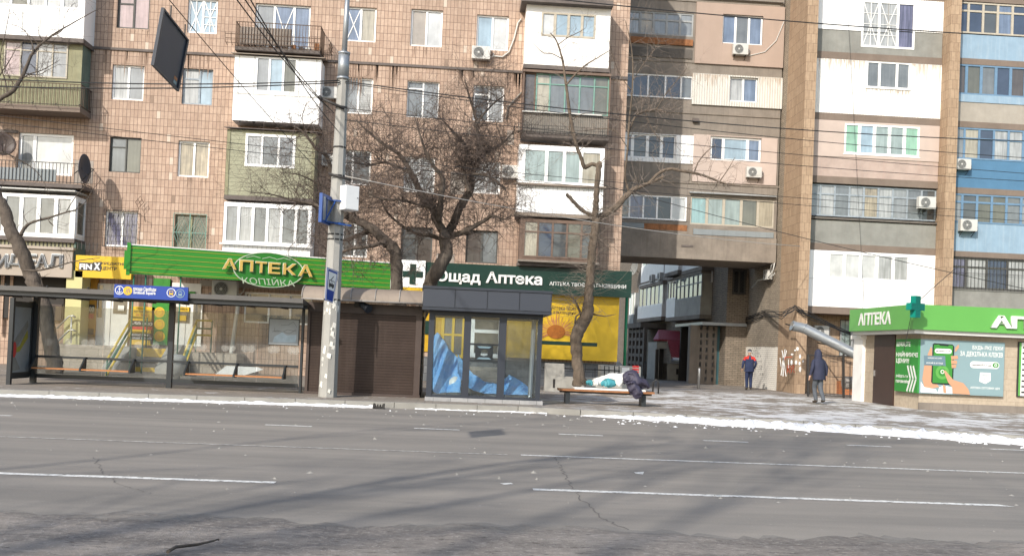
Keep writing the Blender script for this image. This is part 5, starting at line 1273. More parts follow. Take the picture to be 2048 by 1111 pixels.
for px, py in ((97, 683), (136, 684), (170, 685), (184, 685), (224, 688), (276, 690), (311, 691), (376, 692), (396, 693), (406, 693), (450, 695), (464, 695), (490, 697), (503, 697), (543, 698), (552, 698), (582, 700), (591, 701)):
    u, z = S.pix(px, py, .02); b = MB(); b.disc(S, u, z, .10, .0065, .009, 20);     b.stroke(S, [(u-.03, z-.05), (u+.03, z+.05)], .02, .0115, .0125, 0); b.build('decal', ['glass_decal'], bs)
# map frame on the right
q = (S.pix(537, 660, .05)[0], S.pix(600, 660, .05)[0]-.02, S.pix(568, 690, .05)[1], S.pix(568, 637, .05)[1])
b = MB(); b.box(S, q[0], q[1], .02, .045, q[2], q[3]); b.build('map_frame', 'shelter_black', bs)
b = MB(); b.box(S, q[0]+.02, q[1]-.02, .0455, .05, q[2]+.02, q[3]-.02); o = b.build('map_sheet', 'poster_grey', bs)
b = MB(); P = lambda fx, fy: (q[0]+(q[1]-q[0])*fx, q[2]+(q[3]-q[2])*fy)
b.prism(S, [P(.15, .1), P(.9, .12), P(.92, .42), P(.6, .38), P(.45, .5), P(.2, .3)], .0505, .052, 0)
for pts in ([(.12, .5), (.3, .55), (.45, .5), (.62, .6), (.9, .55)], [(.2, .65), (.2, .5), (.35, .52)], [(.4, .75), (.65, .78), (.8, .9), (.92, .7)], [(.5, .5), (.7, .45), (.9, .62)]): b.stroke(S, [P(*p) for p in pts], .012, .0525, .054, 1)
b.build('map_print', ['map_print', 'grey_letter'], o)
# left end: advertising frame at right angles
E_ = Frame((xs[0]-.08, YS-.05, 0), (0, -1, 0)); fr = Frame((xs[0]-.08, YS-1.25, 0), (0, 1, 0))
b = MB(); L_ = 1.15
b.box(fr, 0, .1, -.05, .05, .13, 2.3); b.box(fr, L_-.06, L_, -.05, .05, .3, 2.25); b.box(fr, .101, L_-.061, -.05, .05, .27, .42); b.box(fr, .101, L_-.061, -.05, .05, 2.08, 2.22)
o = b.build('end_frame', 'shelter_black', bs)
b = MB(); b.box(fr, .105, L_-.065, -.02, .02, .425, 2.075); b.build('end_poster', 'poster_grey', o)
b = MB(); 
b.prism(fr, [(.15, 1.2), (.9, 1.75), (.95, 1.6), (.3, 1.0)], .021, .024, 0); b.prism(fr, [(.12, 1.0), (.5, 1.1), (.9, 1.5), (.95, 1.3), (.5, .95), (.12, .9)], .0245, .027, 1); b.disc(fr, .2, 1.0, .12, .0275, .03, 12, 2, .2)
b.prism(fr, [(.12, .45), (.6, .5), (.3, .8), (.12, .85)], .021, .024, 0); b.build('end_poster_print', ['panel_grey', 'gold_line', 'red_letter'], o)
# name board on the roof edge
T = Frame((0, YS-1.42, 0)); q = T.R(229, 565, 375, 602); zh, zl = T.pix(302, 571)[1], T.pix(302, 598)[1]
b = MB(); b.box(T, q[0], q[1], -.07, 0, zl, zh); sb = b.build('name_board', 'sign_blue', bs)
def tr(px): 
    a = T.R(*px); xm = (px[0]+px[2])/2; return (a[0], a[1], T.pix(xm, px[3])[1], T.pix(xm, px[1])[1])
text(T, 'площа Свободи', tr((267, 574, 312, 583)), .002, 'white_letter', sb, depth=.006, bold=.02); text(T, 'Svobodi Square', tr((267, 582, 311, 590)), .002, 'white_letter', sb, depth=.006, bold=.02)
R_ = .11; sy = ['white_letter', 'yellow', 'sign_blue', 'banner_blue']
b = MB()
u, z = T.pix(239, 580); b.ring(T, u, z, R_*.86, R_, .001, .005, 24, 0); b.stroke(T, [(u, z+.06), (u, z-.06)], .014, .001, .005, 0); b.stroke(T, [(u-.05, z-.02), (u-.035, z-.055), (u, z-.065), (u+.035, z-.055), (u+.05, z-.02)], .014, .0055, .008, 0); b.stroke(T, [(u-.03, z+.03), (u+.03, z+.03)], .012, .0085, .01, 0); b.ring(T, u, z+.068, .006, .016, .001, .005, 10, 0)
b.build('symbol', sy, sb); b = MB()
u, z = T.pix(255.5, 581); b.disc(T, u, z, R_, .0012, .006, 24, 1); b.stroke(T, [(u-.05, z-.06), (u-.02, z+.02), (u-.02, z+.06)], .012, .0065, .008, 2); b.stroke(T, [(u, z-.07), (u+.01, z+.03), (u+.04, z+.06)], .012, .0065, .008, 2); b.stroke(T, [(u+.05, z-.05), (u+.04, z+.03)], .012, .0065, .008, 2)
b.build('symbol', sy, sb); b = MB()
u, z = T.pix(342.5, 585); b.ring(T, u, z, R_*.86, R_, .001, .005, 24, 0); b.box(T, u-.05, u+.05, .001, .006, z-.05, z+.05, 1); b.box(T, u-.038, u+.038, .0061, .009, z-.005, z+.035, 2); b.disc(T, u-.035, z-.05, .014, .001, .006, 8, 1); b.disc(T, u+.035, z-.05, .014, .001, .006, 8, 1)
b.build('symbol', sy, sb); b = MB()
u, z = T.pix(360.5, 586.5); b.ring(T, u, z, R_*.88, R_, .001, .005, 24, 3); b.box(T, u-.045, u+.045, .001, .006, z-.055, z+.04, 3); b.box(T, u-.034, u+.034, .0061, .009, z-.01, z+.028, 2); b.stroke(T, [(u-.03, z+.06), (u+.03, z+.06)], .01, .001, .005, 3); b.stroke(T, [(u-.05, z-.08), (u+.05, z-.08)], .01, .001, .005, 3)
b.build('symbol', sy, sb)
# ================================================================ brown shuttered kiosk
YK = 26.15; K = Frame((0, YK, 0))
k0, k1 = K.pix(609, 780)[0], K.pix(838, 790)[0]
bk = thing('kiosk', 'closed kiosk with dark brown roller shutters and a curved beige awning roof', 'kiosk', ((k0+k1)/2, YK, .13))
zr = K.pix(720, 606)[1]; zs_ = K.pix(752, 628)[1]
b = MB(); b.box(K, k0, k1, -2.4, -.08, .15, zr-.01)
m0 = K.pix(655, 700)[0]
for a, c in ((k0, k0+.07), (m0-.08, m0+.2), (k1-.16, k1)): b.box(K, a, c, -.079, .02, .15, zs_)
b.box(K, k0, k1, -.079, .03, zs_+.002, zr-.012); b.box(K, k0-.02, k1+.02, -.1, .03, .12, .20); b.build('body', 'brown_metal', bk)
b = MB(); b.box(K, k0+.071, m0-.081, -.079, -.03, .201, zs_); b.build('roller_shutter', 'shutter_brown', bk)
b = MB(); b.box(K, m0+.201, k1-.161, -.079, -.03, .201, zs_); b.build('roller_shutter', 'shutter_brown', bk)
# barrel awning
q0, q1 = K.pix(603, 600, .5)[0], K.pix(846, 608, .5)[0]; b = MB()
zaw = K.pix(720, 603, .55)[1]
fr = Frame((q0, YK-.55, 0), (0, 1, 0)); prof = [(.55*(1-math.cos(t*math.pi/2/7)), zaw+.04+.34*math.sin(t*math.pi/2/7)) for t in range(8)]
b.prism(fr, prof+[(2.9, zaw+.40), (2.9, zaw+.35)]+[(u+.03, z-.045) for u, z in prof[::-1]], 0, q1-q0); b.build('awning', 'awning_beige', bk)
b = MB()
for k in range(6): uu = (q1-q0)*k/5; b.tube([fr.pt(u-.004, uu-.01 if k == 5 else uu+.01, z+.008) for u, z in prof], .016, 5)
b.tube([fr.pt(0, 0, zaw+.02), fr.pt(0, q1-q0, zaw+.02)], .025, 6); b.build('awning_rib', 'zinc_rust', bk)
u, z = K.pix(714, 608, .3); b = MB(); b.box(K, u-.09, u+.09, .05, .12, z-.06, z+.12); b.build('floodlight_bracket', 'iron', bk)
b = MB(); p = K.pt(u+.1, .12, z+.02); b.tube([p, p+Vector((.22, -.2, -.14))], [.08, .12], 12); b.build('floodlight', 'anthracite', bk)
b = MB(); a = atZ(842, 790); b.box(Frame((a.x-.02, YK, 0)), -.04, .04, -1.0, -.2, .13, 2.3); b.build('side_panel', 'iron', bk)
# ================================================================ grey glass kiosk
YG = 24.95; GK = Frame((0, YG, 0))
g0, g1 = GK.pix(852, 790)[0], GK.pix(1083, 800)[0]
zpl = GK.pix(965, 797)[1]; zf0 = GK.pix(970, 623)[1]; zf1 = GK.pix(975, 580)[1]
gk = thing('glass_kiosk', 'empty anthracite grey kiosk with tall glass panes, panelled fascia and a tiled plinth', 'kiosk', ((g0+g1)/2, YG, .13))
DP = 2.3
b = MB(); b.box(GK, g0-.03, g1+.03, -DP-.03, .03, .10, zpl); b.build('plinth', 'slab_tile', gk)
f0, f1 = GK.pix(846, 590, .35)[0], GK.pix(1104, 600, .35)[0]
b = MB(); b.box(GK, f0, f1, -DP-.3, .3, zf0, zf1-.03); b.box(GK, f0-.02, f1+.02, -DP-.33, .34, zf1-.03, zf1+.03); b.box(GK, f0-.01, f1+.01, -DP-.3, .32, zf0-.02, zf0+.04); b.build('fascia', 'anthracite', gk)
b = MB(); n = 4
for k in range(n): b.box(GK, f0+(f1-f0)*k/n+.015, f0+(f1-f0)*(k+1)/n-.015, .301, .318, zf0+.06, zf1-.045)
b.build('fascia_panel', 'anthracite_panel', gk)
pp = [(GK.pix(a, 710)[0], GK.pix(c, 710)[0]) for a, c in ((855, 866), (926, 940), (996, 1011), (1074, 1083))]
for i, (a, c) in enumerate(pp):
    b = MB(); b.box(GK, a, c, -.12, 0, zpl, zf0-.021); b.build('post', 'anthracite', gk)
for a, c in ((pp[0][0], pp[0][0]+.12), (pp[3][1]-.12, pp[3][1])):
    b = MB(); b.box(GK, a, c, -DP, -DP+.12, zpl, zf0-.021); b.build('post', 'anthracite', gk)
b = MB()
b.box(GK, pp[0][0]+.121, pp[3][1]-.121, -DP, -DP+.08, zpl, zpl+.1); b.box(GK, pp[0][0]+.121, pp[3][1]-.121, -DP, -DP+.08, zf0-.14, zf0-.021)
for a, c in ((pp[0][0], pp[0][0]+.08), (pp[3][1]-.08, pp[3][1])): b.box(GK, a, c, -DP+.121, -.121, zpl, zpl+.1); b.box(GK, a, c, -DP+.121, -.121, zf0-.14, zf0-.021)
b.build('back_rail', 'anthracite', gk)
for i in range(3):
    a, c = pp[i][1], pp[i+1][0]; b = MB(); b.box(GK, a, c, -.1, -.01, zpl, zpl+.07); b.build('bottom_rail', 'anthracite', gk); b = MB(); b.box(GK, a, c, -.1, -.01, zf0-.14, zf0-.021); b.build('top_rail', 'anthracite', gk)
    b = MB(); b.box(GK, a+.003, c-.003, -.055, -.045, zpl+.072, zf0-.142); b.build('glass_pane', 'glass_kiosk', gk)
b = MB(); b.box(GK, pp[0][0]+.125, pp[3][1]-.125, -DP+.03, -DP+.04, zpl+.102, zf0-.142); b.build('glass_pane', 'glass_kiosk', gk)
for a in (pp[0][0]+.04, pp[3][1]-.04):
    b = MB(); b.box(GK, a-.005, a+.005, -DP+.125, -.125, zpl+.102, zf0-.142); b.build('glass_pane', 'glass_kiosk', gk)
# serving hatch in the middle bay
a, c = pp[1][1], pp[2][0]; zh0, zh1 = GK.pix(968, 722)[1], GK.pix(968, 688)[1]; W_ = c-a; um, zm = (a+c)/2, (zh0+zh1)/2
b = MB(); b.box(GK, a, c, -.1, -.01, zh1-.03, zh1+.02); b.box(GK, a, c, -.1, -.01, zh0-.02, zh0+.03)
for s in (-1, 1): b.box(GK, um+s*W_*.22-.07, um+s*W_*.22+.07, -.09, -.02, zh0+.031, zh1-.031)
h_ = (zh1-zh0)/2-.06
b.ring(GK, um, zm, W_*.17, W_*.3, -.018, .006, 8, 0, .95*h_/(W_*.3)); o = b.build('serving_hatch', 'phone_black', gk)
b = MB()
for s in (-1, 1): b.prism(GK, [(um-W_*.18, zm+s*h_*.75), (um+W_*.18, zm+s*h_*.75), (um+W_*.26, zm+s*h_*1.05), (um-W_*.26, zm+s*h_*1.05)], .007, .016)
b.build('hatch_plate', 'banner_blue_dark', o)
b = MB(); x_ = GK.pix(1066, 700, -.15)[0]; b.tube([GK.pt(x_, -.22, zf0-.03), GK.pt(x_-.03, -.22, zpl+.14), GK.pt(x_-.03, -.1, zpl+.06)], .055, 12); b.build('drainpipe', 'steel', gk)
# what lies inside: blue tarpaulin
def tarp(name, outline, label, d0, d1, seed, loc):
    """sheet hung and heaped between an upper and a lower line of (px,py), gathered in folds"""
    b = MB(); nu, nv = 90, 44; rows = []
    for i in range(nu+1):
        f = i/nu*(len(outline)-1); k = min(int(f), len(outline)-2); f -= k
        (x0, t0, b0), (x1, t1, b1) = outline[k], outline[k+1]; px = x0+(x1-x0)*f; pt_, pb_ = t0+(t1-t0)*f, b0+(b1-b0)*f
        row = []
        for j in range(nv+1):
            g = j/nv; py = pt_+(pb_-pt_)*g; u, z = GK.pix(px, py, -.6)
            fold = noise.noise(Vector((u*3.2+g*1.2, g*.9, seed)))*.5+(.4-abs(noise.noise(Vector((u*5.5+g*2.6, g*.8, seed+3)))))*.34+noise.noise(Vector((u*12+g*4, g*1.6, seed+7)))*.09
            d = d0+(d1-d0)*g**1.6+.34*fold
            row.append(GK.pt(u+.05*fold, d, max(zpl+.01, z+.05*fold)))
        rows.append(row)
    for i in range(nu):
        for j in range(nv): b.face([rows[i][j], rows[i+1][j], rows[i+1][j+1], rows[i][j+1]])
    b.sm = [True]*len(b.f); o = b.build(name, 'tarp'); tag(o, label, 'tarpaulin'); sm = o.modifiers.new('thick', 'SOLIDIFY'); sm.thickness = .006
    return o
tarp('tarpaulin', [(866, 672, 782), (874, 664, 786), (886, 678, 784), (900, 700, 783), (920, 722, 784)], 'crumpled blue tarpaulin hanging in the left pane of the grey glass kiosk', -.9, -.35, 2, None)
tarp('tarpaulin', [(915, 708, 745), (925, 722, 765), (945, 747, 780), (968, 762, 786), (995, 768, 787), (1010, 772, 788)], 'blue tarpaulin strip sloping down across the middle pane of the grey glass kiosk', -.8, -.5, 5, None)
tarp('tarpaulin', [(1009, 758, 788), (1018, 750, 788), (1030, 755, 788), (1046, 765, 788), (1060, 778, 788)], 'heap of blue tarpaulin in the right pane of the grey glass kiosk', -.8, -.35, 8, None)
b = MB(); u, z = GK.pix(908, 765, -.5); rr = random.Random(7)
b.tube([GK.pt(u, -.7, zpl+.01), GK.pt(u, -.7, zpl+.2), GK.pt(u+.03, -.68, zpl+.42), GK.pt(u+.05, -.68, zpl+.52)], [.2, .22, .15, .06], 12)
tag(b.build('plastic_bag', 'plastic_sheet'), 'greyish plastic bag standing behind the left glass pane under the blue tarpaulin', 'bag')
b = MB(); u, z = GK.pix(948, 772, -.5); b.tube([GK.pt(u-.15, -.9, zpl+.01), GK.pt(u-.1, -.9, zpl+.16), GK.pt(u+.1, -.85, zpl+.2), GK.pt(u+.25, -.8, zpl+.04)], [.08, .12, .12, .05], 10)
tag(b.build('rubble_sack', 'panel_grey'), 'low grey sack on the floor of the grey glass kiosk behind the middle pane', 'sack')
# ================================================================ concrete lamp and cable post
pb = atZ(655, 793); YP = pb.y; PF = Frame((0, YP, 0)); pt2 = PF.pix(688, 116); ptop = PF.pix(697, -40)
pole = thing('utility_pole', 'tall leaning octagonal concrete pole with peeling white paint in front of the brown kiosk', 'pole', (pb.x, pb.y, .13))
b = MB(); top = Vector((pt2[0], YP, pt2[1])); b.tube([Vector((pb.x, YP, .05)), Vector((pb.x, YP, .13)).lerp(top, .5), top], [.235, .19, .125], 8)
for f_ in range(len(b.sm)): b.sm[f_] = False
b.build('shaft', 'concrete_pole', pole)
b = MB(); tp = Vector((ptop[0], YP, ptop[1])); b.tube([top+(tp-top)*.0, tp], [.07, .06], 10); b.build('tube', 'zinc', pole)
b = MB(); dn = (Vector((pb.x, YP, .13))-top).normalized(); b.tube([top-dn*.12, top+dn*.5], .145, 12); b.tube([top+dn*.5, top+dn*.56], .16, 12); b.tube([top-dn*.14, top-dn*.08], .155, 12); b.build('collar', 'zinc', pole)
def on_pole(py): 
    f = (793-py)/(793-116); return Vector((pb.x, YP, .13)).lerp(top, f), .235+(.125-.235)*f
b = MB()
for py in (216, 296, 353, 480, 600, 470): 
    p, r_ = on_pole(py); b.tube([p-dn*-.02, p-dn*.02], r_+.012, 10)
p, r_ = on_pole(215); b.tube([p+Vector((-.5, -.2, .15)), p+Vector((.1, -.2, -.08))], .035, 6); b.tube([p+Vector((-.56, -.2, .2)), p+Vector((-.48, -.2, .12))], .05, 8); p, r_ = on_pole(353); b.tube([p+Vector((-.22, -.2, .02)), p+Vector((.35, -.2, -.12))], .03, 6); b.build('clamp', 'iron', pole)
rr = random.Random(12)
for k in range(26):
    b = MB(); p, r_ = on_pole(rr.uniform(600, 785)); a = rr.uniform(-.9, .9); r_ *= .966
    q = p+Vector((math.sin(a)*r_*.93, -math.cos(a)*r_, 0)); fr = Frame(q, (math.cos(a), math.sin(a), 0)); s_ = rr.uniform(.02, .06)
    b.prism(Frame((q.x, q.y, 0), (math.cos(a), math.sin(a), 0)), [(-s_, q.z-s_), (s_*.7, q.z-s_*1.7), (s_, q.z+s_), (-s_*.4, q.z+s_*1.6)], -.01, .012); b.build('paper_scrap', 'paper_scrap', pole)
# grey-white control box on the pole
p, r_ = on_pole(397); bx = thing('control_box', 'pale grey metal control box strapped to the concrete pole above the blue sign bracket', 'control box', (p.x+.25, p.y, p.z-.33))
fr = Frame((p.x+.3, p.y-.05, 0), (math.cos(rad(-38)), math.sin(rad(-38)), 0))
fr = Frame((p.x+.30, p.y-.16, 0), (.8, .6, 0)); b = MB(); b.box(fr, -.16, .24, -.3, .12, p.z-.32, p.z+.30); b.build('case', 'box_white', bx, .008)
b = MB(); b.box(fr, -.145, .225, .121, .135, p.z-.30, p.z+.28); b.build('door', 'box_white', bx)
b = MB(); b.disc(fr, .19, p.z, .015, .136, .15, 8); b.build('lock', 'iron', bx)
# blue street sign seen from behind on its bracket
p, r_ = on_pole(425); bs2 = thing('street_sign', 'blue framed sign seen edge on from behind, bracketed left of the concrete pole', 'street sign', (p.x-.3, p.y-.4, p.z-.3))
fr = Frame((PF.pix(648, 415)[0]+.02, YP-.75, 0), Vector((.22, 1, 0))); b = MB(); b.box(fr, 0, 1.2, -.04, .04, p.z-.36, p.z+.36); b.build('frame', 'bracket_blue', bs2)
b = MB(); b.box(fr, .08, 1.12, .041, .045, p.z-.29, p.z+.29); b.build('back_sheet', 'zinc', bs2)
b = MB()
for z in (-.3, .26):
    b.bar(fr.pt(.25, .05, p.z+z), p+Vector((.0, 0, z)), .025); b.tube([p+Vector((.23*math.sin(a)*1, -.23*math.cos(a), z)) for a in (-1.3, -.6, 0, .6, 1.3)], .025, 4)
b.bar(fr.pt(.25, .05, p.z-.3), p+Vector((-.02, -.2, .24)), .022); b.bar(fr.pt(.3, .05, p.z-.3), fr.pt(.3, .05, p.z+.3), .022); b.bar(p+Vector((0, -.24, -.32)), p+Vector((.4, -.1, -.34)), .022); b.build('bracket', 'bracket_blue', bs2)
# trolleybus stop sign
p, r_ = on_pole(570); ts = thing('stop_sign', 'small blue and white tram stop sign fixed aslant on the concrete pole', 'stop sign', (p.x, p.y-.3, p.z-.4))
cn = [atY(651, 600, YP-.62), atY(665.5, 606, YP-.34), atY(677, 543, YP-.34), atY(655, 534, YP-.62)]
b, at, slab = plate(cn, .012); b.build('plate', 'sign_blue', ts)
b = MB(); slab(b, [(.16, .36), (.88, .36), (.88, .90), (.16, .90)], .001, .003); b.build('white_field', 'white_letter', ts)
b = MB()
for uv in ([(.03, .02), (.97, .02), (.97, .035), (.03, .035)], [(.03, .965), (.97, .965), (.97, .98), (.03, .98)], [(.03, .035), (.07, .035), (.07, .965), (.03, .965)], [(.93, .035), (.97, .035), (.97, .965), (.93, .965)]): slab(b, uv, .001, .003)
b.build('white_edge', 'white_letter', ts)
b = MB(); slab(b, [(.24, .46), (.80, .46), (.80, .66), (.24, .66)], .004, .006); slab(b, [(.36, .66), (.60, .80), (.66, .80), (.44, .66)], .0045, .006)
for k in range(3): slab(b, [(.30+.17*k, .56), (.42+.17*k, .56), (.42+.17*k, .64), (.30+.17*k, .64)], .0065, .008, 1)
for k in (.34, .68): slab(b, [(k-.06, .43), (k+.06, .43), (k+.06, .47), (k-.06, .47)], .004, .0065)
b.build('tram_symbol', ['dark_letter', 'white_letter'], ts)
for v_, dz_ in ((.85, .3), (.15, -.3)): b = MB(); b.bar(at(.6, v_, -.02), p+Vector((0, 0, dz_)), .018); b.build('bracket', 'iron', ts)
# ================================================================ bench with what lies on it
bl_ = atZ(1134, 806); brr = atZ(1285, 812); YBn = (bl_.y+brr.y)/2; BN = Frame((0, YBn, 0)); n0, n1 = BN.pix(1116, 778)[0], BN.pix(1306, 786)[0]
be = thing('bench', 'backless street bench with an orange brown slatted seat and dark square legs', 'bench', ((n0+n1)/2, YBn, .13)); zb = BN.pix(1200, 779)[1]
for k in range(4): pass
b = MB()
for k in range(4): b.box(BN, n0, n1, .23-.125*k, .12-.125*k, zb-.05, zb)
b.build('seat', 'wood_bench', be); b = MB(); b.box(BN, n0+.05, n1-.05, -.1, .1, zb-.1, zb-.052); b.build('beam', 'iron', be)
for px in (1134, 1285):
    u = BN.pix(px, 795)[0]; b = MB(); b.box(BN, u-.06, u+.06, -.2, .2, .13, zb-.102); b.build('leg', 'shelter_black', be)
def lump(name, m, label, cat, path, rad_, seed, sq=.7, loc=None, n=26):
    """soft heap swept along a path with creases"""
    b = MB(); b.tube(path, rad_, n); 
    out = []
    for x, y, z in b.v:
        q = Vector((x, y, z)); k = noise.noise(q*7+Vector((seed, 0, 0)))*.06+(.5-abs(noise.noise(q*15+Vector((seed, 9, 0)))))*.045+noise.noise(q*34)*.012
        out.append((x+k*.6, y+k, max(z+k, zb+.004) if sq else z+k))
    b.v = out; b.sm = [True]*len(b.f); o = b.build(name, m); return tag(o, label, cat)
def bp(px, py, d=0.0): u, z = BN.pix(px, py, d); return BN.pt(u, d, z)
b = MB(); q0, q1 = BN.pix(1148, 771, .1)[0], BN.pix(1290, 778, .1)[0]; b.box(BN, q0, q1, -.24, .24, zb+.001, zb+.05); o = b.build('mattress_board', 'mattress_white', None, .01); tag(o, 'thin white board lying flat on the bench under the bundles', 'board')
zb += .05
def dense(pts, k=12):
    out = []
    for a, c in zip(pts, pts[1:]): out += [a.lerp(c, i/k) for i in range(k)]
    return out+[pts[-1]]
def drad(r_, k=12):
    out = []
    for a, c in zip(r_, r_[1:]): out += [a+(c-a)*i/k for i in range(k)]
    return out+[r_[-1]]
lump('plastic_sheeting', 'plastic_sheet', 'crumpled whitish plastic sheeting heaped along the bench', 'plastic sheet', dense([bp(1178, 768), bp(1195, 764), bp(1215, 761), bp(1235, 757), bp(1250, 755)]), drad([.05, .12, .15, .15, .12]), 3)
lump('plastic_sheeting', 'plastic_sheet', 'upright pale plastic bundle on the bench next to the dark jacket', 'plastic sheet', dense([bp(1234, 769, .1), bp(1240, 762, .1), bp(1252, 754, .05), bp(1258, 748, 0)]), drad([.13, .13, .09, .04]), 5)
lump('teal_cloth', 'teal_cloth', 'longer turquoise cloth showing from under the plastic sheeting in the middle of the bench', 'cloth', dense([bp(1202, 768, .16), bp(1215, 766, .17), bp(1231, 768, .16)]), drad([.07, .1, .06]), 6)
lump('teal_cloth', 'teal_cloth', 'small turquoise cloth at the left end of the bundles on the bench', 'cloth', dense([bp(1172, 766, .1), bp(1184, 766, .1)]), drad([.06, .06]), 7)
lump('plastic_bag', 'plastic_sheet', 'translucent plastic bag between the two turquoise cloths on the bench', 'bag', dense([bp(1188, 767, .14), bp(1196, 764, .14)]), drad([.08, .07]), 8)
lump('shoe_bundle', 'shoe', 'dark brown bundle at the left end of the board on the bench', 'bundle', dense([bp(1163, 764, .0), bp(1172, 764, .0)]), drad([.04, .09]), 9)
zb_keep = zb; zb = -9
jk = lump('padded_jacket', 'jacket_cloth', 'dark purple padded jacket draped over the right end of the bench', 'jacket', dense([bp(1244, 766, .12), bp(1252, 757, .1), bp(1262, 754, .08), bp(1272, 762, .15), bp(1290, 770, .12), bp(1298, 774, .1)]), drad([.06, .15, .19, .17, .12, .06]), 11, 0)
lump('jacket_sleeve', 'jacket_cloth', None, None, dense([bp(1262, 764, .25), bp(1266, 778, .31), bp(1276, 787, .33), bp(1284, 784, .32)]), drad([.14, .14, .13, .07]), 12, 0)
sl_ = bpy.data.objects['jacket_sleeve']; del sl_['label'], sl_['category']; sl_.parent = jk
# ================================================================ concrete blocks, rails, bollard, post, car
YQ = 33.2; Q = Frame((0, YQ, 0)); zq = lambda px, py: Q.pix(px, py)
cb = MB(); a, b_, c = Q.pix(1091, 725), Q.pix(1129, 727), Q.pix(1245, 757)
cb.prism(Q, [(a[0], .1), (c[0], .1), (c[0], c[1]), (b_[0]+.02, c[1]), (b_[0], b_[1]), (a[0], b_[1])], -.3, 0); o = cb.build('planter_wall', 'concrete_light', None, .02); tag(o, 'L shaped pale concrete block, high at its left end, behind the bench', 'concrete block')
bb = MB(); u, z = Q.pix(1108, 766); bb.box(Q, u-.035, u+.035, .001, .01, z-.15, z+.15); x_ = bb.build('slot', 'door_dark', o)
YQ2 = 35.2; Q2 = Frame((0, YQ2, 0)); r = Q2.R(1201, 726, 1281, 762)
cb = MB(); cb.box(Q2, r[0], r[1], -.6, 0, .1, Q2.pix(1240, 731)[1]); o = cb.build('planter_wall', 'concrete_light', None, .02); tag(o, 'squat pale concrete block with pasted notices behind the right end of the bench', 'concrete block')
cb = MB(); u, z = Q2.pix(1271, 740); 
for k in range(3): cb.box(Q2, u-.12, u+.12, .002, .006, z-.1+.1*k, z-.03+.1*k, 0)
u, z = Q2.pix(1252, 740); cb.box(Q2, u-.15, u+.12, .002, .006, z-.18, z+.1, 1); cb.build('notice', ['red_letter', 'white_letter'], o)
rl = MB(); RQ = Frame((0, 34.6, 0)); P = lambda px, py: fp(RQ, px, py)
rl.tube([P(1085, 734), P(1160, 737), P(1240, 741)], .022, 5)
for a in (1209, 1229): rl.tube([P(a, 752), P(a, 731), P(a+9, 732), P(a+9, 753)], .02, 5)
for px in (1120, 1190): rl.bar(P(px, 735), P(px, 760), .02)
tag(rl.build('railing', 'iron'), 'thin black tube railing behind the concrete block and the bench', 'railing')
p = atZ(1397, 777); b = MB(); b.tube([p, p+Vector((0, 0, .85)), p+Vector((0, 0, .88))], [.06, .06, .04], 10); tag(b.build('bollard', 'steel'), 'thin grey bollard post standing alone in the mouth of the archway', 'bollard')
p = atZ(1311, 786); b = MB(); b.tube([p+Vector((-.1, 0, 0)), p+Vector((-.1, 0, .4)), p+Vector((0, 0, .5)), p+Vector((.1, 0, .4)), p+Vector((.1, 0, 0))], .03, 8); tag(b.build('bike_hoop', 'iron'), 'small bent metal hoop on the paving just right of the bench', 'hoop')
p = atZ(1290, 762); b = MB(); b.bar(p, p+Vector((0, 0, 1.0)), .05, 8); tag(b.build('bollard', 'iron'), 'short dark post left of the courtyard entrance, above the jacket on the bench', 'bollard')
GP = Frame((0, 38.6, 0)); a = fp(GP, 1249, 730); b = MB(); c = fp(GP, 1254, 590); b.tube([Vector((a.x, a.y, .13)), Vector((c.x, c.y, c.z))], .06, 8); tag(b.build('green_post', 'post_green'), 'slim green post under the right end of the dark green sign', 'post')
def car():
    Y0 = 58; fr = Frame((0, Y0, 0)); u1 = fr.pix(1246, 720)[0]; z0 = .13
    t = thing('parked_car', 'white car parked in the courtyard, its front just showing right of the yellow sheet', 'car', (u1-2, Y0, z0))
    prof = [(u1, .35), (u1, .75), (u1-.25, .95), (u1-.95, 1.02), (u1-1.65, 1.48), (u1-3.4, 1.50), (u1-4.2, .98), (u1-4.3, .4)]
    b = MB(); b.prism(fr, [(u, z+z0-.1) for u, z in prof], -1.7, 0); b.build('body', 'car_white', t, .05)
    b = MB(); b.prism(fr, [(u1-1.05, 1.0), (u1-1.68, 1.45), (u1-3.3, 1.45), (u1-3.7, 1.0)], .002, .01); b.prism(Frame(fr.pt(u1-1.0, -1.65, 0), (0, -1, 0)), [(0, .0), (0, 0.001), (1.6, .001)], 0, .001); b.build('window', 'gl_black', t)
    for du in (-.85, -3.4):
        b = MB(); b.disc(fr, u1+du, .43, .31, -.2, .02, 20); w_ = b.build('wheel', 'tyre', t); b = MB(); b.disc(fr, u1+du, .43, .18, .021, .03, 14); b.build('rim', 'steel', w_)
    b = MB(); b.disc(Frame(fr.pt(u1+.005, 0, 0), (0, -1, 0)), .3, .75, .12, 0, .02, 10); b.build('headlight', 'gl_white', t)
car()
# stair rails at the shop doors
def stair_rail(p_top, p_bot, label, col2=True):
    R_ = Frame((0, 36.0, 0)); t = thing('stair_rail', label, 'handrail', atZ(*p_bot))
    a, c = fp(Frame((0, 37.2, 0)), *p_top), atZ(*p_bot)
    def rail(off, z, m, nm):
        b = MB(); q = a+Vector((off, 0, z)); e = c+Vector((off, 0, .02+max(0, z+.55)*.9)); b.tube([q+Vector((.55, .05, 0)), q, e], .04, 6); b.build(nm, m, t)
    rail(0, 0, 'rail_yellow', 'top_rail'); rail(0, -.3, 'rail_green', 'middle_rail'); rail(0, -.55, 'rail_yellow', 'lower_rail')
    b = MB(); b.bar(a+Vector((.55, .05, .02)), Vector((a.x+.55, a.y+.05, .9)), .03, 6); b.bar(a, Vector((a.x, a.y, .6)), .022, 6); b.bar(c+Vector((0, 0, .5)), c, .025, 6); b.build('rail_post', 'rail_green', t)
stair_rail((264, 634), (213, 751), 'yellow and green stair rail left of the yellow poster')
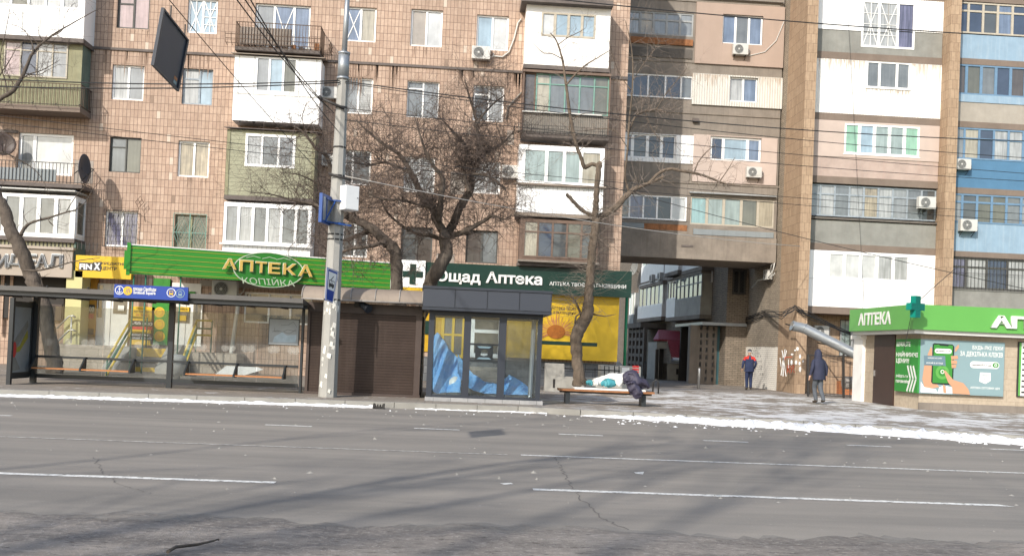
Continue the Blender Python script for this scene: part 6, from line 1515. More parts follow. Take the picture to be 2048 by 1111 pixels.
stair_rail((394, 640), (362, 752), 'yellow and green stair rail behind the middle of the shelter, right of the litter bin')
p = atZ(352, 757); b = MB(); b.tube([p+Vector((0, 0, .0)), p+Vector((0, 0, .12)), p+Vector((0, 0, .13)), p+Vector((0, 0, .62)), p+Vector((0, 0, .72)), p+Vector((0, 0, .78))], [.12, .12, .26, .30, .28, .12], 16); tag(b.build('litter_bin', 'grey_frame'), 'round grey litter bin behind the middle post of the shelter', 'litter bin')
# grey plank and fallen boards on the paving behind the shelter
SF = Frame((0, 33.5, 0)); b = MB(); a = atZ(505, 733, .3); b.prism(Frame((a.x, 35, 0)), [(0, .16), (.9, .14), (1.7, .42), (1.5, .5), (.4, .5)], 0, .06); tag(b.build('fallen_board', 'box_white'), 'pale board leaning on rubbish behind the right half of the shelter', 'board')
# ================================================================ pharmacy kiosk on the right
YPh = 30.65; H = Frame((0, YPh, 0)); hx = H.pix(1837, 810)[0]
HS = Frame((hx, YPh, 0), (0, -1, 0)); sb_ = HS.pix(1722, 800)[0]                 # side face, u negative going back
ph = thing('pharmacy_kiosk', 'beige tiled pharmacy kiosk with a bright green fascia at the right edge of the street', 'kiosk', (hx+4, YPh+2, .13))
zw = H.pix(1950, 672)[1]; DK = -sb_
b = MB(); b.box(H, hx, hx+12, -DK, 0, .1, zw); b.build('wall', 'block_beige', ph)
b = MB(); b.box(H, hx-.02, hx+12, .001, .06, .1, .36); b.build('plinth', 'concrete', ph)
OV = .5; HF = H.at(OV); fx = HF.pix(1827, 620)[0]; HSF = Frame((fx, YPh-OV, 0), (0, -1, 0)); ub = HSF.pix(1699, 640)[0]
z1, z0, zs2 = HF.pix(1900, 611)[1], HF.pix(1900, 661)[1], HF.pix(1900, 675)[1]
b = MB(); b.box(HF, fx, fx+14, ub, 0, z0, z1); b.build('fascia', 'pharm_green', ph)
b = MB(); b.box(HF, fx+.1, fx+14, ub+.1, -.1, zw+.001, z0-.001); b.build('soffit', 'soffit', ph)
def frame_rect(fr, px, d=0):
    a = fr.R(*px, d); xm = (px[0]+px[2])/2; return (a[0], a[1], fr.pix(xm, px[3], d)[1], fr.pix(xm, px[1], d)[1])
text(HSF, 'АПТЕКА', frame_rect(HSF, (1718, 624, 1782, 649)), .003, 'white_letter', ph, bold=.03, depth=.015)
text(HF, 'АПТЕКА', (HF.pix(1980, 645)[0], HF.pix(1980, 645)[0]+3.6, HF.pix(2010, 656)[1], HF.pix(2010, 631)[1]), .003, 'white_letter', ph, bold=.05, depth=.08)
# door in the side and the white pier
r = HS.R(1752, 672, 1788, 806); zd = HS.pix(1770, 672)[1]
b = MB(); b.box(HS, r[0], r[1], .003, .05, .14, zw-.01); o = b.build('door', 'door_brown', ph)
b = MB(); b.box(HS, r[0]+.12, r[0]+.16, .051, .1, 1.1, 1.3); b.build('handle', 'steel', o)
b = MB(); u = HS.pix(1722, 800)[0]; b.box(HS, u-.55, u+.25, -.3, .12, .1, zw-.15); b.box(HS, u-.65, u+.3, -.3, .2, zw-.149, zw-.005); b.build('pier', 'white_paint', ph)
# banner round the corner
bn = thing('banner', 'advertising banner round the pharmacy kiosk corner, green sided, its blue front showing a phone', 'banner', (hx, YPh-.1, .9))
z0b, z1b = H.pix(1925, 789, .12)[1], H.pix(1925, 681, .12)[1]
bf_ = H.at(.12); b1 = bf_.pix(2008, 740)[0]; hb = hx-.12; BS = Frame((hb, YPh-.12, 0), (0, -1, 0)); bb0 = BS.pix(1790, 740)[0]
gx = bf_.pix(1842, 740)[0]
b = MB(); b.box(bf_, hb, b1, -.05, 0, z0b, z1b); b.build('front_sheet', 'banner_blue', bn)
b = MB(); b.box(BS, bb0, 0, -.05, .0005, z0b, z1b); b.box(bf_, hb+.001, hb+.06, .0003, .002, z0b, z1b); b.build('side_sheet', 'banner_green', bn)
for s, px in (('ШУКАЄТЕ', (1794, 683, 1821, 692)), ('НАЙНИЖЧІ', (1793, 702, 1836, 713)), ('ЦІНИ?!', (1793, 716, 1818, 727)), ('ЗАЙДІТЬ ТА', (1792, 748, 1816, 755)), ('ПОРІВНЯЙ!!!', (1792, 758, 1818, 765))):
    q = frame_rect(BS, px, 0); text(BS, s, (q[0], min(q[1], -.02), q[2], q[3]), .003, 'white_letter', bn, bold=.02, depth=.004)
b = MB()
for k in range(3):
    x_ = -.72+.2*k; zc = BS.pix(1828, 757)[1]; b.stroke(BS, [(x_, zc+.42), (x_+.22, zc), (x_, zc-.42)], .09, .002+.0005*k, .005+.0005*k)
b.build('arrow', 'white_letter', bn)
def BP(px, py): return bf_.pix(px, py)
def poly(pts, m, d, name):
    b = MB(); b.prism(bf_, [BP(*p) for p in pts], d, d+.002); return b.build(name, m, bn)
C6 = lambda x, y: (1800+x/4.444, 600+y/4.444)
poly([C6(*p) for p in ((275, 410), (250, 470), (215, 580), (198, 700), (215, 770), (270, 785), (350, 770), (330, 745), (285, 740), (285, 430))], 'banner_skin', .001, 'hand_print')
poly([C6(*p) for p in ((185, 720), (215, 770), (320, 790), (330, 825), (182, 815))], 'box_white', .0035, 'cuff_print')
poly([C6(*p) for p in ((290, 390), (305, 380), (465, 392), (482, 410), (470, 745), (440, 752), (290, 742), (276, 725))], 'phone_black', .006, 'phone_print')
poly([C6(*p) for p in ((300, 395), (345, 392), (355, 403), (425, 408), (435, 397), (470, 402), (460, 738), (287, 732))], 'pharm_green_deep', .0085, 'screen_print')
def disc6(x, y, r_, m, d, nm, sq=1.0):
    u, z = BP(*C6(x, y)); b = MB(); b.disc(bf_, u, z, r_/4.444/63, d, d+.002, 20, 0, r_/4.444/63*sq); return b.build(nm, m, bn)
def pill(x0, y0, x1, y1, m, d, nm, r_=.35):
    (u0, za), (u1, zb_) = BP(*C6(x0, (y0+y1)/2)), BP(*C6(x1, (y0+y1)/2)); h = abs(BP(*C6(x0, y0))[1]-BP(*C6(x0, y1))[1])/2; zm = (za+zb_)/2; b = MB()
    pts = [(u0+h+h*math.cos(t*math.pi/8+math.pi/2), zm+h*math.sin(t*math.pi/8+math.pi/2)) for t in range(9)]+[(u1-h+h*math.cos(t*math.pi/8-math.pi/2), zm+h*math.sin(t*math.pi/8-math.pi/2)) for t in range(9)]
    b.prism(bf_, pts, d, d+.002); return b.build(nm, m, bn)
pill(308, 430, 458, 472, 'white_letter', .011, 'label_print'); disc6(375, 640, 62, 'pharm_green', .011, 'button_print'); disc6(375, 640, 36, 'pharm_green_deep', .0135, 'button_print'); disc6(375, 634, 18, 'white_letter', .016, 'button_print'); disc6(375, 634, 11, 'pharm_green_deep', .0185, 'button_print')
poly([C6(*p) for p in ((212, 490), (400, 495), (405, 585), (215, 575))], 'banner_blue_dark', .011, 'card_print')
for pts in (((490, 420), (520, 390), (522, 420), (500, 450), (485, 460)), ((450, 495), (510, 490), (515, 520), (455, 525)), ((452, 530), (505, 535), (505, 565), (455, 565)), ((455, 570), (500, 572), (495, 600), (458, 602))): poly([C6(*p) for p in pts], 'banner_skin', .011, 'finger_print')
poly([C6(*p) for p in ((385, 625), (400, 622), (470, 705), (560, 735), (605, 790), (620, 838), (465, 828), (460, 770), (425, 730))], 'banner_skin', .021, 'hand_print')
poly([C6(*p) for p in ((380, 745), (400, 760), (412, 822), (385, 820))], 'banner_skin', .011, 'finger_print')
poly([C6(*p) for p in ((330, 825), (350, 770), (380, 760), (385, 820), (412, 822), (405, 760), (462, 772), (465, 828))], 'box_white', .0035, 'cuff_print')
def t6(s, x0, y0, x1, y1, m, d, bold=.01):
    a = frame_rect(bf_, (*C6(x0, y0), *C6(x1, y1))); text(bf_, s, a, d, m, bn, bold=bold, depth=.003)
t6('БУДЬ-ЯКІ ЛІКИ', 645, 407, 915, 447, 'white_letter', .001); t6('ЗА ДЕКІЛЬКА КЛІКІВ', 535, 458, 912, 508, 'white_letter', .001)
pill(622, 545, 882, 605, 'white_letter', .001, 'label_print'); t6('apteka911.ua', 642, 565, 810, 590, 'dark_letter', .0035); pill(822, 556, 876, 598, 'pharm_green_deep', .0035, 'label_print'); disc6(850, 577, 13, 'white_letter', .006, 'label_print'); disc6(850, 577, 7, 'pharm_green_deep', .0085, 'label_print')
poly([C6(*p) for p in ((712, 640), (805, 645), (805, 715), (758, 742), (705, 720))], 'white_letter', .001, 'shield_print')
t6('ШВИДКО', 722, 660, 795, 676, 'banner_blue_dark', .0035); t6('911', 742, 696, 774, 712, 'banner_blue_dark', .0035)
t6('АПТЕКА ОПТОВИХ ЦІН', 625, 770, 885, 792, 'white_letter', .001); t6('apteka911.ua', 318, 442, 446, 460, 'dark_letter', .0135); t6('ЗАЙДИ НА САЙТ', 245, 505, 372, 520, 'white_letter', .0135); t6('ШУКАЙ В АПТЕЦІ', 232, 548, 378, 566, 'white_letter', .0135)
# second advert at the frame edge
q = frame_rect(H, (2039, 684, 2100, 794), .1); t = thing('poster', 'tall green edged price poster cut by the right edge of the view', 'poster', H.pt(q[0], .1, q[2]))
b = MB(); b.box(H, q[0], q[0]+.95, .003, .06, q[2], q[3]); b.build('frame', 'dark_letter', t); b = MB(); b.box(H, q[0]+.03, q[0]+.1, .061, .065, q[2]+.03, q[3]-.03, 0); b.box(H, q[0]+.1, q[0]+.92, .061, .064, q[2]+.03, q[3]-.03, 1)
for k in range(9): b.box(H, q[0]+.13, q[0]+.8, .0645, .067, q[2]+.12+.18*k, q[2]+.18+.18*k, 2)
b.build('sheet', ['pharm_green', 'white_letter', 'dark_letter'], t)
# pharmacy cross sign
cx = thing('pharmacy_cross', 'teal pharmacy cross of stacked lamp bars projecting from the kiosk fascia corner', 'cross sign', fp(HF, 1832, 630, .5))
XF = Frame((fx-.1, YPh-OV-.55, 0), (.94, .34, 0)); cu, cz = XF.pix(1831, 613); a_, t_ = .335, .11
b = MB(); b.box(XF, cu-t_, cu+t_, -.1, .1, cz-a_, cz+a_); b.box(XF, cu-a_*.85, cu-t_-.001, -.1, .1, cz-t_, cz+t_); b.box(XF, cu+t_+.001, cu+a_*.85, -.1, .1, cz-t_, cz+t_); b.build('case', 'cross_teal', cx)
b = MB()
for k in range(15):
    z = cz-a_+.03+k*(2*a_-.06)/14; hw = a_*.85 if abs(z-cz) < t_ else t_; b.box(XF, cu-hw+.02, cu+hw-.02, .101, .108, z-.012, z+.012)
b.build('lamp_bar', 'cross_line', cx)
b = MB(); b.bar(XF.pt(cu, -.1, cz-.1), fp(HF, 1826, 622, 0), .03, 6); b.bar(XF.pt(cu, -.1, cz+.1), fp(HF, 1826, 612, 0), .02, 6); b.build('arm', 'iron', cx)
# silver duct sloping down to the kiosk, gate, odds and ends behind
DF = Frame((0, 38.3, 0)); dt = thing('air_duct', 'fat silver grey sheet metal duct sloping down from the column to behind the pharmacy kiosk', 'duct', fp(DF, 1650, 680))
a, c, e = fp(DF, 1585, 651), fp(DF, 1608, 656), fp(Frame((0, 37.2, 0)), 1740, 722)
b = MB(); b.tube([a, c, e], .20, 18, cap=False); b.build('tube', 'zinc', dt); b = MB(); b.tube([c-(e-c)*.004, c+(e-c)*.012], .213, 18); dv = (e-c).normalized(); b.tube([a, a-Vector((.03, 0, -.01))], .205, 18); b.build('joint', 'zinc', dt)
b = MB(); b.tube([a-Vector((.032, 0, -.01)), a-Vector((.034, 0, -.01))], .17, 18); b.build('opening', 'zinc_rust', dt)
b = MB(); b.bar(c, c+Vector((-.1, 1.9, .2)), .03, 6); b.bar(fp(DF, 1690, 695), fp(DF, 1690, 695)+Vector((0, 3.0, .2)), .03, 6); b.build('bracket', 'iron', dt)
gt = thing('metal_gate', 'low dark steel gate and rail closing the recess beside the column', 'gate', atZ(1650, 796))
GF = Frame((0, 37.6, 0)); P = lambda px, py: fp(GF, px, py)
for px, y0, y1 in ((1616, 708, 795), (1687, 707, 806)): b = MB(); a = P(px, y1); b.bar(Vector((a.x, a.y, .13)), P(px, y0), .05, 4); b.build('post', 'iron', gt)
b = MB(); b.bar(P(1616, 709), P(1735, 714), .03); b.bar(P(1616, 750), P(1687, 754), .02); b.bar(P(1616, 788), P(1687, 792), .02); b.bar(P(1660, 722), P(1674, 723), .02)
for k in range(9): b.bar(P(1620+8*k, 711), P(1620+8*k, 790), .009)
for px in (1700, 1714): b.bar(P(px, 724), P(px, 800), .018)
b.bar(P(1692, 724), P(1735, 726), .02); b.build('bars', 'iron', gt)
tk = Frame((0, 39.2, 0)); b = MB(); p = fp(tk, 1704, 765); b.tube([p+Vector((-.35, 0, 0)), p+Vector((.35, 0, 0))], [.26, .26], 14); tag(b.build('metal_drum', 'zinc_rust'), 'small grey drum lying behind the gate beside the kiosk pier', 'drum')
# ================================================================ people
def person(label, loc, heading, J, Rr, zones, extras):
    """one continuous body grown from a jointed skeleton; zones(x,y,z) picks the cloth"""
    t = thing('person', label, 'person', loc)
    names = list(J); me = bpy.data.meshes.new('body'); E = []
    for nme in names:
        pa = J[nme][1]
        if pa: E.append((names.index(pa), names.index(nme)))
    me.from_pydata([J[n][0] for n in names], E, []); o = bpy.data.objects.new('body', me); COL.objects.link(o)
    sk = o.modifiers.new('skin', 'SKIN'); sk.use_smooth_shade = True; sk.branch_smoothing = .6
    for i, n in enumerate(names):
        r_ = J[n][2]; me.skin_vertices[0].data[i].radius = r_ if isinstance(r_, tuple) else (r_, r_)
        me.skin_vertices[0].data[i].use_root = (i == 0)
    ss = o.modifiers.new('sub', 'SUBSURF'); ss.levels = 2; ss.render_levels = 2
    m2 = bpy.data.meshes.new_from_object(o.evaluated_get(bpy.context.evaluated_depsgraph_get())); bpy.data.objects.remove(o)
    mats = []
    for p in m2.polygons:
        k = zones(*p.center)
        if k not in mats: mats.append(k)
        p.material_index = mats.index(k); p.use_smooth = True
    for k in mats: m2.materials.append(M[k])
    m2.name = 'body'; o = bpy.data.objects.new('body', m2); COL.objects.link(o); o.parent = t; o.rotation_euler = (0, 0, heading)
    for nme, v, f, mm, sm in extras:
        e = bpy.data.meshes.new(nme); e.from_pydata(v, [], f)
        for k in (mm if isinstance(mm, list) else [mm]): e.materials.append(M[k])
        for i, p in enumerate(e.polygons):
            p.use_smooth = True
            if sm: p.material_index = sm(p.center)
        q = bpy.data.objects.new(nme, e); COL.objects.link(q); q.parent = t; q.rotation_euler = (0, 0, heading)
        s2 = q.modifiers.new('sub', 'SUBSURF'); s2.levels = 1; s2.render_levels = 1
    return t
def rings(rs, n=18, cap=True):
    """loft of ellipses (cx, cy, z, rx, ry)"""
    v = []; f = []
    for cx_, cy_, z, rx, ry in rs:
        for i in range(n): a = 2*math.pi*i/n; v.append((cx_+rx*math.cos(a), cy_+ry*math.sin(a), z))
    for k in range(len(rs)-1):
        for i in range(n): j = (i+1) % n; f.append((k*n+i, k*n+j, (k+1)*n+j, (k+1)*n+i))
    if cap: f.append(tuple(range((len(rs)-1)*n, len(rs)*n)))
    return v, f
def skeleton(la, ra, ll, rl, bend=0.0, puff=1.0):
    """arms: (elbow, wrist) offsets; legs: (knee, ankle) points; y is ahead"""
    J = {'pelvis': ((0, 0, .96), None, (.155*puff, .115*puff)), 'waist': ((0, .01+bend*.3, 1.14), 'pelvis', (.165*puff, .12*puff)), 'chest': ((0, .02+bend*.7, 1.36), 'waist', (.165*puff, .125*puff)),
         'neck': ((0, .02+bend, 1.51), 'chest', .058), 'jaw': ((0, .045+bend*1.3, 1.585), 'neck', (.066, .078)), 'brow': ((0, .05+bend*1.4, 1.665), 'jaw', (.074, .09)), 'crown': ((0, .04+bend*1.4, 1.735), 'brow', (.055, .065)),
         'nose': ((0, .15+bend*1.4, 1.635), 'brow', .014)}
    for s, nm, (el, wr), (kn, an) in ((-1, 'left', la, ll), (1, 'right', ra, rl)):
        J[nm+'_ear'] = ((s*.083, .035+bend*1.4, 1.65), 'brow', .012)
        J[nm+'_shoulder'] = ((s*.185, .015+bend*.8, 1.435), 'chest', .075*puff)
        J[nm+'_elbow'] = (el, nm+'_shoulder', .058*puff); J[nm+'_wrist'] = (wr, nm+'_elbow', .042*puff)
        w_ = Vector(wr); d_ = (w_-Vector(el)).normalized(); pm = w_+d_*.065; J[nm+'_palm'] = (tuple(pm), nm+'_wrist', (.036, .018))
        for k in range(4):
            o_ = Vector((0, -.027+.018*k, 0)); ln = (.062, .074, .07, .055)[k]
            J[f'{nm}_knuckle{k}'] = (tuple(pm+o_+d_*.035), nm+'_palm', .010); J[f'{nm}_finger{k}'] = (tuple(pm+o_+d_*(.035+ln)+Vector((-s*.012, .006, 0))), f'{nm}_knuckle{k}', .008)
        J[nm+'_thumb'] = (tuple(pm+Vector((-s*.012, .045, -.0))+d_*.02), nm+'_palm', .010)
        J[nm+'_hip'] = ((s*.085, 0, .90), 'pelvis', (.108, .115)); J[nm+'_knee'] = (kn, nm+'_hip', .086); J[nm+'_ankle'] = (an, nm+'_knee', .066)
        J[nm+'_heel'] = ((an[0], an[1]-.035, an[2]-.045), nm+'_ankle', .042); J[nm+'_toe'] = ((an[0]+s*.02, an[1]+.16, an[2]-.05), nm+'_heel', .040)
    return J
# man in the striped hat
J = skeleton(((-.275, -.02, 1.17), (-.30, .03, .93)), ((.275, -.05, 1.17), (.25, .08, 1.0)), ((-.09, .03, .50), (-.085, -.02, .085)), ((.09, .10, .51), (.085, .0, .12)), .0, 1.1)
def z1_(x, y, z):
    if z > 1.50: return 'skin' if z < 1.66 else 'hair_grey'
    if abs(x) > .20 and z < .935: return 'skin'
    if z < .115: return 'shoe'
    if z < .93 and abs(x) < .215: return 'navy_trousers'
    return 'red_cloth' if z > 1.30 and abs(x) > .13 else 'navy_cloth'
jv, jf = rings([(0, .005, .80, .222, .165), (0, .005, .90, .215, .16), (0, .01, 1.10, .20, .15), (0, .02, 1.25, .205, .155), (0, .02, 1.36, .20, .15), (0, .02, 1.44, .17, .12), (0, .03, 1.50, .085, .085)], 20, False)
hv, hf = rings([(0, .035, 1.665, .098, .11), (0, .035, 1.70, .098, .11), (0, .035, 1.745, .09, .10), (0, .033, 1.785, .06, .07), (0, .03, 1.80, .02, .025)], 18)
cv_, cf_ = rings([(0, .025, 1.475, .09, .09), (0, .03, 1.535, .078, .08)], 16, False)
p1 = atZ(1497, 779)
person('man in a red shouldered navy jacket and striped knitted hat walking by the whitewashed brick', p1, rad(-8), J, None, z1_,
  [('jacket', jv, jf, ['navy_cloth', 'red_cloth'], lambda c: 1 if c.z > 1.33+.25*(.13-abs(c.x)) and abs(c.x) > .055 else 0), ('knitted_hat', hv, hf, ['hat_dark', 'hat_light'], lambda c: int(c.z*34) % 2), ('collar', cv_, cf_, 'hair_grey', None)])
# man in the hood
J = skeleton(((-.285, -.03, 1.17), (-.325, .02, .93)), ((.285, .0, 1.16), (.30, .05, .91)), ((-.06, .16, .52), (-.05, .05, .115)), ((.06, -.0, .52), (.055, -.22, .15)), .05, 1.05)
def z2_(x, y, z):
    if z > 1.55: return 'skin'
    if abs(x) > .21 and z < .93: return 'skin'
    if z < .13: return 'shoe'
    if z < .93 and abs(x) < .22: return 'grey_trousers'
    return 'black_navy'
jv, jf = rings([(0, .0, .80, .225, .17), (0, .0, .90, .225, .175), (0, .015, 1.10, .215, .165), (0, .03, 1.25, .22, .17), (0, .045, 1.36, .215, .165), (0, .055, 1.44, .185, .14), (0, .06, 1.50, .125, .12)], 20, False)
hv, hf = rings([(0, .06, 1.47, .135, .13), (0, .075, 1.56, .128, .135), (0, .09, 1.66, .122, .135), (0, .095, 1.74, .10, .115), (0, .09, 1.80, .06, .07), (0, .09, 1.815, .02, .03)], 18)
p2 = atZ(1636, 807)
person('man in a dark hooded jacket and grey trousers walking away towards the metal gate', p2, rad(14), J, None, z2_, [('jacket', jv, jf, 'black_navy', None), ('hood', hv, hf, 'black_navy', None)])
# ================================================================ air conditioners
def make_ac():
    t = thing('air_conditioner', '', 'air conditioner', (0, 0, 0), 'air conditioner units on the facades')
    f = Frame((0, 0, 0)); b = MB(); b.box(f, -.39, .39, .06, .34, -.27, .27); b.build('casing', 'ac_white', t, .015)
    b = MB(); b.disc(f, -.10, 0, .215, .3405, .346, 28, 0); b.build('fan_opening', 'ac_grille', t)
    b = MB()
    for r_ in (.05, .10, .15, .20, .22): b.ring(f, -.10, 0, r_-.006, r_+.006, .347, .356, 28)
    for k in range(6): a = k*math.pi/3; b.stroke(f, [(-.10, 0), (-.10+.22*math.cos(a), .22*math.sin(a))], .008, .3565, .36)
    b.build('fan_grille', 'grey_frame', t)
    b = MB(); b.disc(f, -.10, 0, .045, .361, .366, 12); b.build('badge', 'ac_white', t)
    for x in (-.28, .28): b = MB(); b.bar(f.pt(x, 0, -.29), f.pt(x, .34, -.29), .018); b.bar(f.pt(x, 0, -.48), f.pt(x, .30, -.29), .014); b.build('bracket', 'iron', t)
    b = MB(); b.tube([f.pt(.39, .2, -.12), f.pt(.47, .18, -.14), f.pt(.52, .05, -.05), f.pt(.55, .0, .1)], .02, 6); b.build('hose', 'ac_white', t)
    return t
AC0 = make_ac(); used = [False]
def place_ac(fr, px, py, d, label, s=1.0):
    u, z = fr.pix(px, py, d+.3); p = fr.pt(u, d, z); ang = math.atan2(fr.u.y, fr.u.x)
    if not used[0]: r_ = AC0; used[0] = True
    else:
        r_ = AC0.copy(); COL.objects.link(r_)
        for ch in AC0.children: c_ = ch.copy(); COL.objects.link(c_); c_.parent = r_
    r_.location = p; r_.rotation_euler = (0, 0, ang); r_.scale = (s, s, s); r_['label'] = label; r_['group'] = 'air conditioner units on the facades'
place_ac(FL, 962, 105, 0, 'white air conditioner under the left corner of a top storey window, above the big tree', .92)
place_ac(FL, 657, 184, 0, 'white air conditioner between the white boxed balcony and the concrete pole', .82)
place_ac(FL, 659, 320, 0, 'air conditioner half hidden by the pole and branches beside the sided balcony', .8)
place_ac(FL, 1022, 343, 0, 'rusty spotted white air conditioner right beside the white glazed balcony on the tiled block', .92)
place_ac(FL, 450, 578, .3, 'large white air conditioner under the green board behind the bus shelter roof', 1.2)
place_ac(FA, 1482, 98, .08, 'white air conditioner under the window on the upper pink panel', .88)
place_ac(FA, 1509, 344, .06, 'white air conditioner under the window on the lower pale pink panel', .88)
place_ac(FB, 1855, 405, .12, 'white air conditioner in front of the old blue grey glazing left of the second column', .95)
place_ac(FB, 1928, 328, .0, 'white air conditioner at the left end of the strong blue parapet', .85)
place_ac(FB, 1938, 450, .02, 'white air conditioner on the light blue parapet at the right', .95)
place_ac(FS, 1530, 549, 0, 'white air conditioner with a dangling white hose on the brick flank of the passage', .85)
place_ac(FG, 1644, 661, 0, 'old air conditioner on the ground floor wall behind the silver duct', .85)
place_ac(FWG, 1300, 556, 1.1, 'farther air conditioner on a white courtyard balcony', .8)
place_ac(FWG, 1316, 552, 1.1, 'nearer air conditioner on a white courtyard balcony', .8)
def pipe(fr, pts, r_, m, label, nm='refrigerant_pipe', d=.06):
    b = MB(); b.tube([fp(fr, x, y, d) for x, y in pts], r_, 6); tag(b.build(nm, m), label, 'pipe')
pipe(FL, [(985, 112), (1005, 114), (1018, 104), (1028, 78), (1036, 46), (1042, 38)], .03, 'ac_white', 'white wrapped pipe curving up from the air conditioner at the top storey window')
pipe(FL, [(1012, 240), (1016, 214), (1026, 203), (1043, 185)], .028, 'panel_grey', 'grey wrapped pipe on the tiles left of the old green loggia')
pipe(FA, [(1497, 112), (1530, 104), (1552, 82), (1568, 44)], .02, 'ac_white', 'pale pipe curving across the upper pink panel to the column', d=.1)
pipe(FS, [(1541, 545), (1543, 530), (1549, 526), (1545, 545), (1535, 556), (1516, 560), (1504, 575)], .03, 'ac_white', 'thick white hose looping from the air conditioner in the passage', d=.25)
# satellite dishes and aerials
def dish(fr, px, py, d, r_, label, tilt=(0, 0), m='signal_panel'):
    t = thing('satellite_dish', label, 'satellite dish', fp(fr, px, py, d)); c = fp(fr, px, py, d); ax = (fr.n+fr.u*tilt[0]+Vector((0, 0, tilt[1]))).normalized()
    a = ax.orthogonal().normalized(); b2 = ax.cross(a); b = MB(); rows = []
    for k in range(6):
        q = r_*k/5; rows.append([c+ax*(.25*q*q/r_)+(a*math.cos(i*math.pi/10)+b2*math.sin(i*math.pi/10))*max(q, .001) for i in range(20)])
    for k in range(5):
        for i in range(20): b.face([rows[k][i], rows[k][(i+1) % 20], rows[k+1][(i+1) % 20], rows[k+1][i]])
    b.sm = [True]*len(b.f); o = b.build('reflector', m, t); s_ = o.modifiers.new('thick', 'SOLIDIFY'); s_.thickness = .015
    b = MB(); b.bar(c-Vector((0, 0, r_*.9)), c+ax*r_*.9, .012, 5); b.bar(c, c-ax*.25-Vector((0, 0, .2)), .02, 5); b.build('arm', 'iron', t)
dish(FL, 162, 337, 1.1, .55, 'dark grey satellite dish seen from the side at the right end of the open balcony', (30, .5))
dish(FL, 6, 290, .6, .45, 'dark satellite dish cut by the left edge beside the open balcony door', (.4, .2), 'brown_metal')
dish(FWG, 1271, 537, .5, .5, 'pale satellite dish on the far part of the courtyard wing', (.3, .2), 'panel_grey')
fr = FL.at(.25); b = MB(); P = lambda px, py: fp(FL, px, py, .25)
b.tube([P(271, 404), P(281, 392), P(287, 405), P(277, 416), P(271, 404)], .012, 4); b.bar(P(276, 398), P(282, 411), .01); b.bar(P(274, 410), P(284, 399), .01); b.tube([P(277, 416), P(276, 428), P(290, 434), P(291, 444)], .014, 4)
tag(b.build('tv_aerial', 'iron_rusty'), 'rusty diamond shaped television aerial on the tiles above the barred lilac window', 'aerial')
b = MB(); R9 = FL.at(.95); P = lambda px, py: fp(FL, px, py, .9)
b.tube([P(493, 243), P(497, 228), P(502, 216), P(508, 246)], .05, 6); b.bar(P(481, 240), P(500, 238), .03); b.bar(P(480, 244), P(480, 237), .035, 6)
tag(b.build('roof_bracket', 'iron'), 'black bent metal bracket on the little roof above the sided balcony', 'bracket')
# ================================================================ wires
def wire(a, c, sag, r_, m, label, n=14, group='overhead cables above the street', name='overhead_cable'):
    b = MB(); P = []
    for i in range(n+1): f = i/n; p = a.lerp(c, f); p.z -= sag*4*f*(1-f); P.append(p)
    b.tube(P, r_*.85, 5); o = b.build(name, m); tag(o, label, 'cable', group)
def wpx(p0, Y0, p1, Y1, sag, r_, label, m='cable'): wire(atY(*p0, Y0), atY(*p1, Y1), sag, r_, m, label)
PYL = YP-.15
wpx((452, -30), 14, (660, 218), PYL, .12, .013, 'left of three black cables coming down from the top left to the concrete pole')
wpx((470, -30), 14, (668, 226), PYL, .12, .013, 'middle of three black cables coming down from the top left to the concrete pole')
wpx((484, -30), 14, (676, 262), PYL, .14, .013, 'right of three black cables coming down from the top left to the concrete pole')
wpx((-40, 156), 24, (680, 161), PYL, .12, .018, 'upper of two black cables running from the left edge across the balconies to the pole')
wpx((-40, 172), 24, (680, 165), PYL, .10, .018, 'lower of two black cables running from the left edge across the balconies to the pole')
wpx((690, 163), PYL, (2120, 284), 27, .28, .017, 'thick black cable from the pole collar rising over the tree to the right edge')
wpx((690, 166), PYL, (2120, 320), 27, .22, .012, 'black cable just below the thick one from the pole to the right edge')
wpx((1000, -14), 25, (2120, 78), 25, .12, .018, 'thick black cable crossing the top right corner of the view')
wpx((690, 216), PYL, (2120, 352), 27, .10, .010, 'thin cable from the pole bracket passing under the corrugated cladding')
wpx((690, 240), PYL, (2120, 366), 27, .16, .010, 'thin cable crossing above the pale pink panel of the arch section')
wpx((-40, 226), 26, (2120, 432), 30, .25, .010, 'thin wire crossing the whole view at the height of the sided balcony')
wpx((-40, 240), 26, (2120, 446), 30, .25, .010, 'thin wire crossing the whole view just under its twin')
wpx((1190, 365), 36, (2120, 592), 30, .15, .014, 'cable slanting down from the tiled block to the right edge')
wpx((690, 352), PYL, (1600, 492), 39, .25, .014, 'pale cable sagging from the pole across the big tree to the first column', 'cable_pale')
wpx((330, -10), 14.6, (640, 345), PYL, .05, .009, 'thin diagonal wire carrying the dark hanging panel')
wpx((1750, 640), 30, (2120, 480), 28, -.02, .014, 'black lead rising from the pharmacy cross to the right edge') if False else None
wire(fp(HF, 1826, 612), atY(1918, 531, 33), -.02, .014, 'cable', 'black lead running up from the pharmacy cross to the second column')
wire(fp(HF, 1825, 616), fp(HF, 1808, 700), .02, .012, 'cable', 'black lead hanging down the corner of the pharmacy fascia')
wire(fp(FB, 1696, 30, .2), fp(FB, 1728, 612, .2), -.06, .008, 'cable', 'thin lead hanging straight down the loggias between the columns')
b = MB(); rr = random.Random(6)
for k in range(5):
    pts = [fp(FS, 1455, 642+2*k, .06), fp(FS, 1500, 632+3*k, .06), fp(FS, 1528, 620+3*k, .06)]; pts += [fp(FC, 1563, 624+3*k, .1), fp(FC, 1590, 611+2*k, .1), fp(FC, 1612, 622+3*k, .1), fp(FB, 1700, 664+k, .6)]
    P = []
    for a, c in zip(pts, pts[1:]):
        for i in range(5): P.append(a.lerp(c, i/5)+Vector((0, 0, rr.uniform(-.03, .03))))
    b.tube(P+[pts[-1]], .018, 5)
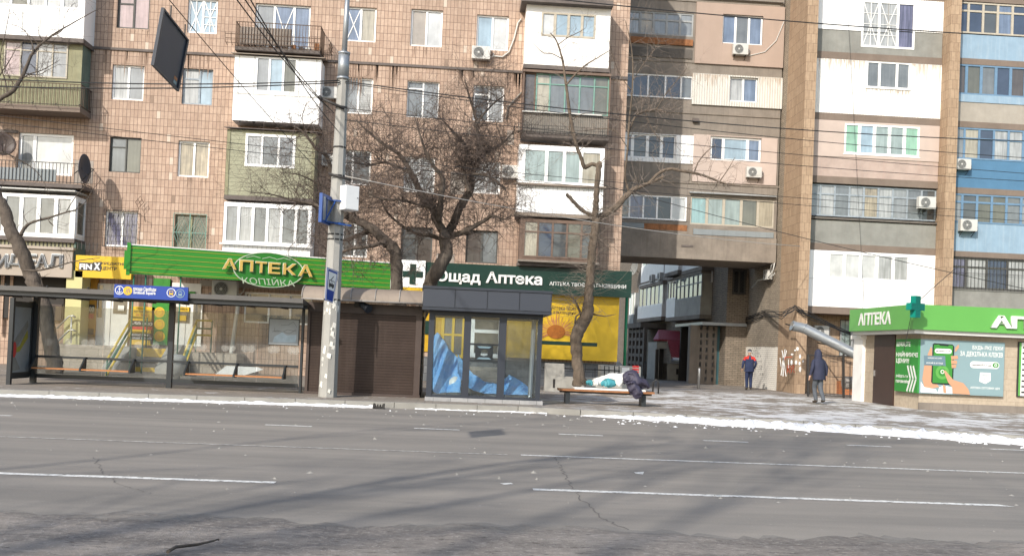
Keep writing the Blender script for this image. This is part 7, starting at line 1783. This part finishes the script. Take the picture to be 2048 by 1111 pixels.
tag(b.build('cable_bundle', 'cable'), 'tangled bundle of black cables round the foot of the first column and along the passage', 'cable')
# dark panel hanging aslant on the diagonal wire, lengthwise to the line of sight
Yn, Yf = 11.0, 12.1
cn = [atY(304, 130, Yn), atY(355, 183, Yf), atY(375.5, 80, Yf), atY(325, 15, Yn)]
pn = thing('hanging_panel', 'dark blue grey rectangular panel hanging aslant from a wire in the upper left', 'panel', (cn[0]+cn[2])/2)
b, at, slab = plate(cn, .014); b.build('sheet', 'signal_panel', pn)
b = MB()
for uv in ([(0, 0), (1, 0), (1, .03), (0, .03)], [(0, .97), (1, .97), (1, 1), (0, 1)], [(0, .03), (.05, .03), (.05, .97), (0, .97)], [(.95, .03), (1, .03), (1, .97), (.95, .97)]): slab(b, uv, .001, .02)
b.build('frame', 'anthracite_panel', pn)
b = MB(); slab(b, [(.78, .14), (.90, .14), (.90, .20), (.78, .20)], .001, .003, 0); slab(b, [(.78, .07), (.90, .07), (.90, .13), (.78, .13)], .001, .003, 1); b.build('sticker', ['wood_orange', 'banner_blue'], pn)
for u in (.35, .92): b = MB(); b.bar(at(u, 1, -.015), at(u, 1, -.015)+Vector((0, 0, .16)), .01); b.build('hanger', 'iron', pn)
# ================================================================ bare trees
def limb_pts(poly, Y0, rng, wob=.5, dy=0.0):
    """photo outline of a limb -> points in depth that wander, with radii"""
    out = []; n = len(poly); y = Y0
    for i, (px, py, rp) in enumerate(poly):
        p = atY(px, py, y); out.append((p, rp*y/F)); y += dy+rng.uniform(-wob, wob)
    # smooth
    P = []; R = []
    for i in range(n-1):
        a = out[max(i-1, 0)][0]; b = out[i][0]; c = out[i+1][0]; d = out[min(i+2, n-1)][0]
        for k in range(5):
            t = k/5; P.append(.5*((2*b)+(c-a)*t+(2*a-5*b+4*c-d)*t*t+(3*b-a-3*c+d)*t**3)); R.append(out[i][1]+(out[i+1][1]-out[i][1])*t)
    P.append(out[-1][0]); R.append(out[-1][1])
    return P, R
def rough(P, R, rng, amp=.12):
    return [p+Vector((rng.uniform(-1, 1), rng.uniform(-1, 1), rng.uniform(-.5, .5)))*r*amp for p, r in zip(P, R)], [r*rng.uniform(.93, 1.08) for r in R]
def grow(mb, p, d, Ln, r, lev, rng, bend, up, den, spread):
    """a twig with side twigs"""
    n = 5 if lev > 0 else 3; pts = [p]; q = p.copy(); dr = d.copy()
    for i in range(n):
        dr = (dr+Vector((rng.gauss(0, bend), rng.gauss(0, bend), rng.gauss(0, bend)+up))).normalized(); q = q+dr*(Ln/n); pts.append(q.copy())
    mb.tube(pts, [r*(1-.75*i/n) for i in range(n+1)], 4 if lev > 1 else 3, cap=False)
    if lev > 0:
        k = max(1, int(den*rng.uniform(.7, 1.3)))
        for _ in range(k):
            i = rng.randint(1, n); t = (pts[i]-pts[i-1]).normalized(); s = Vector((rng.gauss(0, 1), rng.gauss(0, 1), rng.gauss(0, 1)))
            s = (s-t*s.dot(t)).normalized(); grow(mb, pts[i-1].lerp(pts[i], rng.random()), (t*(1-spread)+s*spread).normalized(), Ln*rng.uniform(.45, .75), r*.6, lev-1, rng, bend, up, den, spread)
def tree(name, label, limbs, Y0, base, seed, twigs, bark, twig, kind):
    """limbs: list of (outline, starting depth offset, number of shoots, shoot length)"""
    rng = random.Random(seed); t = thing(name, label, 'tree', base); tr_ = MB(); cr = MB()
    for poly, dy, ns, ln in limbs:
        P, R = limb_pts(poly, Y0+dy, rng, twigs['wob']); P, R = rough(P, R, rng); R = [r*(1 if r > .12 else .55+.45*r/.12) for r in R]
        big = R[0] > .09; tr_.tube(P, R, 12 if big else 7, 0)
        for _ in range(int(ns*twigs.get('mul', 1))):
            i = rng.randint(max(1, int(len(P)*twigs['from'])), len(P)-1); tt = (P[i]-P[i-1]).normalized()
            s = Vector((rng.gauss(0, 1), rng.gauss(0, .9), rng.gauss(.25, .8))); s = (s-tt*s.dot(tt)*.7).normalized()
            grow(cr, P[i], (tt*.35+s*.8).normalized(), ln*rng.uniform(.55, 1.25), min(max(.006, R[i]*.38), twigs['r']), twigs['lev'], rng, twigs['bend'], twigs['up'], twigs['den'], twigs['spread'])
    o = tr_.build('trunk', bark, t); cr.build('crown', twig, t)
    return t
# big twisted tree behind the kiosks
YT = 29.2
big = [
 ([(791, 610, 13), (792, 584, 12), (793, 532, 12), (787, 498, 12), (771, 483, 11), (748, 460, 9), (717, 442, 8), (694, 433, 7)], 0, 10, 1.0),
 ([(694, 433, 7), (676, 405, 6), (666, 360, 5.5), (655, 315, 5), (632, 297, 4), (608, 266, 3), (588, 252, 2)], 0, 26, 1.5),
 ([(694, 433, 6), (660, 420, 5), (625, 408, 4), (585, 400, 3), (540, 388, 2), (505, 385, 1.2)], -.3, 30, 1.5),
 ([(771, 483, 6), (740, 492, 5), (700, 498, 4), (660, 512, 3), (640, 505, 2)], -.5, 20, 1.1),
 ([(748, 460, 6), (722, 468, 5), (690, 480, 4), (655, 478, 2.5), (620, 470, 1.5)], .4, 22, 1.3),
 ([(717, 442, 5), (700, 415, 4), (680, 395, 3.5), (640, 370, 3), (600, 350, 2), (560, 345, 1.2)], .3, 26, 1.4),
 ([(861, 580, 15), (861, 563, 14), (879, 532, 13.5), (894, 505, 13), (889, 478, 12), (890, 466, 10)], .2, 4, .8),
 ([(890, 468, 9), (874, 442, 8), (865, 415, 8), (843, 388, 7), (825, 352, 6.5), (802, 312, 5), (775, 294, 4), (739, 266, 3), (712, 240, 2)], .2, 44, 1.5),
 ([(825, 352, 5), (810, 340, 4), (770, 325, 3.5), (735, 330, 3), (700, 322, 2)], .5, 26, 1.4),
 ([(878, 440, 7), (881, 410, 6.5), (883, 388, 6.5), (885, 356, 5.5), (866, 330, 4.5), (850, 300, 3.5), (838, 262, 2.5), (830, 235, 1.6)], -.3, 36, 1.5),
 ([(892, 466, 9), (905, 451, 8.5), (919, 415, 8), (939, 384, 7.5), (944, 348, 6.5), (958, 320, 6), (956, 276, 5), (951, 235, 4), (938, 190, 2.6), (930, 160, 1.6)], .3, 56, 1.5),
 ([(939, 384, 5), (929, 352, 4.5), (931, 322, 4), (933, 293, 3.5), (905, 262, 2.8), (880, 235, 2)], -.4, 34, 1.4),
 ([(958, 320, 5), (975, 303, 4), (996, 293, 3.6), (1012, 280, 3), (1028, 262, 2)], .4, 26, 1.2),
 ([(951, 250, 3.5), (970, 225, 3), (990, 205, 2.4), (1010, 190, 1.6)], .1, 22, 1.2),
 ([(892, 474, 7), (915, 468, 6.5), (938, 459, 6), (962, 445, 5), (985, 432, 4), (1008, 438, 2.6), (1024, 430, 1.6)], .2, 32, 1.3),
 ([(888, 480, 6), (860, 470, 5), (835, 468, 4), (805, 452, 3.5), (775, 425, 3), (760, 395, 2)], .6, 30, 1.3),
 ([(865, 415, 5), (840, 410, 4), (805, 400, 3.5), (765, 398, 3), (735, 385, 2)], -.6, 28, 1.4),
 ([(944, 348, 4), (968, 350, 3.4), (990, 360, 2.8), (1012, 380, 2)], -.5, 22, 1.2),
]
tree('bare_tree', 'big bare tree with two dark twisted trunks and dense twigs behind the kiosks', big, YT, (atY(830, 640, YT).x, YT, .13), 21,
     dict(wob=.32, r=.022, lev=2, bend=.22, up=.015, den=3.6, spread=.62), 'bark', 'twig', 0) if False else None
_tw = dict(wob=.30, r=.015, lev=3, bend=.26, up=.01, den=4.0, spread=.62, mul=1.15); _tw['from'] = .12
pb_ = atY(826, 645, YT)
tree('bare_tree', 'big bare tree with two dark twisted trunks and dense twigs behind the kiosks', big+[([(826, 700, 16), (826, 650, 15), (800, 615, 13), (792, 590, 12)], 0, 0, 1), ([(826, 650, 15), (850, 610, 15), (861, 578, 14.5)], .1, 0, 1)],
     YT, (pb_.x, YT, .13), 21, _tw, 'bark', 'twig', 0)
# pollarded tree by the yellow sheet
YR = 32.4
rtree = [
 ([(1158, 768, 13), (1158, 753, 11.5), (1154, 710, 11), (1152, 674, 12), (1166, 645, 12.5), (1176, 620, 12), (1177, 588, 9), (1181, 548, 8.5), (1184, 507, 8.5), (1187, 480, 8.5), (1193, 437, 8)], 0, 10, .9),
 ([(1189, 440, 6.5), (1192, 410, 6.5), (1193, 389, 6), (1196, 350, 6), (1198, 330, 6.5), (1200, 325, 4)], .0, 4, .6),
 ([(1197, 332, 5), (1184, 328, 4.5), (1169, 334, 5), (1161, 312, 4.5), (1154, 294, 4.5), (1146, 262, 4.2), (1138, 216, 4), (1132, 168, 3.6), (1124, 117, 3), (1113, 82, 2.4), (1100, 66, 1.2)], 0, 16, 1.0),
 ([(1133, 170, 2.6), (1150, 150, 2.6), (1172, 130, 2.2), (1195, 116, 1.8), (1219, 101, 1.0)], 0, 8, .8),
 ([(1124, 118, 1.8), (1105, 108, 1.5), (1085, 105, 1.3), (1066, 86, .7)], .1, 5, .7), ([(1116, 90, 1.6), (1135, 76, 1.5), (1155, 66, 1.2), (1172, 56, .6)], -.1, 6, .7),
 ([(1150, 280, 2), (1138, 250, 1.6), (1160, 230, 1.2), (1185, 225, .8)], .2, 6, .9),
 ([(1190, 431, 5), (1178, 428, 4.5), (1163, 419, 5), (1146, 402, 4.5), (1133, 388, 4)], 0, 3, .5),
 ([(1192, 438, 7), (1212, 427, 7), (1232, 414, 6.5), (1258, 386, 6), (1278, 374, 5), (1297, 367, 4.4), (1328, 353, 3.4)], .3, 24, 1.2),
 ([(1297, 367, 4), (1318, 346, 4), (1340, 338, 4), (1365, 342, 4), (1388, 346, 3.6), (1410, 352, 3.2), (1431, 360, 3), (1453, 368, 2.4), (1480, 372, 1.4)], -.2, 22, 1.1),
 ([(1388, 346, 2.4), (1396, 325, 2), (1412, 305, 1.6), (1430, 290, .8)], 0, 8, .8), ([(1440, 362, 1.8), (1455, 340, 1.4), (1470, 315, .8)], 0, 5, .7),
 ([(1258, 386, 3.4), (1250, 350, 3.2), (1254, 310, 3), (1258, 250, 2.8), (1266, 155, 2.2), (1262, 90, 1.6), (1250, 40, .9)], .4, 22, 1.2),
 ([(1256, 270, 2.4), (1270, 235, 2.4), (1290, 223, 2.4), (1312, 220, 2), (1340, 226, 1.6)], .4, 34, 1.1), ([(1312, 220, 1.6), (1330, 190, 1.4), (1350, 165, 1.1), (1372, 140, .6)], .4, 24, 1.0),
 ([(1264, 165, 1.6), (1285, 130, 1.4), (1305, 105, 1.0), (1320, 80, .6)], .4, 20, 1.0), ([(1262, 180, 1.5), (1240, 150, 1.3), (1225, 110, 1.0), (1215, 70, .6)], .4, 10, .8), ([(1290, 223, 1.4), (1305, 260, 1.2), (1330, 290, .8)], .4, 14, .9),
 ([(1258, 300, 1.6), (1230, 262, 1.4), (1200, 258, 1.2), (1165, 262, .8)], .4, 12, .7),
]
_tw = dict(wob=.10, r=.012, lev=2, bend=.22, up=-.01, den=2.6, spread=.5); _tw['from'] = .3
pr_ = atY(1158, 756, YR)
T2 = tree('pollarded_tree', 'hard pruned tree with a curved trunk and cut stubs in front of the yellow sheet', rtree, YR, (pr_.x, YR, .13), 8, _tw, 'bark_brown', 'twig_mid', 0)
rg = random.Random(77); cr = MB()
for k in range(230):                                             # fine water shoots round the old cuts
    c_ = rg.choice(((1185, 470), (1182, 540), (1178, 590), (1190, 438), (1186, 500), (1180, 560), (1150, 605), (1200, 430)))
    p = atY(c_[0]+rg.uniform(-6, 6), c_[1]+rg.uniform(-14, 14), YR+rg.uniform(-.1, .1)); a = rg.uniform(0, 2*math.pi)
    grow(cr, p, Vector((math.cos(a), math.sin(a)*.7, rg.uniform(-.3, .7))).normalized(), rg.uniform(.6, 1.6), .008, 1, rg, .16, -.05, 1.6, .4)
cr.build('water_shoots', 'twig_pale', T2)
b = MB(); p = atY(1120, 600, YR); q = [atY(*a, YR) for a in ((1166, 640), (1158, 618), (1150, 600), (1140, 592))]; b.tube(q, [.05, .04, .03, .015], 6)
q = [atY(*a, YR-.1) for a in ((1158, 660), (1150, 645), (1152, 632), (1162, 625))]; b.tube(q, [.04, .035, .03, .025], 6); q = [atY(*a, YR) for a in ((1186, 628), (1210, 632), (1232, 628))]; b.tube(q, [.03, .02, .008], 5); b.build('side_stub', 'bark_brown', T2)
# leaning tree at the left
YLt = 32.0
ltree = [
 ([(112, 750, 19), (110, 743, 16), (106, 711, 15), (97, 668, 14.5), (91, 625, 14), (72, 573, 14), (61, 548, 13.5), (42, 500, 13), (21, 460, 12), (8, 420, 11), (-6, 390, 10), (-30, 330, 8), (-45, 260, 7)], 0, 4, .8),
 ([(42, 470, 4.5), (50, 455, 4), (63, 445, 3.4), (95, 436, 3), (131, 425, 2.4), (152, 420, 2)], 0, 8, .9), ([(150, 420, 1.6), (170, 405, 1.4), (185, 380, 1.1), (200, 362, .6)], 0, 4, .8), ([(131, 426, 1.6), (150, 395, 1.3), (170, 372, 1.0), (182, 345, .6)], .2, 4, .8),
 ([(48, 540, 3.2), (80, 540, 2.6), (115, 532, 2.2), (150, 522, 1.6), (200, 515, .8)], -.2, 10, .8), ([(78, 545, 2), (84, 565, 1.6), (86, 590, .8)], 0, 2, .5),
 ([(-25, 320, 4), (0, 305, 3), (30, 315, 2), (75, 345, 1.2), (100, 390, .6)], .3, 10, .9),
]
_tw = dict(wob=.12, r=.013, lev=2, bend=.2, up=.01, den=2.2, spread=.5); _tw['from'] = .25
pl_ = atZ(110, 746)
T3 = tree('leaning_tree', 'leaning tree with a thick furrowed trunk behind the left half of the bus shelter', ltree, YLt, (pl_.x, YLt, .13), 5, _tw, 'bark', 'twig', 0)
# branch of a street tree reaching in at the upper left
_tw = dict(wob=.10, r=.012, lev=2, bend=.24, up=.01, den=3.0, spread=.55); _tw['from'] = .05
btree = [
 ([(-190, 760, 17), (-190, 600, 15), (-180, 450, 13), (-130, 330, 10), (-70, 240, 7), (0, 198, 5.2), (27, 180, 5), (49, 144, 4.4), (67, 104, 3.6), (103, 72, 2.6), (148, 45, 1.8), (193, 20, .9)], 0, 24, .9),
 ([(40, 160, 2.2), (60, 148, 1.8), (85, 140, 1.4), (120, 120, .7)], 0, 10, .7), ([(15, 188, 2.4), (10, 160, 2), (0, 120, 1.6), (12, 60, 1.2), (20, 15, .8)], .2, 10, .8), ([(67, 106, 2), (62, 80, 1.6), (40, 55, 1.1), (5, 45, .6)], 0, 8, .7),
 ([(48, 146, 1.8), (75, 150, 1.4), (96, 140, 1), (120, 128, .5)], .2, 8, .6), ([(100, 74, 1.8), (125, 60, 1.3), (130, 30, .9), (150, 5, .5)], 0, 6, .6), ([(-40, 215, 3), (0, 150, 2), (20, 120, 1.4), (35, 90, .6)], .1, 8, .7),
]
tree('street_tree', 'tree standing left of the view whose bare branch reaches in across the upper left balconies', btree, 27.0, (atY(-190, 770, 27).x, 27.0, .13), 15, _tw, 'bark', 'twig', 0)
# trees on the near side of the road, behind the viewer: only their long shadows fall into the view
def plain_tree(x, y, h, r, seed, label):
    rng = random.Random(seed); t = thing('roadside_tree', label, 'tree', (x, y, 0), 'bare trees on the near side of the road'); tk = MB(); cr_ = MB()
    pts = [Vector((x+.35*math.sin(k*.7+seed)*k/8, y+.2*math.cos(k+seed)*k/8, h*k/10)) for k in range(11)]; tk.tube(pts, [r*.62*(1-.08*k) for k in range(11)], 10)
    for k in range(7):
        i = rng.randint(4, 10); a = rng.uniform(0, 6.28); grow(cr_, pts[i], Vector((math.cos(a), math.sin(a), rng.uniform(1.2, 3.0))).normalized(), h*rng.uniform(.16, .30), r*.16, 2, rng, .12, .05, 4, .36)
    tk.build('trunk', 'bark', t); cr_.build('crown', 'twig', t)
for i_, (x, y, h, r, s) in enumerate(((-11.6, -8, 19, .27, 1), (-15.1, -11, 21, .24, 2), (-16.5, -6, 18, .22, 3), (-12.6, -11.5, 22, .25, 4), (-12.8, -14.5, 23, .28, 5), (-10.4, -4.2, 17, .3, 6), (-7.4, -12, 24, .25, 7))):
    plain_tree(x, y, h, r, s, 'tall bare roadside tree behind the viewer casting long soft shadows over the road')
